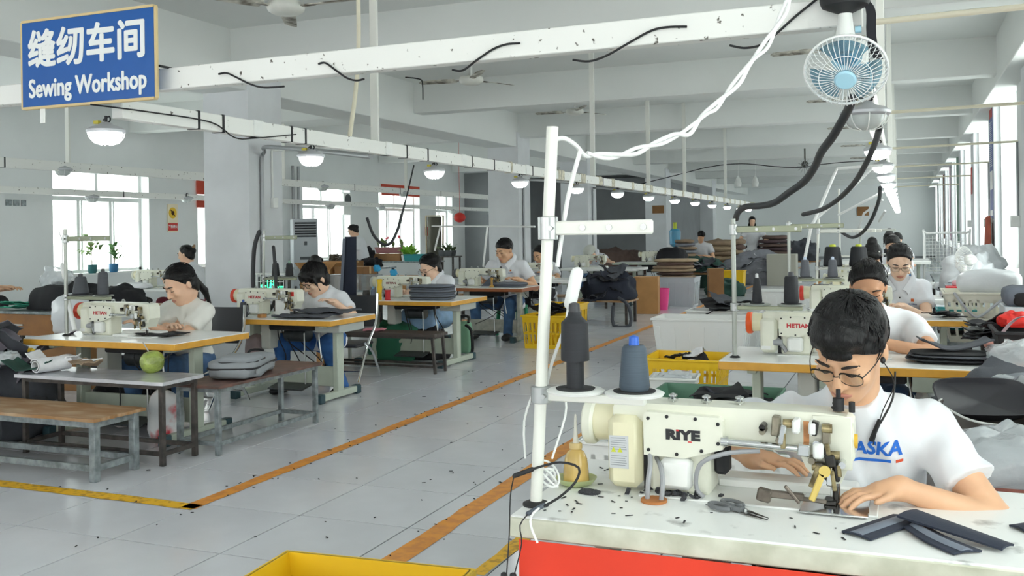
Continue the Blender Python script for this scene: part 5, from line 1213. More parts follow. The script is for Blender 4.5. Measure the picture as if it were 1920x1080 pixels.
t = T('scissors', 'grey handled thread scissors lying open on the near table', 'scissors', atz(1392, 962, .7005), -.62)
sg = mat('scissor_grip', '#6f7275', .6)
for s, dx in ((1, 0), (-1, .0)):
    pts = [(-.02 + .0, s*.006, .008)] + [(-.055 - .032*math.cos(a), s*(.022 + .017*math.sin(a)), .008) for a in [2*PI*k/14 - PI for k in range(15)]]
    obj('handle', B().tube([(p[0], p[1], p[2]) for p in pts[1:]], .006, 8, sm=2).tube([(-.035, s*.012, .008), (.0, s*.004, .008)], .0065, 8), sg, t)
    obj('blade', B().prism([(0, s*.007), (.02, s*.01), (.085, s*.001), (.02, -s*.002)], .005 + .002*s, .0068 + .002*s, 'z'), m_dk, t)
obj('pivot', B().cyl((.012, .0, .003), (.012, 0, .013), .005, n=12), m_chr, t)
m_nv = mat('neoprene_navy', '#2b3242', .75, bump=.1, bscale=200); m_gb = mat('grey_binding', '#747c8a', .6)
def strapiece(label, a, b_, w0, w1, band, z=.702, lift=0, curve=0):
    a, b_ = Vector(a), Vector(b_); d = b_-a; n_ = Vector((-d.y, d.x, 0)).normalized()
    t = T('fabric_strap', label, 'fabric', (a+b_)/2); o_ = (a+b_)/2
    def fn(u0, u1, dz): return lambda u, v: a + d*u + n_*((u0 + (u1-u0)*v)*(w0 + (w1-w0)*u) + curve*math.sin(PI*u)) - o_ + V(0, 0, dz + lift*(1-u) + .004*math.sin(PI*v))
    obj('cloth', B().sheet(fn(-.5, .5, .004), 14, 6, .005), m_nv, t, 60)
    if band: obj('grey_band', B().sheet(fn(band[0], band[1], .0085), 14, 3, .003), m_gb, t, 60)
    return t
strapiece('navy fabric strap with a grey band, left one of the fanned three', atz(1605, 1008, .70), atz(1700, 975, .703), .075, .07, (-.22, .2))
strapiece('navy fabric strap with a grey band running towards the front table edge', atz(1715, 990, .705), atz(1815, 1040, .70), .055, .07, (-.25, .18), curve=-.01)
strapiece('folded navy fabric strap lying on top of the other two', atz(1700, 975, .712), atz(1890, 1030, .705), .08, .05, None, lift=.012)
strapiece('dark navy fabric piece cut by the right picture edge on the near table', atz(1908, 995, .70), atz(1990, 985, .70), .05, .06, None)
t = T('neckband_headset', 'black neckband headset hung on the corner of the near white table', 'headset', atz(1010, 950, .70))
o_ = t.location; P2 = lambda x, y, Y: atY(x, y, Y) - o_
obj('neck_loop', B().tube([P2(968, 890, 2.24), P2(1010, 876, 2.28), P2(1050, 867, 2.3), P2(1085, 877, 2.3), P2(1078, 905, 2.27), P2(1045, 935, 2.24), P2(1010, 953, 2.22), P2(992, 962, 2.2)], .0032, 8), m_blk, t)
obj('control_stick', B().tube([P2(965, 892, 2.24), P2(998, 880, 2.27)], .0062, 8, round_=1, sm=1), m_blk, t); obj('control_stick', B().tube([P2(990, 963, 2.195), P2(1020, 947, 2.23)], .0062, 8, round_=1, sm=1), mat('stick_grey', '#4d5560', .5), t)
obj('ear_wire', B().tube([P2(964, 892, 2.235), P2(957, 930, 2.18), P2(955, 1000, 2.17), P2(950, 1075, 2.16)], .0016, 6), m_blk, t); obj('ear_wire', B().tube([P2(990, 964, 2.19), P2(975, 985, 2.175), P2(978, 1020, 2.17), P2(965, 1075, 2.16)], .0016, 6), m_blk, t)
obj('ear_bud', B().ell(P2(945, 1078, 2.16), (.009, .008, .007), 10, 8), m_blk, t); obj('ear_bud', B().ell(P2(962, 1079, 2.16), (.009, .008, .007), 10, 8), m_blk, t)
b = B()
for k in range(5): b.tube([atz(1018, 928, .7) + V(.03*math.cos(a) + .004*k, .02*math.sin(a), .012 + .03*(1+math.cos(a+k))+.004*k) for a in [2*PI*j/14 for j in range(15)]], .003, 6, sm=2)
one('cable_bundle', 'white cable bundled round the foot of the near thread stand', 'cable', b, m_cable)
for lab, pp in [('white lead dropping over the near table corner', [(1030, 940, 2.26), (1000, 962, 2.19), (995, 985, 2.165), (1008, 1018, 2.16)]), ('white lead left of the near thread stand', [(985, 860, 2.33), (983, 790, 2.34), (1000, 735, 2.33)]), ('white lead right of the near thread stand', [(1035, 860, 2.33), (1060, 780, 2.34), (1060, 745, 2.33)])]:
    one('pedal_cable', lab, 'cable', B().tube([atY(*q) for q in pp], .003, 6), m_cable)
t = T('inline_plug', 'white inline plug hanging on a cord beside the near thread stand', 'plug', atY(1076, 540, 2.36)); o_ = t.location
obj('plug_body', B().tube([atY(1082, 512, 2.36) - o_, atY(1069, 570, 2.36) - o_], .0165, 14, sm=1, round_=.5), m_cable, t)
obj('cord', B().tube([atY(1088, 283, 2.36) - o_, atY(1065, 370, 2.36) - o_, atY(1045, 500, 2.34) - o_], .006, 8).tube([atY(1066, 572, 2.36) - o_, atY(1060, 610, 2.36) - o_, atY(1035, 680, 2.34) - o_, atY(1022, 735, 2.34) - o_], .0045, 8), m_cable, t)
lump('lint_clump', 'clump of dark lint beside the oil dish', 'lint', atz(1105, 925, .7), (.03, .02, .006), MATS['grey_lint'], .6, 8, 3)
b = B(); r_ = random.Random(4)
for k in range(60):
    p = V(r_.uniform(-.85, -.1), r_.uniform(2.24, 2.75), .7015); b.box(p, (r_.uniform(.004, .02), r_.uniform(.002, .005), .0012), (0, 0, r_.uniform(0, 3)))
o = obj('lint_scraps', b, MATS['lint']); tag(o, 'dark thread ends strewn over the near white table', 'lint', kind='stuff')
# ---------------- yellow basket at the lower edge, crates in the aisle
A_, B_ = atz(545, 1030, .27), atz(888, 1064, .27); d_ = (B_ - A_); n_ = Vector((d_.y, -d_.x, 0)).normalized()
cyb = (A_ + B_)/2 + n_*.19
yb_ = crate('basket', 'yellow plastic basket with a wide rim at the lower picture edge', (cyb.x, cyb.y, 0), d_.length, .38, .27, m_ycr, math.atan2(d_.y, d_.x), rim=.05, flare=.04)
# basket seen at the bottom edge
def fill(label, p, sp, sz, m, g, n=4, seed=1, dz=.025): pieces(n, 'fabric_piece', label, 'fabric', p, sp, sz, m, g, dz, .03, seed, .3)
crate('crate', 'cream white slotted crate on the floor behind the near table', (-.90, 4.36, 0), .94, .5, .46, m_wcr)
crate('tub', 'green plastic tub of black fabric under the ochre table behind', (-1.2, 6.6, 0), .84, .66, .29, m_gcr, .0, solid=True, flare=.06, cat='tub')
fill('black piece in the green tub', (-1.1, 6.6, .19), (.14, .12), (.42, .36), [f_blk, f_navy], 'black fabric in the green tub', 4, 2)
crate('tub', 'small white tub beside the green tub', (-1.62, 7.2, 0), .34, .3, .30, m_wcr, .1, solid=True, cat='tub')
lump('plastic_bag', 'crumpled clear plastic bag in the small white tub', 'bag', (-1.62, 7.2, .2), (.14, .12, .08), m_plastic, .5, 6, 7)
crate('crate', 'yellow slotted crate with black cut pieces beside the green tub', (-1.68, 7.95, 0), .62, .56, .36, m_ycr, .0)
fill('black cut piece in the yellow aisle crate', (-1.66, 7.85, .28), (.18, .14), (.24, .16), [f_blk, f_whi], 'cut pieces in the yellow aisle crate', 5, 3)
crate('tub', 'large white ribbed tub standing in the aisle', (-1.98, 10.2, 0), .98, .62, .48, m_wcr, .0, solid=True, ribs=1, flare=.07, rim=.04, cat='tub')
crate('tub', 'white tub heaped with black pieces behind the ribbed tub', (-1.95, 11.4, 0), .84, .5, .46, m_wcr, .0, solid=True, ribs=1, flare=.06, cat='tub')
fill('black backpack panel in the white tub', (-1.9, 11.35, .44), (.2, .12), (.5, .34), [f_blk, f_char], 'black panels in the aisle tub', 5, 4, .03)
crate('tub', 'white tub farther back along the right row', (-1.75, 15.6, 0), .9, .6, .44, m_wcr, .0, solid=True, ribs=1, flare=.06, cat='tub')
crate('crate', 'yellow slotted crate of black fabric by the brown edged table', (-4.0, 11.0, 0), .56, .44, .40, m_ycr, .0, rows=2)
fill('black fabric in the nearer yellow crate', (-4.0, 11.0, .37), (.14, .1), (.36, .3), [f_blk], 'black fabric in the nearer yellow crate', 4, 5)
crate('crate', 'second yellow slotted crate partly behind the first', (-4.1, 11.75, 0), .56, .44, .48, m_ycr, .0, rows=2)
crate('tub', 'large grey ribbed tub piled with folded brown fabric', (-3.95, 17.75, 0), .84, .6, .54, m_ggr, 0, solid=True, ribs=1, flare=.05, cat='tub')
folded(6, 'folded_fabric', 'folded tan fabric, %s from the bottom of the pile on the grey tub', 'fabric', (-3.95, 17.75, .5), (.40, .28, .035), [f_tan, f_brn, fab('beige', '#a8957a')], 'folded fabric on the grey tub', 3, .04)
# ---------------- left foreground
bt = Vector((-4.9, 4.77, .52))
for k, (px, py, w_, l_, m_, rz, cu_, lab) in enumerate([(60, 697, .34, .16, f_grn, .2, .05, 'dark green folded sheet under the white rolls'), (100, 692, .34, .13, f_whi, .1, .07, 'white folded sheet on the metal topped table, left one'), (150, 690, .36, .12, f_whi, -.25, .03, 'white vinyl strip trailing right over the metal top'), (160, 698, .28, .12, f_tan, -.4, .02, 'tan and white strip nearest the metal table edge')]):
    one('folded_sheet', lab, 'fabric', crumple_b(w_, l_, .022, k+20, .008, cu_), m_, 'folded sheets on the metal topped table', atz(px, py, .52) + V(0, 0, .012*k), rz, 60)
b = B().sheet(lambda u, v: (-.11 + .22*v, (.055 - .028*u)*math.cos(5.5*PI/2*u*1.2 + .4)*1.25, .048 + (.05 - .025*u)*math.sin(5.5*PI/2*u*1.2 + .4)), 30, 3, .007)
one('rolled_sheet', 'white rolled vinyl sheet with dark edge on the metal topped table', 'fabric', b, f_whi, None, atz(97, 697, .52), PI/2 - .25, 60)
# grey backpack on the stained bench
bp_ = T('backpack', 'grey backpack with black piping lying on the stained bench', 'bag', V(-4.22, 5.42, .45), .35)
bg_ = mat('backpack_grey', '#8d9296', .8, bump=.1, bscale=150)
obj('bag_body', pillow(B(), (0, 0, .065), (.17, .29, .065), .42, .03, 9, 4, 34, 16), bg_, bp_, 60)
obj('front_pocket', pillow(B(), (.02, -.10, .10), (.13, .15, .05), .45, .025, 9, 6, 28, 12), bg_, bp_, 60)
pp = [V(.173*math.copysign(abs(math.cos(a))**.35, math.cos(a)), .293*math.copysign(abs(math.sin(a))**.35, math.sin(a)), .075) for a in [2*PI*k/40 for k in range(41)]]
obj('piping', B().tube(pp, .007, 6, sm=1), m_blk, bp_)
obj('zip', B().tube([V(.135*math.copysign(abs(math.cos(a))**.4, math.cos(a))+.02, .155*math.copysign(abs(math.sin(a))**.4, math.sin(a))-.10, .112) for a in [2*PI*k/30 for k in range(31)]], .005, 6, sm=1), m_blk, bp_)
obj('grab_handle', B().tube([(-.06, .28, .1), (-.04, .31, .13), (.04, .31, .13), (.06, .28, .1)], .009, 8), m_blk, bp_)
obj('shoulder_strap', B().sheet(lambda u, v: (.17 + .03*math.sin(PI*u) , -.25 + .4*u, .05 + .03*(v-.5) + .02*math.sin(PI*u)), 12, 2, .012), bg_, bp_, 60)
t = T('wrapped_coconut', 'green coconut wrapped in shiny film with a straw on the metal table edge', 'fruit', atz(285, 699, .52))
obj('nut', pillow(B(), (0, 0, .072), (.075, .075, .072), .95, .008, 14, 2, 22, 14), mat('green_film', '#8fa048', .22, var=.3, scale=18, spec=.8, bump=.7, bscale=40), t, 180)
obj('straw', B().cyl((-.02, 0, .13), (-.075, 0, .2), .004), m_steel, t)
lump('plastic_bag', 'clear bag with red and green print under the metal topped table', 'bag', (-4.75, 5.25, 0), (.13, .08, .22), mat('printed_bag', '#dfe2e4', .3, col2='#c23a44', scale=5, lo=.5, hi=.6), .3, 5, 3)
pieces(14, 'fabric_piece', 'grey fabric piece in the heap at the left', 'fabric', (-6.05, 4.95, .12), (.42, .3), (.62, .5), [f_grey, f_char, fab('mauve', '#7b7680')], 'grey fabric heap at the left', .045, .07, 31, .5)
lump('fabric_heap', 'dark core of the grey fabric heap beside the nearest left table', 'fabric', (-6.1, 5.0, 0), (.5, .36, .34), f_char, .35, 6, 5)
lump('plastic_bag', 'pale crumpled plastic on top of the grey fabric heap', 'bag', atY(12, 668, 4.8) - V(0, 0, .05), (.10, .07, .05), m_plastic, .5, 7, 12)
pieces(6, 'fabric_piece', 'grey fabric piece behind the nearest left table leg', 'fabric', (-5.55, 5.75, .24), (.25, .15), (.5, .35), [f_grey, f_char], 'grey fabric under the nearest left table', .03, .05, 33, .4)
lump('fabric_heap', 'dark bag of cloth under the nearest left table', 'bag', (-5.45, 5.75, 0), (.42, .22, .2), f_blk, .35, 6, 8)
one('sewing_piece', 'black fabric under the needle of the nearest left machine', 'fabric', crumple_b(.34, .22, .012, 41, .008, .0), f_blk, None, (-4.93, 5.42, .703), -.1, 60)
one('paper_strip', 'small white paper under the nearest left needle', 'paper', B().bx(-.07, .07, -.04, .04, 0, .02, .004), m_white, None, (-5.13, 5.27, .701), 0)
one('thread_snips', 'black thread snips on the nearest left table', 'snips', B().bar((0, 0, .008), (.09, .02, .008), .014, .012, ch=.003).bar((0, .01, .008), (.08, -.02, .008), .01, .01, ch=.003), m_blk, None, atz(155, 626, .701))
t = T('inline_plug', 'white inline plug hanging from the stand nearest the benches', 'plug', atY(120, 505, 5.24)); o_ = t.location
obj('plug_body', B().tube([atY(117, 497, 5.24) - o_, atY(121, 520, 5.24) - o_], .016, 10, sm=1, round_=.5), m_cable, t); obj('cord', B().tube([atY(117, 496, 5.24) - o_, atY(117, 455, 5.24) - o_, atY(110, 434, 5.24) - o_], .004, 6), m_cable, t)
one('sleeve_tube', 'white tube sloping from the stand to the nearest left table', 'tube', B().tube([atY(126, 556, 5.25), atY(140, 619, 5.2)], .016, 10, sm=1), m_cable)
# items on the second to fourth left tables
for k, (x, y, rz, lab) in enumerate([(-4.72, 6.93, .15, 'dark grey folded fabric on the second left table, lower piece'), (-4.62, 7.08, -.1, 'dark grey folded fabric on the second left table, upper piece')]):
    one('folded_fabric', lab, 'fabric', crumple_b(.52, .3, .02, 51+k, .014, .0), f_char, 'grey fabric on the second left table', (x, y, .702 + .03*k), rz, 60)
cone('charcoal thread cone with blue tip on the second left table', V(-5.30, 6.82, .7), .036, .026, .13, '#3a3d44', '#2f56b0', pad=False)
one('tape_roll', 'roll of brown tape on the second left table', 'tape', B().lathe([(.02, 0), (.04, 0), (.04, .03), (.02, .03), (.02, 0)], n=20, cap=False), mat('tape_brown', '#a8743a', .3), None, (-5.12, 6.84, .7))
one('white_card', 'blank white card standing under the second left machine arm', 'card', B().bx(-.075, .075, -.002, .002, 0, .15), m_white, None, (-5.0, 6.97, .706), 0)
one('permit_sticker', 'small red and white sticker on the second left machine head', 'sticker', B().bx(-.018, .018, -.001, .001, -.02, .02), mat('sticker_red', '#d43a35', .4), None, (-4.90, 6.968, .895), 0)
def graybag(lab, p, rz, grp): 
    t = T('folded_bag', lab, 'bag', p, rz, grp)
    obj('bag_panel', pillow(B(), (0, 0, .028), (.22, .16, .028), .32, .008, 9, 3, 28, 10), fab('bag', '#676d78'), t, 60)
    obj('piping', B().tube([V(.225*math.copysign(abs(math.cos(a))**.4, math.cos(a)), .165*math.copysign(abs(math.sin(a))**.4, math.sin(a)), .03) for a in [2*PI*k/36 for k in range(37)]], .006, 6, sm=1), m_blk, t); return t
for k in range(3): graybag('grey folded bag with black piping, %s of the stack on the third left table' % ['lowest', 'middle', 'top'][k], (-4.66 - .015*k, 9.18 + .02*k, .70 + .05*k), .1 - .12*k, 'stacked grey bags on the third left table')
graybag('grey bag with black piping on the brown edged table', (-4.74, 11.52, .70), .1, None)
one('bag_flap', 'grey triangular bag flap standing up before the man in jeans', 'fabric', B().prism([(-.13, 0), (.14, .02), (.11, .19), (.05, .17)], -.006, .006, 'y'), fab('bag', '#676d78'), None, (-4.98, 11.45, .70), .2)
one('spool', 'bright red thread spool on the third left table', 'thread', B().lathe([(.035, 0), (.035, .008), (.028, .012), (.03, .1), (.034, .104), (.034, .11)], n=18), mat('red_thread', '#c9242c', .5), None, atz(727, 563, .7))
one('yellow_tube', 'tall yellow plastic tube on the third left table', 'tube', B().lathe([(.025, 0), (.022, .06), (.03, .13), (.022, .16), (.032, .22), (.01, .225)], n=16), m_ycr, None, atz(712, 562, .7))
cone('slate thread cone beside the yellow tube', atz(700, 562, .7), .034, .024, .12, '#5f6a7c', '#7fb4d8', pad=False)
one('steel_jar', 'dark steel jar at the left end of the third left table', 'jar', B().lathe([(.04, 0), (.042, .07), (.036, .085), (.036, .10)], n=18), m_dk, None, atz(687, 561, .7))
for px, py, lab in [(707, 510, 'blue ribbon bow tied on the left of the third machine'), (738, 473+45, 'blue ribbon bow tied on top of the third machine')]:
    lump('ribbon_bow', lab, 'ribbon', atY(px, py, 9.24), (.04, .02, .035), mat('ribbon_blue', '#2f9fd0', .5), .6, 8, 5, flat=False)
one('yellow_bobbin', 'yellow based brown bobbin on the brown edged table', 'bobbin', B().lathe([(.035, 0), (.03, .02), (.014, .03), (.014, .1), (.024, .105), (.024, .125), (.005, .13)], n=16), mat('bobbin_brass', '#b58a3a', .4), None, atz(922, 539, .7))
# under the left tables
lump('cloth_bundle', 'green cloth bundle under the third left table', 'bag', (-5.3, 9.5, 0), (.28, .2, .26), mat('green_bundle', '#2c6f56', .7), .4, 6, 3)
lump('cloth_bundle', 'black bag slumped under the third left table', 'bag', (-4.95, 9.6, 0), (.2, .18, .22), f_blk, .4, 6, 6)
one('pink_cloth', 'pink cloth on the dark splayed bench', 'cloth', crumple_b(.22, .14, .015, 77, .008), mat('pink', '#d88a98', .8), None, (-5.1, 8.7, .401), .3, 60)
t = T('backpack', 'small green and black backpack on the floor right of the third left table', 'bag', (-4.68, 10.0, 0), .2)
obj('bag_body', pillow(B(), (0, 0, .2), (.09, .11, .18), .5, .02, 8, 3, 20, 12), mat('pale_green_bag', '#7aa88a', .8), t, 60)
obj('shoulder_strap', B().tube([(.05, -.14, .36), (.12, -.17, .3), (.13, -.16, .1), (.1, -.12, .02)], .018, 8), m_blk, t); obj('grab_handle', B().tube([(-.05, 0, .39), (-.03, 0, .45), (.05, 0, .44), (.06, -.05, .38)], .016, 8), m_blk, t)
lump('cloth_bag', 'mauve cloth bag hung under the second left table', 'bag', (-5.32, 7.0, .34), (.08, .07, .12), fab('mauve2', '#9a8a8c'), .3, 6, 4)
one('white_board', 'white board leaning behind the legs of the second left table', 'board', B().bx(-.35, .35, -.006, .006, 0, .48), m_white, None, (-5.45, 7.62, .0), 0)
carton('small cardboard box under the second left table', (-5.72, 8.3, .0), .36, .25, .42, m_card)
t = T('stool', 'green plastic stool under the man in jeans', 'stool', (-5.0, 12.25, 0))
obj('seat', B().bx(-.17, .17, -.17, .17, .36, .40, .012), mat('stool_green', '#1f8a63', .4), t)
for sx in (-1, 1):
    for sy in (-1, 1): obj('leg', B().bar((sx*.14, sy*.14, .36), (sx*.17, sy*.17, 0), .05, .05, ch=.01), MATS['stool_green'], t)
for (p, lab) in [((-5.0, 10.25), 'woman in the pale skirt'), ((-5.2, 14.8), 'woman in the printed t-shirt'), ((-5.4, 19.5), 'capped worker'), ((-.25, 3.05), 'man in glasses'), ((-.27, 6.2), 'broad shouldered woman'), ((-.15, 8.92), 'sleek haired woman'), ((-.2, 11.55), 'worker with white beads')]:
    t = T('stool', 'wooden stool under the ' + lab, 'stool', (p[0], p[1], 0)); obj('seat', B().bx(-.18, .18, -.14, .14, .34, .375, .006), m_ply, t)
    for sx in (-1, 1):
        for sy in (-1, 1): obj('leg', B().bar((sx*.14, sy*.1, .34), (sx*.17, sy*.12, 0), .03, .03), m_dkst, t)
# ---------------- left background: tables, machines, heaps by the windows
def side_table(lab, p, w, d, h, mtop, rz=0, panel=None):
    t = T('work_table', lab, 'table', p, rz); obj('tabletop', B().bx(-w/2, w/2, -d/2, d/2, h-.03, h, .004), mtop, t)
    for sx in (-1, 1):
        for sy in (-1, 1): obj('leg', B().bx(sx*(w/2-.05)-.02, sx*(w/2-.05)+.02, sy*(d/2-.05)-.02, sy*(d/2-.05)+.02, 0, h-.03), m_dkst, t)
    if panel: obj('drawer_panel', B().bx(-w/2+.04, w/2-.04, -d/2+.02, -d/2+.04, h-.25, h-.03), panel, t); obj('drawer_pull', B().bx(-.08, .08, -d/2+.008, -d/2+.02, h-.15, h-.135), m_steel, t)
    return t
m_oldwood = mat('old_varnish', '#8a5a22', .5, var=.15, scale=6)
side_table('old brown desk with a drawer at the left edge', (-8.5, 7.55, 0), 1.2, .6, .66, m_pgrey, 0, m_oldwood)
pieces(4, 'green_cloth', 'bright green cloth on the old brown desk', 'cloth', (-8.62, 7.4, .67), (.12, .08), (.34, .24), [mat('mint_cloth', '#3f9f86', .8)], 'green cloth on the brown desk', .014, .02, 5, .1)
lump('black_bag', 'large black bag heap on the old brown desk', 'bag', (-8.15, 7.6, .66), (.42, .26, .17), f_blk, .4, 6, 3)
lump('black_bag', 'second black bag with white print behind the thread cones', 'bag', (-7.72, 7.85, .66), (.3, .2, .14), f_blk, .45, 6, 9)
lump('plastic_bag', 'crumpled clear plastic bag on the black bags', 'bag', V(-8.25, 7.55, .88), (.15, .12, .13), m_plastic, .6, 7, 4)
lump('polybag', 'white sack hanging behind the two charcoal cones', 'bag', V(-7.3, 6.85, .5), (.19, .14, .24), m_wplastic, .3, 5, 6)
carton('large cardboard box behind the nearest left table', (-7.25, 6.85, 0), .52, .4, .5, m_cardd)
carton('cardboard box of yellow cloth at the far left', (-7.9, 6.9, 0), .42, .34, .24, m_cardd)
lump('yellow_cloth', 'yellow cloth roll on the far left box, left one', 'cloth', (-8.0, 6.9, .24), (.1, .1, .06), m_ycr, .3, 6, 2); lump('yellow_cloth', 'yellow cloth roll on the far left box, right one', 'cloth', (-7.78, 6.9, .24), (.08, .09, .06), m_ycr, .3, 6, 5)
t = T('stool', 'red topped stool cut by the left picture edge', 'stool', atz(2, 640, .0) * 0 + V(-7.22, 5.85, 0)); obj('seat', B().bx(-.15, .15, -.15, .15, .64, .68, .01), mat('red_seat', '#b8353b', .4), t)
for sx in (-1, 1):
    for sy in (-1, 1): obj('leg', B().bx(sx*.13-.015, sx*.13+.015, sy*.13-.015, sy*.13+.015, 0, .64), m_pgrey, t)
side_table('pale table by the window with the two potted plants', (-9.3, 10.3, 0), 1.7, .7, .72, m_lam)
mb = machine('sewing_machine', 'white machine by the window with the two potted plants', (-9.55, 10.3, .72), '', '#7c2a2a', None)
lump('white_cloth', 'white cloth spread on the pale table by the window', 'cloth', (-9.6, 10.05, .72), (.28, .12, .05), f_whi, .5, 6, 5)
side_table('low wooden table with black cloth behind the ponytailed woman', (-8.7, 9.0, 0), .9, .5, .60, m_ply)
lump('black_cloth', 'black cloth on the low wooden table', 'cloth', (-8.7, 9.0, .60), (.3, .2, .06), f_blk, .4, 6, 8)
t = T('stool', 'stool under the woman with the hair claw', 'stool', (-8.75, 10.95, 0)); obj('seat', B().bx(-.16, .16, -.16, .16, .36, .40, .01), m_dkst, t)
for sx in (-1, 1): obj('leg', B().bx(sx*.12-.02, sx*.12+.02, -.12, .12, 0, .36), m_dkst, t)
lump('yellow_bag', 'yellow bag leaning at the left of the big pillar', 'bag', (-7.65, 9.9, .45), (.13, .1, .22), m_ycr, .3, 5, 4); side_table('small dark table beside the big pillar', (-7.65, 9.75, 0), .7, .5, .45, m_dkst)
lump('white_sack', 'round white sack beside the big pillar', 'bag', (-7.45, 9.6, .45), (.14, .12, .14), m_wplastic, .15, 5, 7)
def potted(lab, p, pot, leafcol, n=14, h=.35, seed=1, spread=.12, name='potted_plant', potm=None):
    t = T(name, lab, 'plant', p); r = random.Random(seed)
    obj('pot', B().lathe([(.055, 0), (.07, .03), (.075, .14), (.07, .14), (.066, .12), (.001, .12)], n=18), potm or mat('pot_'+pot, pot, .4), t)
    st = B(); lv = []
    for k in range(3): st.tube([(0, 0, .12), (r.uniform(-.03, .03), r.uniform(-.03, .03), .12+h*.5), (r.uniform(-spread, spread)*.7, r.uniform(-spread, spread)*.7, .12+h*.9)], .004, 5)
    obj('stem', st, mat('stem', '#6b5a3a', .7), t); lm = mat('leaf_'+leafcol, leafcol, .5, var=.25, scale=10)
    me = mesh('leaf', B().sheet(lambda u, v: ((u-.5)*.075*math.sin(PI*min(.98, v+.02)), .13*v, .03*math.sin(PI*v)), 4, 5, .001), lm, 60)
    for k in range(n):
        a = r.uniform(0, 6.3); q = r.uniform(.2, 1); o = link('leaf', me, t, (spread*q*math.cos(a), spread*q*math.sin(a), .14+h*r.uniform(.25, 1)), (r.uniform(-.4, .9), 0, a - PI/2)); s_ = r.uniform(.6, 1.2); o.scale = (s_,)*3
    return t
potted('sparse citrus plant in a teal pot on the sill', V(-12.08, 11.75, .84), '#2c6a6c', '#5f8038', 34, .46, 3, .15)
potted('small plant in a blue pot on the sill', V(-12.08, 12.2, .84), '#2f6f9a', '#4b7a3c', 20, .3, 5, .09)
# signs and boards on the left wall
t = T('safety_sign', 'yellow disc safety sign with red warning panel on the wall', 'sign', V(XL + .012, 13.72, 1.75), PI/2)
obj('plate', B().bx(-.13, .13, -.004, .004, -.25, .25), mat('sign_cream', '#efe3c6', .5), t)
obj('disc', B().lathe([(.1, .004), (.1, .007)], M=Matrix.Rotation(PI/2, 4, 'X'), n=24).tf(Matrix.Translation((0, 0, .09))), mat('sign_yellow', '#e8bf2a', .5), t)
obj('pictogram', B().lathe([(.04, .007), (.04, .009)], M=Matrix.Rotation(PI/2, 4, 'X'), n=16).tf(Matrix.Translation((0, 0, .09))).box((0, -.008, .09), (.16, .002, .018), (0, .8, 0)), mat('sign_dark', '#5a3a1e', .6), t)
obj('red_panel', B().bx(-.12, .12, -.006, -.004, -.23, -.09), mat('sign_redp', '#cc3a32', .5), t)
b = text_mesh('严禁烟火', .058, .0005, .001); b.tf(Matrix.Translation((0, -.0068, -.16)) @ XZ); obj('lettering', b, m_let, t, 0)
def banner(lab, y0, y1, z0, z1): one('red_banner', lab, 'banner', B().bx(XL + .02, XL + .035, y0, y1, z0, z1), mat('banner_red', '#c0432c', .6), None)
banner('red banner across the window left of the big pillar', 14.35, 16.5, 1.95, 2.15); banner('upper red banner panel on the window left of the big pillar', 14.35, 16.5, 2.2, 2.55)
banner('red banner across the top of the fourth left window', 21.2, 23.25, 2.40, 2.68)
one('wall_switches', 'row of small switches on the left wall at the picture edge', 'switch', B().bx(XL, XL+.02, 10.25, 10.35, 1.9, 1.99, .004).bx(XL, XL+.02, 10.38, 10.48, 1.9, 1.99, .004).bx(XL, XL+.022, 10.52, 10.6, 1.9, 1.99, .004), m_pgrey)
t = T('wall_fan', 'white box fan mounted in the third left window', 'fan', V(XL + .1, 19.4, 2.13), PI/2)
obj('fan_box', B().bx(-.17, .17, -.06, .06, -.26, .26, .02), m_white, t); obj('grille', B().lathe([(.13, .06), (.13, .066), (.02, .07)], M=Matrix.Rotation(PI/2, 4, 'X'), n=24).tf(Matrix.Translation((0, 0, .1))), m_gm, t)
t = T('air_conditioner', 'tall grey floor standing air conditioner beside the third window', 'air conditioner', V(-11.6, 16.95, 0), PI/4)
obj('cabinet', B().bx(-.26, .26, -.17, .17, 0, 1.75, .02), mat('ac_grey', '#b9bfc4', .4), t)
for k in range(6): obj('louver', B().box((0, -.175, 1.66 - .055*k), (.44, .02, .03), (.5, 0, 0)), m_gm, t)
obj('logo_panel', B().bx(-.03, .03, -.176, -.17, 1.2, 1.28), m_gm, t); obj('key_panel', B().bx(-.12, .12, -.174, -.17, .9, .96), m_gm, t)
one('white_door', 'white door leaf standing beside the air conditioner', 'door', B().bx(-11.95, -11.9, 15.6, 16.4, 0, 1.85, .006), m_white)
one('window_pipe', 'pair of dark pipes rising beside the third left window', 'pipe', B().cyl((-12.1, 17.3, 0), (-12.1, 17.3, 2.9), .03).cyl((-12.1, 17.5, 0), (-12.1, 17.5, 2.9), .03), m_zinc)
# exit sign in its wire cage before the pillar
t = T('exit_sign', 'green running man exit sign in a white wire cage before the big pillar', 'sign', atY(508, 532, 8.6)); gm_ = mat('exit_green', '#35d68a', .4, emit=1.2)
obj('panel', B().bx(-.17, .17, 0, .03, -.085, .10, .006), m_blk, t)
obj('pictogram', B().bx(-.045, -.035, -.006, 0, -.06, .085).bx(.035, .045, -.006, 0, -.06, .085).bx(-.045, .045, -.006, 0, .078, .088).ell((.005, -.004, .055), (.012, .003, .012), 10, 6).bar((.003, -.003, .04), (-.005, -.003, 0), .022, .006, up=(0, 1, 0)).bar((-.005, -.003, 0), (.02, -.003, -.05), .012, .006, up=(0, 1, 0)).bar((-.005, -.003, 0), (-.03, -.003, -.035), .012, .006, up=(0, 1, 0)).bar((0, -.003, .035), (.03, -.003, .015), .009, .006, up=(0, 1, 0)), gm_, t)
obj('arrow', B().prism([(-.14, 0), (-.1, .03), (-.1, .01), (-.06, .01), (-.06, -.01), (-.1, -.01), (-.1, -.03)], -.004, 0), gm_, t)
b = text_mesh('EXIT', .055, .0005, .001); b.tf(Matrix.Translation((.105, -.002, -.02)) @ XZ); obj('lettering', b, gm_, t, 0)
g = B()
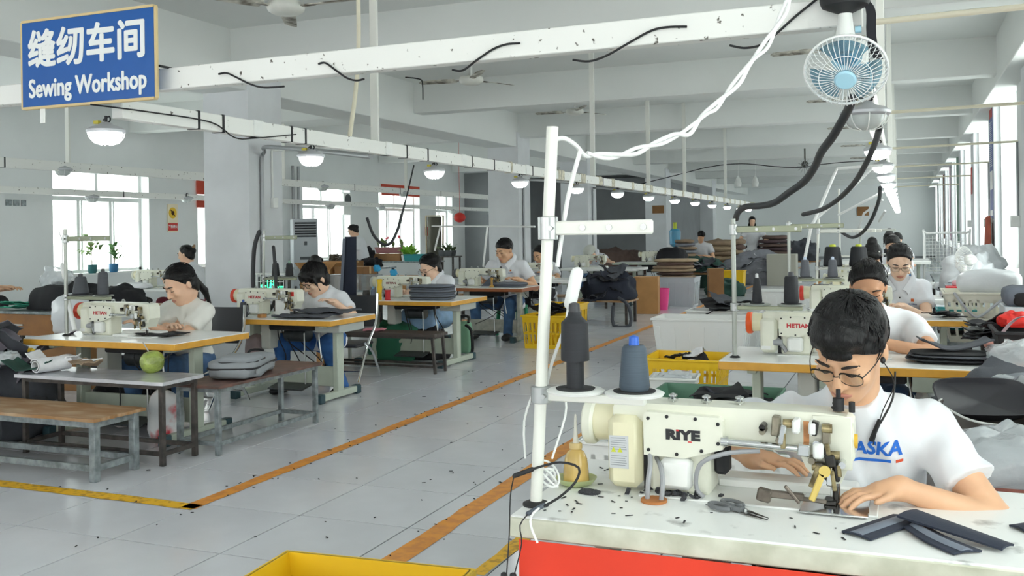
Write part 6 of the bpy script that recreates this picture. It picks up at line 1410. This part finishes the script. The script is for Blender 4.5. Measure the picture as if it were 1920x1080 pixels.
for k in range(9): g.cyl((-.2 + .05*k, -.05, -.11), (-.2 + .05*k, -.05, .13), .003, n=5)
for z in (-.11, -.03, .05, .13): g.cyl((-.2, -.05, z), (.2, -.05, z), .003, n=5)
g.bx(-.21, .21, -.05, .1, .13, .138); obj('wire_cage', g, m_cable, t)
side_table('pale storage rack standing before the big pillar', atY(508, 548, 8.66) * 0 + V(-5.95, 8.62, 0), .9, .34, .74, m_white); o = t; o.location.z = .86
for k in range(3): one('clear_tub', 'clear plastic tub right of the exit sign, %s from the left' % ords[k], 'tub', B().bx(-.09, .09, -.1, .1, 0, .2, .01), glassmat('tub_clear', '#dfe6ea', .35, .2) if 'tub_clear' not in MATS else MATS['tub_clear'], None, (-6.15 + .22*k, 9.7, .74))
side_table('white topped table with clear tubs behind the second left table', (-5.95, 9.75, 0), .9, .4, .74, m_lam)
# boxes and table between second and third left tables
for (p, w_, d_, h_, m_, lab, op) in [((-8.3, 12.6, .50), .55, .4, .38, m_card, 'cardboard box behind the woman in spectacles, left', True), ((-7.7, 12.6, .50), .5, .4, .42, m_cardd, 'cardboard box behind the woman in spectacles, right', False), ((-6.6, 12.3, .50), .8, .3, .30, m_card, 'long cardboard panel box behind the third left machine', False), ((-9.6, 15.3, .80), .6, .4, .12, m_cardd, 'brown box under the window clutter', False)]:
    carton(lab, p, w_, d_, h_, m_, 0, op)
side_table('low pallet table under the cardboard boxes', (-7.5, 12.6, 0), 2.9, .9, .50, m_ply); 
side_table('window side table with dark tools and a small fan', (-9.8, 15.5, 0), 2.0, .7, .80, m_pgrey)
for k, (dx, r_, c) in enumerate([(-.7, (.14, .1, .12), f_blk), (-.25, (.12, .1, .14), fab('murk', '#4d4538')), (.15, (.2, .12, .08), f_grey), (.6, (.14, .12, .1), f_blk), (-.5, (.1, .1, .06), fab('slate', '#5f7284'))]): lump('tool_pouch', 'dark tool pouch on the window side table, %s from the left' % ords[k], 'pouch', (-9.8 + dx, 15.7, .80), r_, c, .5, 6, k+3)
t = T('desk_fan', 'small round desk fan on the window side table', 'fan', atY(640, 498, 15.5)*0 + V(atY(640, 498, 15.5).x, 15.5, .86)); g = B()
for k in range(14): a = 2*PI*k/14; g.tube([(.02*math.cos(a), -.05, .12+.02*math.sin(a)), (.12*math.cos(a), -.02, .12+.12*math.sin(a)), (.14*math.cos(a), .01, .12+.14*math.sin(a))], .003, 4, sm=1)
obj('cage', g, m_zinc, t); obj('stand', B().lathe([(.07, -.06), (.06, -.04), (.015, -.03), (.015, .08)], n=14).ell((0, .05, .12), (.05, .05, .05)), m_gm, t)
side_table('dark stand under the leafy plant by the fifth window', (-10.55, 21.6, 0), .6, .5, .84, m_dkst)
side_table('long window table with planters and teal tray', (-10.95, 19.6, 0), 2.3, .7, .78, m_pgrey)
def planter(lab, p, w_, pm, leafc, n, seed, fl=None):
    t = T('planter', lab, 'plant', p); obj('trough', B().prism([(-w_*.42, 0), (w_*.42, 0), (w_/2, .14), (-w_/2, .14)], -.12, .12), pm, t); r = random.Random(seed)
    lm = mat('leaf_'+leafc, leafc, .5, var=.25, scale=10); me = mesh('leaf', B().sheet(lambda u, v: ((u-.5)*.07*math.sin(PI*min(.97, v+.03)), .14*v, .18*v - .10*v*v), 3, 5, .002), lm, 60)
    for k in range(n): o = link('leaf', me, t, (r.uniform(-w_*.42, w_*.42), r.uniform(-.08, .08), .12), (r.uniform(-.3, .8), 0, r.uniform(0, 6.3))); s_ = r.uniform(.8, 1.9); o.scale = (s_,)*3
    if fl:
        for k in range(5): obj('blossom', B().ell((r.uniform(-w_*.35, w_*.35), r.uniform(-.05, .05), .3+r.uniform(0, .1)), (.03, .03, .025), 8, 6), mat('blossom', '#c8475a', .6), t)
planter('dark red trough planter with sparse red blossoms in the window', V(-11.2, 19.9, .96), .75, mat('trough_red', '#7b4a4c', .6), '#5a6b3c', 8, 3, True)
planter('bright green leafy plant in the fourth window', V(-10.6, 19.7, .78), .3, m_wplastic, '#7fb23c', 26, 5)
planter('dark leafy plant by the fifth window', V(-10.55, 21.6, .84), .4, m_gm, '#4c6038', 24, 6)
carton('brown box under the dark red trough', V(-11.2, 19.85, .78), .7, .3, .17, m_cardd)
crate('tray', 'teal tray on the long window table', V(-10.25, 19.5, .78), .6, .4, .16, mat('teal_tray', '#2e8f92', .4), 0, solid=True, cat='tray')
lump('black_bag', 'black bag left of the dark red trough', 'bag', V(-11.6, 19.45, .78), (.2, .16, .2), f_blk, .5, 6, 4)
t = T('leaning_mirror', 'tall dark framed mirror leaning at the fifth window', 'mirror', atY(815, 470, 22.5) * 1.0); t.location.z = .0
obj('glass', B().bx(-.2, .2, .012, .02, .55, 1.85), mat('mirror_dark', '#54534a', .1, .7), t)
mf = B()
for a_, b_ in [((-.22, 0), (.22, 0)), ((.22, 0), (.26, 1.87)), ((.26, 1.87), (-.24, 1.87)), ((-.24, 1.87), (-.22, 0))]: mf.bar((a_[0], 0, a_[1]), (b_[0], 0, b_[1]), .05, .03)
obj('mirror_frame', mf, mat('old_frame', '#8b8168', .6), t)
one('paper_lantern', 'round red paper lantern hanging before the fifth window', 'lantern', B().ell((0, 0, .13), (.13, .13, .11), 18, 10).cyl((0, 0, .24), (0, 0, 2.05), .004, n=5), mat('lantern_red', '#d22f26', .5), None, atY(862, 419, 19))
one('drying_rail', 'thin white rail spanning above the third left machine', 'rail', B().cyl(atY(810, 424, 13), atY(1003, 425, 12.2), .012).cyl(atY(826, 424, 13), atY(815, 470, 13), .014).cyl(atY(914, 424, 12.6), atY(906, 500, 12.6), .014), m_cable)
one('notice_board', 'grey notice board on the dark wall left of the second pillar', 'board', B().bx(-.12, .12, -.01, .01, -.25, .25), m_gm, None, V(-11.3, 26.17, 1.7))
one('fire_box', 'small red fire hydrant box on the left wall', 'fire box', B().bx(XL, XL+.06, 23.6, 23.85, 1.35, 1.6, .01), mat('fire_red', '#a8322c', .5))
# mid left: white tables, machines, heap
def ltab(px0, px1, py, y1, lab):
    a = atz(px0, py, .7); c = atz(px1, py, .7); return sewing_table('sewing_table', lab, min(a.x, c.x), max(a.x, c.x), a.y, a.y + y1, band=m_white, top=m_lam)
t5 = sewing_table('sewing_table', 'white sewing table of the woman in the printed t-shirt', -5.7, -4.45, 13.2, 13.9, band=m_white); machine('sewing_machine', 'cream machine before the woman in the printed t-shirt', (-5.3, 13.55, .7), '', '#7c2a2a', None)
t6 = sewing_table('sewing_table', 'white sewing table of the capped worker', -6.1, -4.6, 17.4, 18.3, band=m_white); machine('sewing_machine', 'cream machine before the capped worker', (-5.75, 17.9, .7), '', '#7c2a2a', None)
t7 = sewing_table('sewing_table', 'sage sewing table between the second and third pillars', -6.0, -4.4, 20.6, 21.4, band=m_leg); machine('sewing_machine', 'cream machine on the sage table between the pillars', (-5.2, 21.0, .7), '', '#7c2a2a', None)
lump('black_bag', 'black padded bag on the sage table', 'bag', (-4.75, 21.0, .7), (.34, .26, .2), f_blk, .3, 6, 5)
side_table('low bench under the dark fabric heap', (-4.25, 14.2, 0), .9, .6, .36, m_ply)
lump('fabric_heap', 'core of the dark fabric heap spilling toward the aisle', 'fabric', (-4.2, 14.2, .36), (.4, .32, .24), f_navy, .45, 7, 6)
pieces(12, 'fabric_piece', 'dark fabric piece spilling from the low bench', 'fabric', (-4.15, 14.1, .36), (.34, .26), (.42, .3), [f_navy, f_blk, f_char], 'dark fabric spilling toward the aisle', .035, .06, 61, .6)
one('grey_strap', 'grey strap looping from the dark heap to the floor', 'strap', B().tube([(-3.95, 13.9, .4), (-3.75, 13.7, .3), (-3.7, 13.6, .03), (-3.95, 13.6, .02), (-3.98, 13.7, .3)], .025, 8), f_char)
carton('tall cardboard box standing beside the dark fabric heap', (-4.05, 16.0, 0), .40, .4, .62, m_card, .15)
t = one('bucket', 'bright pink bucket behind the tall cardboard box', 'bucket', B().lathe([(.12, 0), (.16, .38), (.155, .38), (.115, .02), (.001, .02)], n=20), mat('pink_plastic', '#e8488f', .4), None, (-3.98, 16.7, 0))
side_table('grey work table behind the tall cardboard box', (-4.6, 17.0, 0), .9, .6, .45, m_pgrey)
t = T('water_dispenser', 'blue water bottle dispenser beside the fourth pillar', 'dispenser', atY(1266, 462, 26)); t.location.z = 0
obj('cabinet', B().bx(-.17, .17, -.17, .17, 0, .95, .015), m_white, t); obj('water_bottle', B().lathe([(.06, .95), (.15, 1.02), (.155, 1.38), (.1, 1.44)], n=20), mat('water_blue', '#4f9ec4', .2), t); obj('yellow_top', B().lathe([(.05, 1.44), (.05, 1.62)], n=12), mat('acid_yellow', '#c9d63a', .5), t)
one('wall_notice', 'small brown notice on the fourth pillar', 'notice', B().bx(-.18, .18, -.01, 0, -.12, .12), m_cardd, None, V(-6.95, 28.99, 2.05)); one('wall_notice', 'small brown notice on the far wall', 'notice', B().bx(-.25, .25, -.01, 0, -.2, .2), m_cardd, None, atY(1618, 396, 45.97))
# far store: stacks and heaps
def pile(lab, grp, px, py, Y, n, r, ms, seed, sup=None):
    p = atY(px, py, Y)
    folded(n, 'folded_fabric', lab, 'fabric', (p.x, Y, max(p.z, 0)), r, ms, grp, seed, .05)
    if p.z > .05: side_table('low platform ' + sup, (p.x, Y, 0), r[0]*2.3, r[1]*2.3, max(p.z, .06), m_cardd)
pile('folded tan fabric, %s from the bottom of the left far stack', 'left far tan stack', 1345, 518, 25.5, 7, (.42, .35, .075), [f_tan, fab('beige', '#a8957a')], 4, 'under the left far tan stack')
pile('folded tan fabric, %s from the bottom of the second far stack', 'second far tan stack', 1372, 515, 25.8, 7, (.36, .35, .075), [f_tan, fab('beige', '#a8957a'), f_brn], 6, 'under the second far tan stack')
pile('folded brown fabric, %s from the bottom of the stack beside the long haired woman', 'far brown stack', 1453, 478, 27, 5, (.42, .35, .06), [f_brn, fab('plum', '#5a4a4e')], 8, 'under the far brown stack')
lump('fabric_heap', 'grey fabric heap on the floor before the long haired woman', 'fabric', (atY(1425, 520, 25).x, 25, 0), (.85, .6, .5), f_grey, .4, 7, 4)
pieces(16, 'fabric_piece', 'grey fabric piece before the long haired woman', 'fabric', (atY(1425, 520, 25).x, 24.8, .22), (.7, .4), (.6, .45), [f_grey, f_lt, f_char], 'grey fabric on the far heap', .03, .08, 71, .5)
lump('fabric_heap', 'dark grey heap at the right of the far brown stack', 'fabric', (atY(1498, 500, 28).x, 28, .5), (.5, .4, .35), f_char, .5, 7, 9)
side_table('far platform under the dark grey heap', (atY(1498, 500, 28).x, 28, 0), 1.1, .9, .5, m_cardd)
one('plan_chest', 'pale grey cabinet in front of the far brown stack', 'cabinet', B().bx(-.35, .35, -.25, .25, 0, .78, .01), mat('cabinet_grey', '#a8a89c', .5), None, (atY(1467, 500, 24.5).x, 24.5, 0))
lump('fabric_heap', 'dark green cloth heap around the seated far worker', 'fabric', (atY(1315, 520, 23.5).x, 23.5, 0), (.55, .4, .45), f_grn, .45, 7, 3)
pieces(8, 'fabric_piece', 'grey or green cloth by the seated far worker', 'fabric', (atY(1305, 505, 22.5).x, 22.5, .4), (.5, .3), (.5, .4), [f_grey, f_grn, f_char], 'cloth by the seated far worker', .03, .07, 81, .5); side_table('low table under cloth beside the seated far worker', (atY(1305, 505, 22.5).x, 22.5, 0), 1.2, .7, .40, m_cardd)
carton('narrow torn cardboard box right of the grey tub', (atY(1342, 548, 19.5).x, 19.5, 0), .3, .3, .62, m_cardd, .3)
crate('tub', 'yellow tub in the far store beside the tan stacks', (atY(1375, 520, 21.5).x, 21.5, 0), .5, .4, .5, m_ycr, 0, solid=True, cat='tub')
lump('fabric_heap', 'black and green cloth spilling at the foot of the yellow tub', 'fabric', (atY(1360, 535, 20.5).x, 20.5, 0), (.4, .35, .2), f_grn, .5, 7, 13)
lump('fabric_heap', 'brown heap in the dark store between the pillars', 'fabric', (-8.6, 30, 0), (1.0, .7, .5), f_brn, .4, 7, 17)
side_table('store table carrying the tan pile at the pillar', (atY(1286, 480, 24).x, 24, 0), .7, .6, .72, m_cardd); folded(5, 'folded_fabric', 'folded tan garment, %s from the bottom of the pile by the dispenser', 'fabric', (atY(1286, 480, 24).x, 24, .72), (.28, .24, .05), [f_tan, f_grey], 'tan pile by the dispenser', 12, .04)
# ---------------- right side along the windows
m_redtop = mat('faded_red_top', '#b0604f', .55, col2='#c98a7c', scale=4)
side_table('long faded red work table between the right row and the windows', (.70, 4.14, 0), 1.0, 1.6, .60, m_redtop)
side_table('second faded red table farther along the windows', (.82, 6.35, 0), .70, 2.5, .66, m_redtop)
side_table('third table along the windows', (.78, 13.0, 0), .78, 7.2, .66, m_pgrey); side_table('low stand carrying the cream crates', (.62, 8.95, 0), .66, .62, .45, m_pgrey)
# black hard cases
t = T('hard_case', 'dark brown moulded bag shell on the near end of the red table', 'case', atz(1885, 830, .66) * 0 + V(.345, 3.88, .60), .25)
cs = mat('shell_brown', '#4d4540', .45); sh_ = B()
for k in range(4): pass
def shell(b, w, d, h, r0=.8):
    n = 28; P0, P1, P2, P3 = [], [], [], []
    sq = lambda a, e: (math.copysign(abs(math.cos(a))**e, math.cos(a)), math.copysign(abs(math.sin(a))**e, math.sin(a)))
    for (fx, z) in [(.0, .006), (.8, .004), (.93, .03), (1, h), (.965, h), (.9, .035), (.0, .016)]:
        for k in range(n): c, s_ = sq(2*PI*k/n, .55); b.v.append((w/2*fx*c, d/2*fx*s_, z))
    o = len(b.v) - 7*n
    for i in range(6):
        for k in range(n): k2 = (k+1) % n; b.f.append((o+i*n+k, o+i*n+k2, o+(i+1)*n+k2, o+(i+1)*n+k))
    return b
obj('shell', shell(B(), .40, .56, .13), cs, t, 50); obj('lid', shell(B(), .36, .22, .05).tf(Matrix.Translation((-.01, .25, .105)) @ Matrix.Rotation(.55, 4, 'X')), mat('shell_dark', '#34343a', .5), t, 50)
obj('white_trim', B().tube([(.2*math.copysign(abs(math.cos(a))**.55, math.cos(a)), .28*math.copysign(abs(math.sin(a))**.55, math.sin(a)), .132) for a in [2*PI*k/28 for k in range(29)]], .004, 6, sm=1), m_white, t)
one('paper_slip', 'white slip of paper in the dark brown shell', 'paper', B().box((0, 0, .004), (.14, .2, .003), (.2, .1, .3)), m_white, None, (.36, 3.86, .615))
t = T('bin_tray', 'black slotted tray of offcuts on the red table', 'tray', V(.86, 5.2, .66)); 
crate_b = crate('tray', 'black slotted plastic tray of offcuts on the red table', (.66, 6.0, .66), .4, .44, .17, m_dust, 0, cat='tray', rows=1)
bpy.data.objects.remove(t)
pieces(6, 'fabric_piece', 'black vinyl offcut beside the black slotted tray', 'fabric', (.50, 6.5, .68), (.06, .25), (.26, .22), [mat('black_vinyl2', '#232427', .35), f_blk], 'black offcuts on the red table', .022, .03, 91, .3)
pieces(5, 'fabric_piece', 'grey foam offcut on the near red table', 'fabric', (.40, 4.72, .61), (.08, .14), (.34, .24), [f_char, mat('grey_foam', '#8c9298', .8)], 'grey foam offcuts on the red table', .022, .035, 93, .3)
for k, (x, y, z) in enumerate([(.56, 5.4, .67), (.5, 4.55, .61), (.28, 3.4, .605)]): lump('plastic_bag', ['clear crumpled bag with a black window on the red table', 'clear crumpled bag at the right picture edge', 'clear film on the red table beside the man in glasses'][k], 'bag', (x, y, z), (.18, .2, .09), m_plastic, .55, 7, 20+k)
one('pink_strip', 'pale pink strip curling over the black tray', 'strip', B().sheet(lambda u, v: (.03*(v-.5), -.25*u, .10 + .12*math.sin(PI*u*.8)), 10, 2, .004), mat('pale_pink', '#e3c4cb', .6), None, (.50, 6.05, .68), .8, 60)
lump('red_bow', 'bright red ribbon bow at the right picture edge', 'ribbon', (.60, 6.2, .82), (.1, .07, .05), mat('bow_red', '#d62a22', .5), .6, 7, 4)
folded(5, 'cut_piece', 'black cut piece, %s from the bottom of the stack on the ochre table', 'fabric', (.22, 5.48, .70), (.2, .15, .006), [f_blk, f_char], 'black cut pieces on the ochre table', 21, .03)
one('cut_piece', 'curled grey lined piece on top of the black stack', 'fabric', crumple_b(.34, .18, .015, 95, .006, .05), f_char, None, (.24, 5.5, .755), .2, 60)
pieces(5, 'cut_piece', 'black cut strip fanned on the third right table', 'fabric', (.28, 8.1, .702), (.06, .06), (.26, .06), [f_blk], 'black strips on the third right table', .008, .01, 97, .05)
crate('tub', 'teal tub behind the third right table end', (.42, 9.3, .5), .3, .3, .18, mat('teal_tray', '#2e9f9f', .4), 0, solid=True, cat='tub'); side_table('low stand under the teal tub', (.42, 9.3, 0), .3, .3, .5, m_dkst)
c1 = crate('crate', 'cream slotted crate stack by the windows, lower one', (.62, 8.95, .45), .60, .56, .20, m_cgr, 0, rows=1); c2 = crate('crate', 'cream slotted crate stack by the windows, upper one', (.62, 8.95, .65), .62, .58, .21, m_cgr, 0, rows=1)
lump('polybag', 'big white sack on top of the cream crates', 'bag', (.66, 8.95, .85), (.25, .22, .12), m_wplastic, .15, 4, 3)
one('crate_strap', 'grey webbing strap hanging across the cream crates', 'strap', B().tube([(.38, 8.64, .86), (.46, 8.64, .74), (.55, 8.64, .66), (.68, 8.64, .76), (.78, 8.64, .84)], .012, 6), f_lt)
t = T('soft_bag', 'grey soft bag with black side at the right picture edge', 'bag', (.78, 7.35, .86)); obj('bag_body', pillow(B(), (0, 0, .06), (.16, .2, .07), .5, .02, 7, 4), fab('bag', '#676d78'), t, 60); obj('side_panel', pillow(B(), (.02, -.16, .05), (.13, .05, .05), .5), f_blk, t, 60)
one('carton_base', 'grey carton under the soft bag', 'box', B().bx(-.16, .16, -.2, .2, 0, .20, .006), m_ggr, None, (.78, 7.35, .66))
crate('basket', 'grey perforated basket under the window clutter', (.66, 10.9, .66), .5, .4, .14, m_ggr, 0, rows=1); one('red_carton', 'bright red box at the left of the perforated basket', 'box', B().bx(-.07, .07, -.12, .12, 0, .14, .004), mat('carton_red', '#c8232c', .45), None, (.46, 10.6, .66))
t = T('table_fan', 'white table fan turned sideways among the white bags', 'fan', (.58, 10.95, .80), -1.1); g = B()
for k in range(26): a = 2*PI*k/26; g.tube([(.02*math.cos(a), -.07, .25+.02*math.sin(a)), (.1*math.cos(a), -.05, .25+.1*math.sin(a)), (.15*math.cos(a), 0, .25+.15*math.sin(a)), (.1*math.cos(a), .05, .25+.1*math.sin(a))], .003, 4, sm=1)
obj('cage', g, m_white, t); obj('motor_housing', B().ell((0, .07, .25), (.05, .07, .06)), m_white, t); obj('stand', B().lathe([(.1, 0), (.09, .02), (.03, .03), (.028, .2)], n=16), m_white, t)
for k, (px, py, Y, r_, m_) in enumerate([(1820, 515, 11.4, (.26, .25, .26), m_wplastic), (1838, 500, 12.2, (.24, .2, .32), m_wplastic), (1712, 492, 12.2, (.18, .16, .07), m_wplastic), (1728, 515, 11.0, (.16, .14, .06), f_whi), (1850, 512, 10.4, (.14, .14, .08), m_plastic)]):
    lump('polybag', 'white crumpled polybag by the right windows, %s in the drift' % ords[k], 'bag', (min(max(atY(px, py, Y).x, .52), .98), Y, .66), r_, m_, .55, 6, 30+k, group='white polybags by the right windows')
for k, (px, py, Y, r_) in enumerate([(1742, 505, 11.4, (.12, .2, .08)), (1800, 522, 10.4, (.16, .12, .05)), (1815, 525, 10.0, (.12, .1, .04)), (1700, 505, 12.6, (.1, .2, .05))]):
    lump('black_bundle', 'black strap bundle among the white bags, %s nearest the crates' % ords[k], 'bundle', (min(max(atY(px, py, Y).x, .5), .95), Y, .66), r_, f_blk, .6, 8, 40+k, group='black bundles by the right windows')
lump('rose_pouch', 'dusty pink round pouch in front of the white fan', 'pouch', (.52, 10.75, .80), (.07, .06, .035), mat('dusty_pink', '#c7a0a8', .7), .1, 5, 3)
lump('striped_bag', 'red and white striped bag behind the fan', 'bag', (.62, 12.0, .66), (.1, .12, .2), mat('striped', '#b5485a', .7, col2='#dcd6d8', scale=30, stretch=(1, 1, .02), lo=.45, hi=.55), .2, 5, 4)
t = T('wire_rack', 'white wire mesh rack standing by the far right windows', 'rack', (.62, 16.2, 0)); g = B()
for k in range(13): g.cyl((-.3 + .05*k, 0, .7), (-.3 + .05*k, 0, 1.26), .004, n=5)
for k in range(11): g.cyl((-.3, 0, .72 + .05*k), (.3, 0, .72 + .05*k), .004, n=5)
obj('mesh_panel', g, m_cable, t); obj('rack_frame', B().tube([(-.32, 0, 0), (-.32, 0, 1.25), (-.28, 0, 1.3), (.28, 0, 1.3), (.32, 0, 1.25), (.32, 0, 0)], .016, 8), m_cable, t); obj('crossfoot', B().bx(-.34, -.30, -.2, .2, 0, .03).bx(.30, .34, -.2, .2, 0, .03), m_cable, t)
one('hanging_cloth', 'rust red cloth hanging on the first right pier', 'cloth', B().sheet(lambda u, v: (-.07*math.sin(PI*u)*(.5+v) - .03*math.sin(7*u), (u-.5)*(.16 + .34*math.sin(PI*min(1, v*.85 + .15))**1), -.95*v + .1*abs(u-.5)), 14, 12, .006), mat('rust_cloth', '#9e4f3c', .8, var=.15, scale=8), None, (1.17, 15.6, 1.50), 0, 60)
one('cloth_hook', 'small white hook above the rust red cloth', 'hook', B().bx(1.13, 1.21, 15.52, 15.66, 1.44, 1.52, .006).cyl((1.17, 15.6, 1.5), (1.17, 15.6, 1.8), .006), m_white)
t = T('wall_poster', 'tall blue and white notice with red head on the first right pier', 'poster', V(1.208, 15.62, 2.35), -PI/2)
obj('sheet', B().bx(-.24, .24, -.003, .003, -.85, .85), mat('poster_blue', '#3a4a8c', .5, col2='#5a6aa8', scale=20), t); obj('red_head', B().bx(-.24, .24, -.005, -.003, .62, .85), mat('poster_red', '#c0392f', .5), t); [obj('white_table', q_, m_white, t) for q_ in (B().bx(-.2, .2, -.005, -.003, -.42, -.15), B().bx(-.2, .2, -.005, -.003, -.8, -.72))]
ln = B()
for k in range(22): ln.bx(-.2, .16 - .03*(k % 3), -.0052, -.0032, .55 - .03*k, .558 - .03*k)
obj('fine_print', ln, m_white, t, 0)
one('wall_poster', 'small red poster in the second right window recess', 'poster', B().bx(-.15, .15, -.003, .003, -.25, .25), MATS['poster_red'], None, V(1.2, 19.9, 2.25), -PI/2)
for (yy, lab) in ((30.0, 'pink curtain strip'), (26.0, 'dull green curtain strip'), (34.5, 'brown curtain strip')):
    one('curtain', lab + ' at a far right window', 'curtain', B().sheet(lambda u, v: (.03*math.sin(20*u), .6*(u-.5), -2.1*v), 16, 4, .006), mat('curtain_'+lab[:4], {'pink': '#d3aec4', 'dull': '#8fa69a', 'brow': '#9c7a6a'}[lab[:4]], .8), None, (1.275, yy, 3.1), 0, 60)
h = atY(-82, 496, 7.4); t = T('stool', 'tall wooden stool under the person in the grey t-shirt', 'stool', (h.x - .18, 7.5, 0)); obj('seat', B().bx(-.17, .17, -.17, .17, .50, .535, .008), m_ply, t)
for sx in (-1, 1):
    for sy in (-1, 1): obj('leg', B().bar((sx*.13, sy*.13, .50), (sx*.16, sy*.16, 0), .03, .03), m_dkst, t)
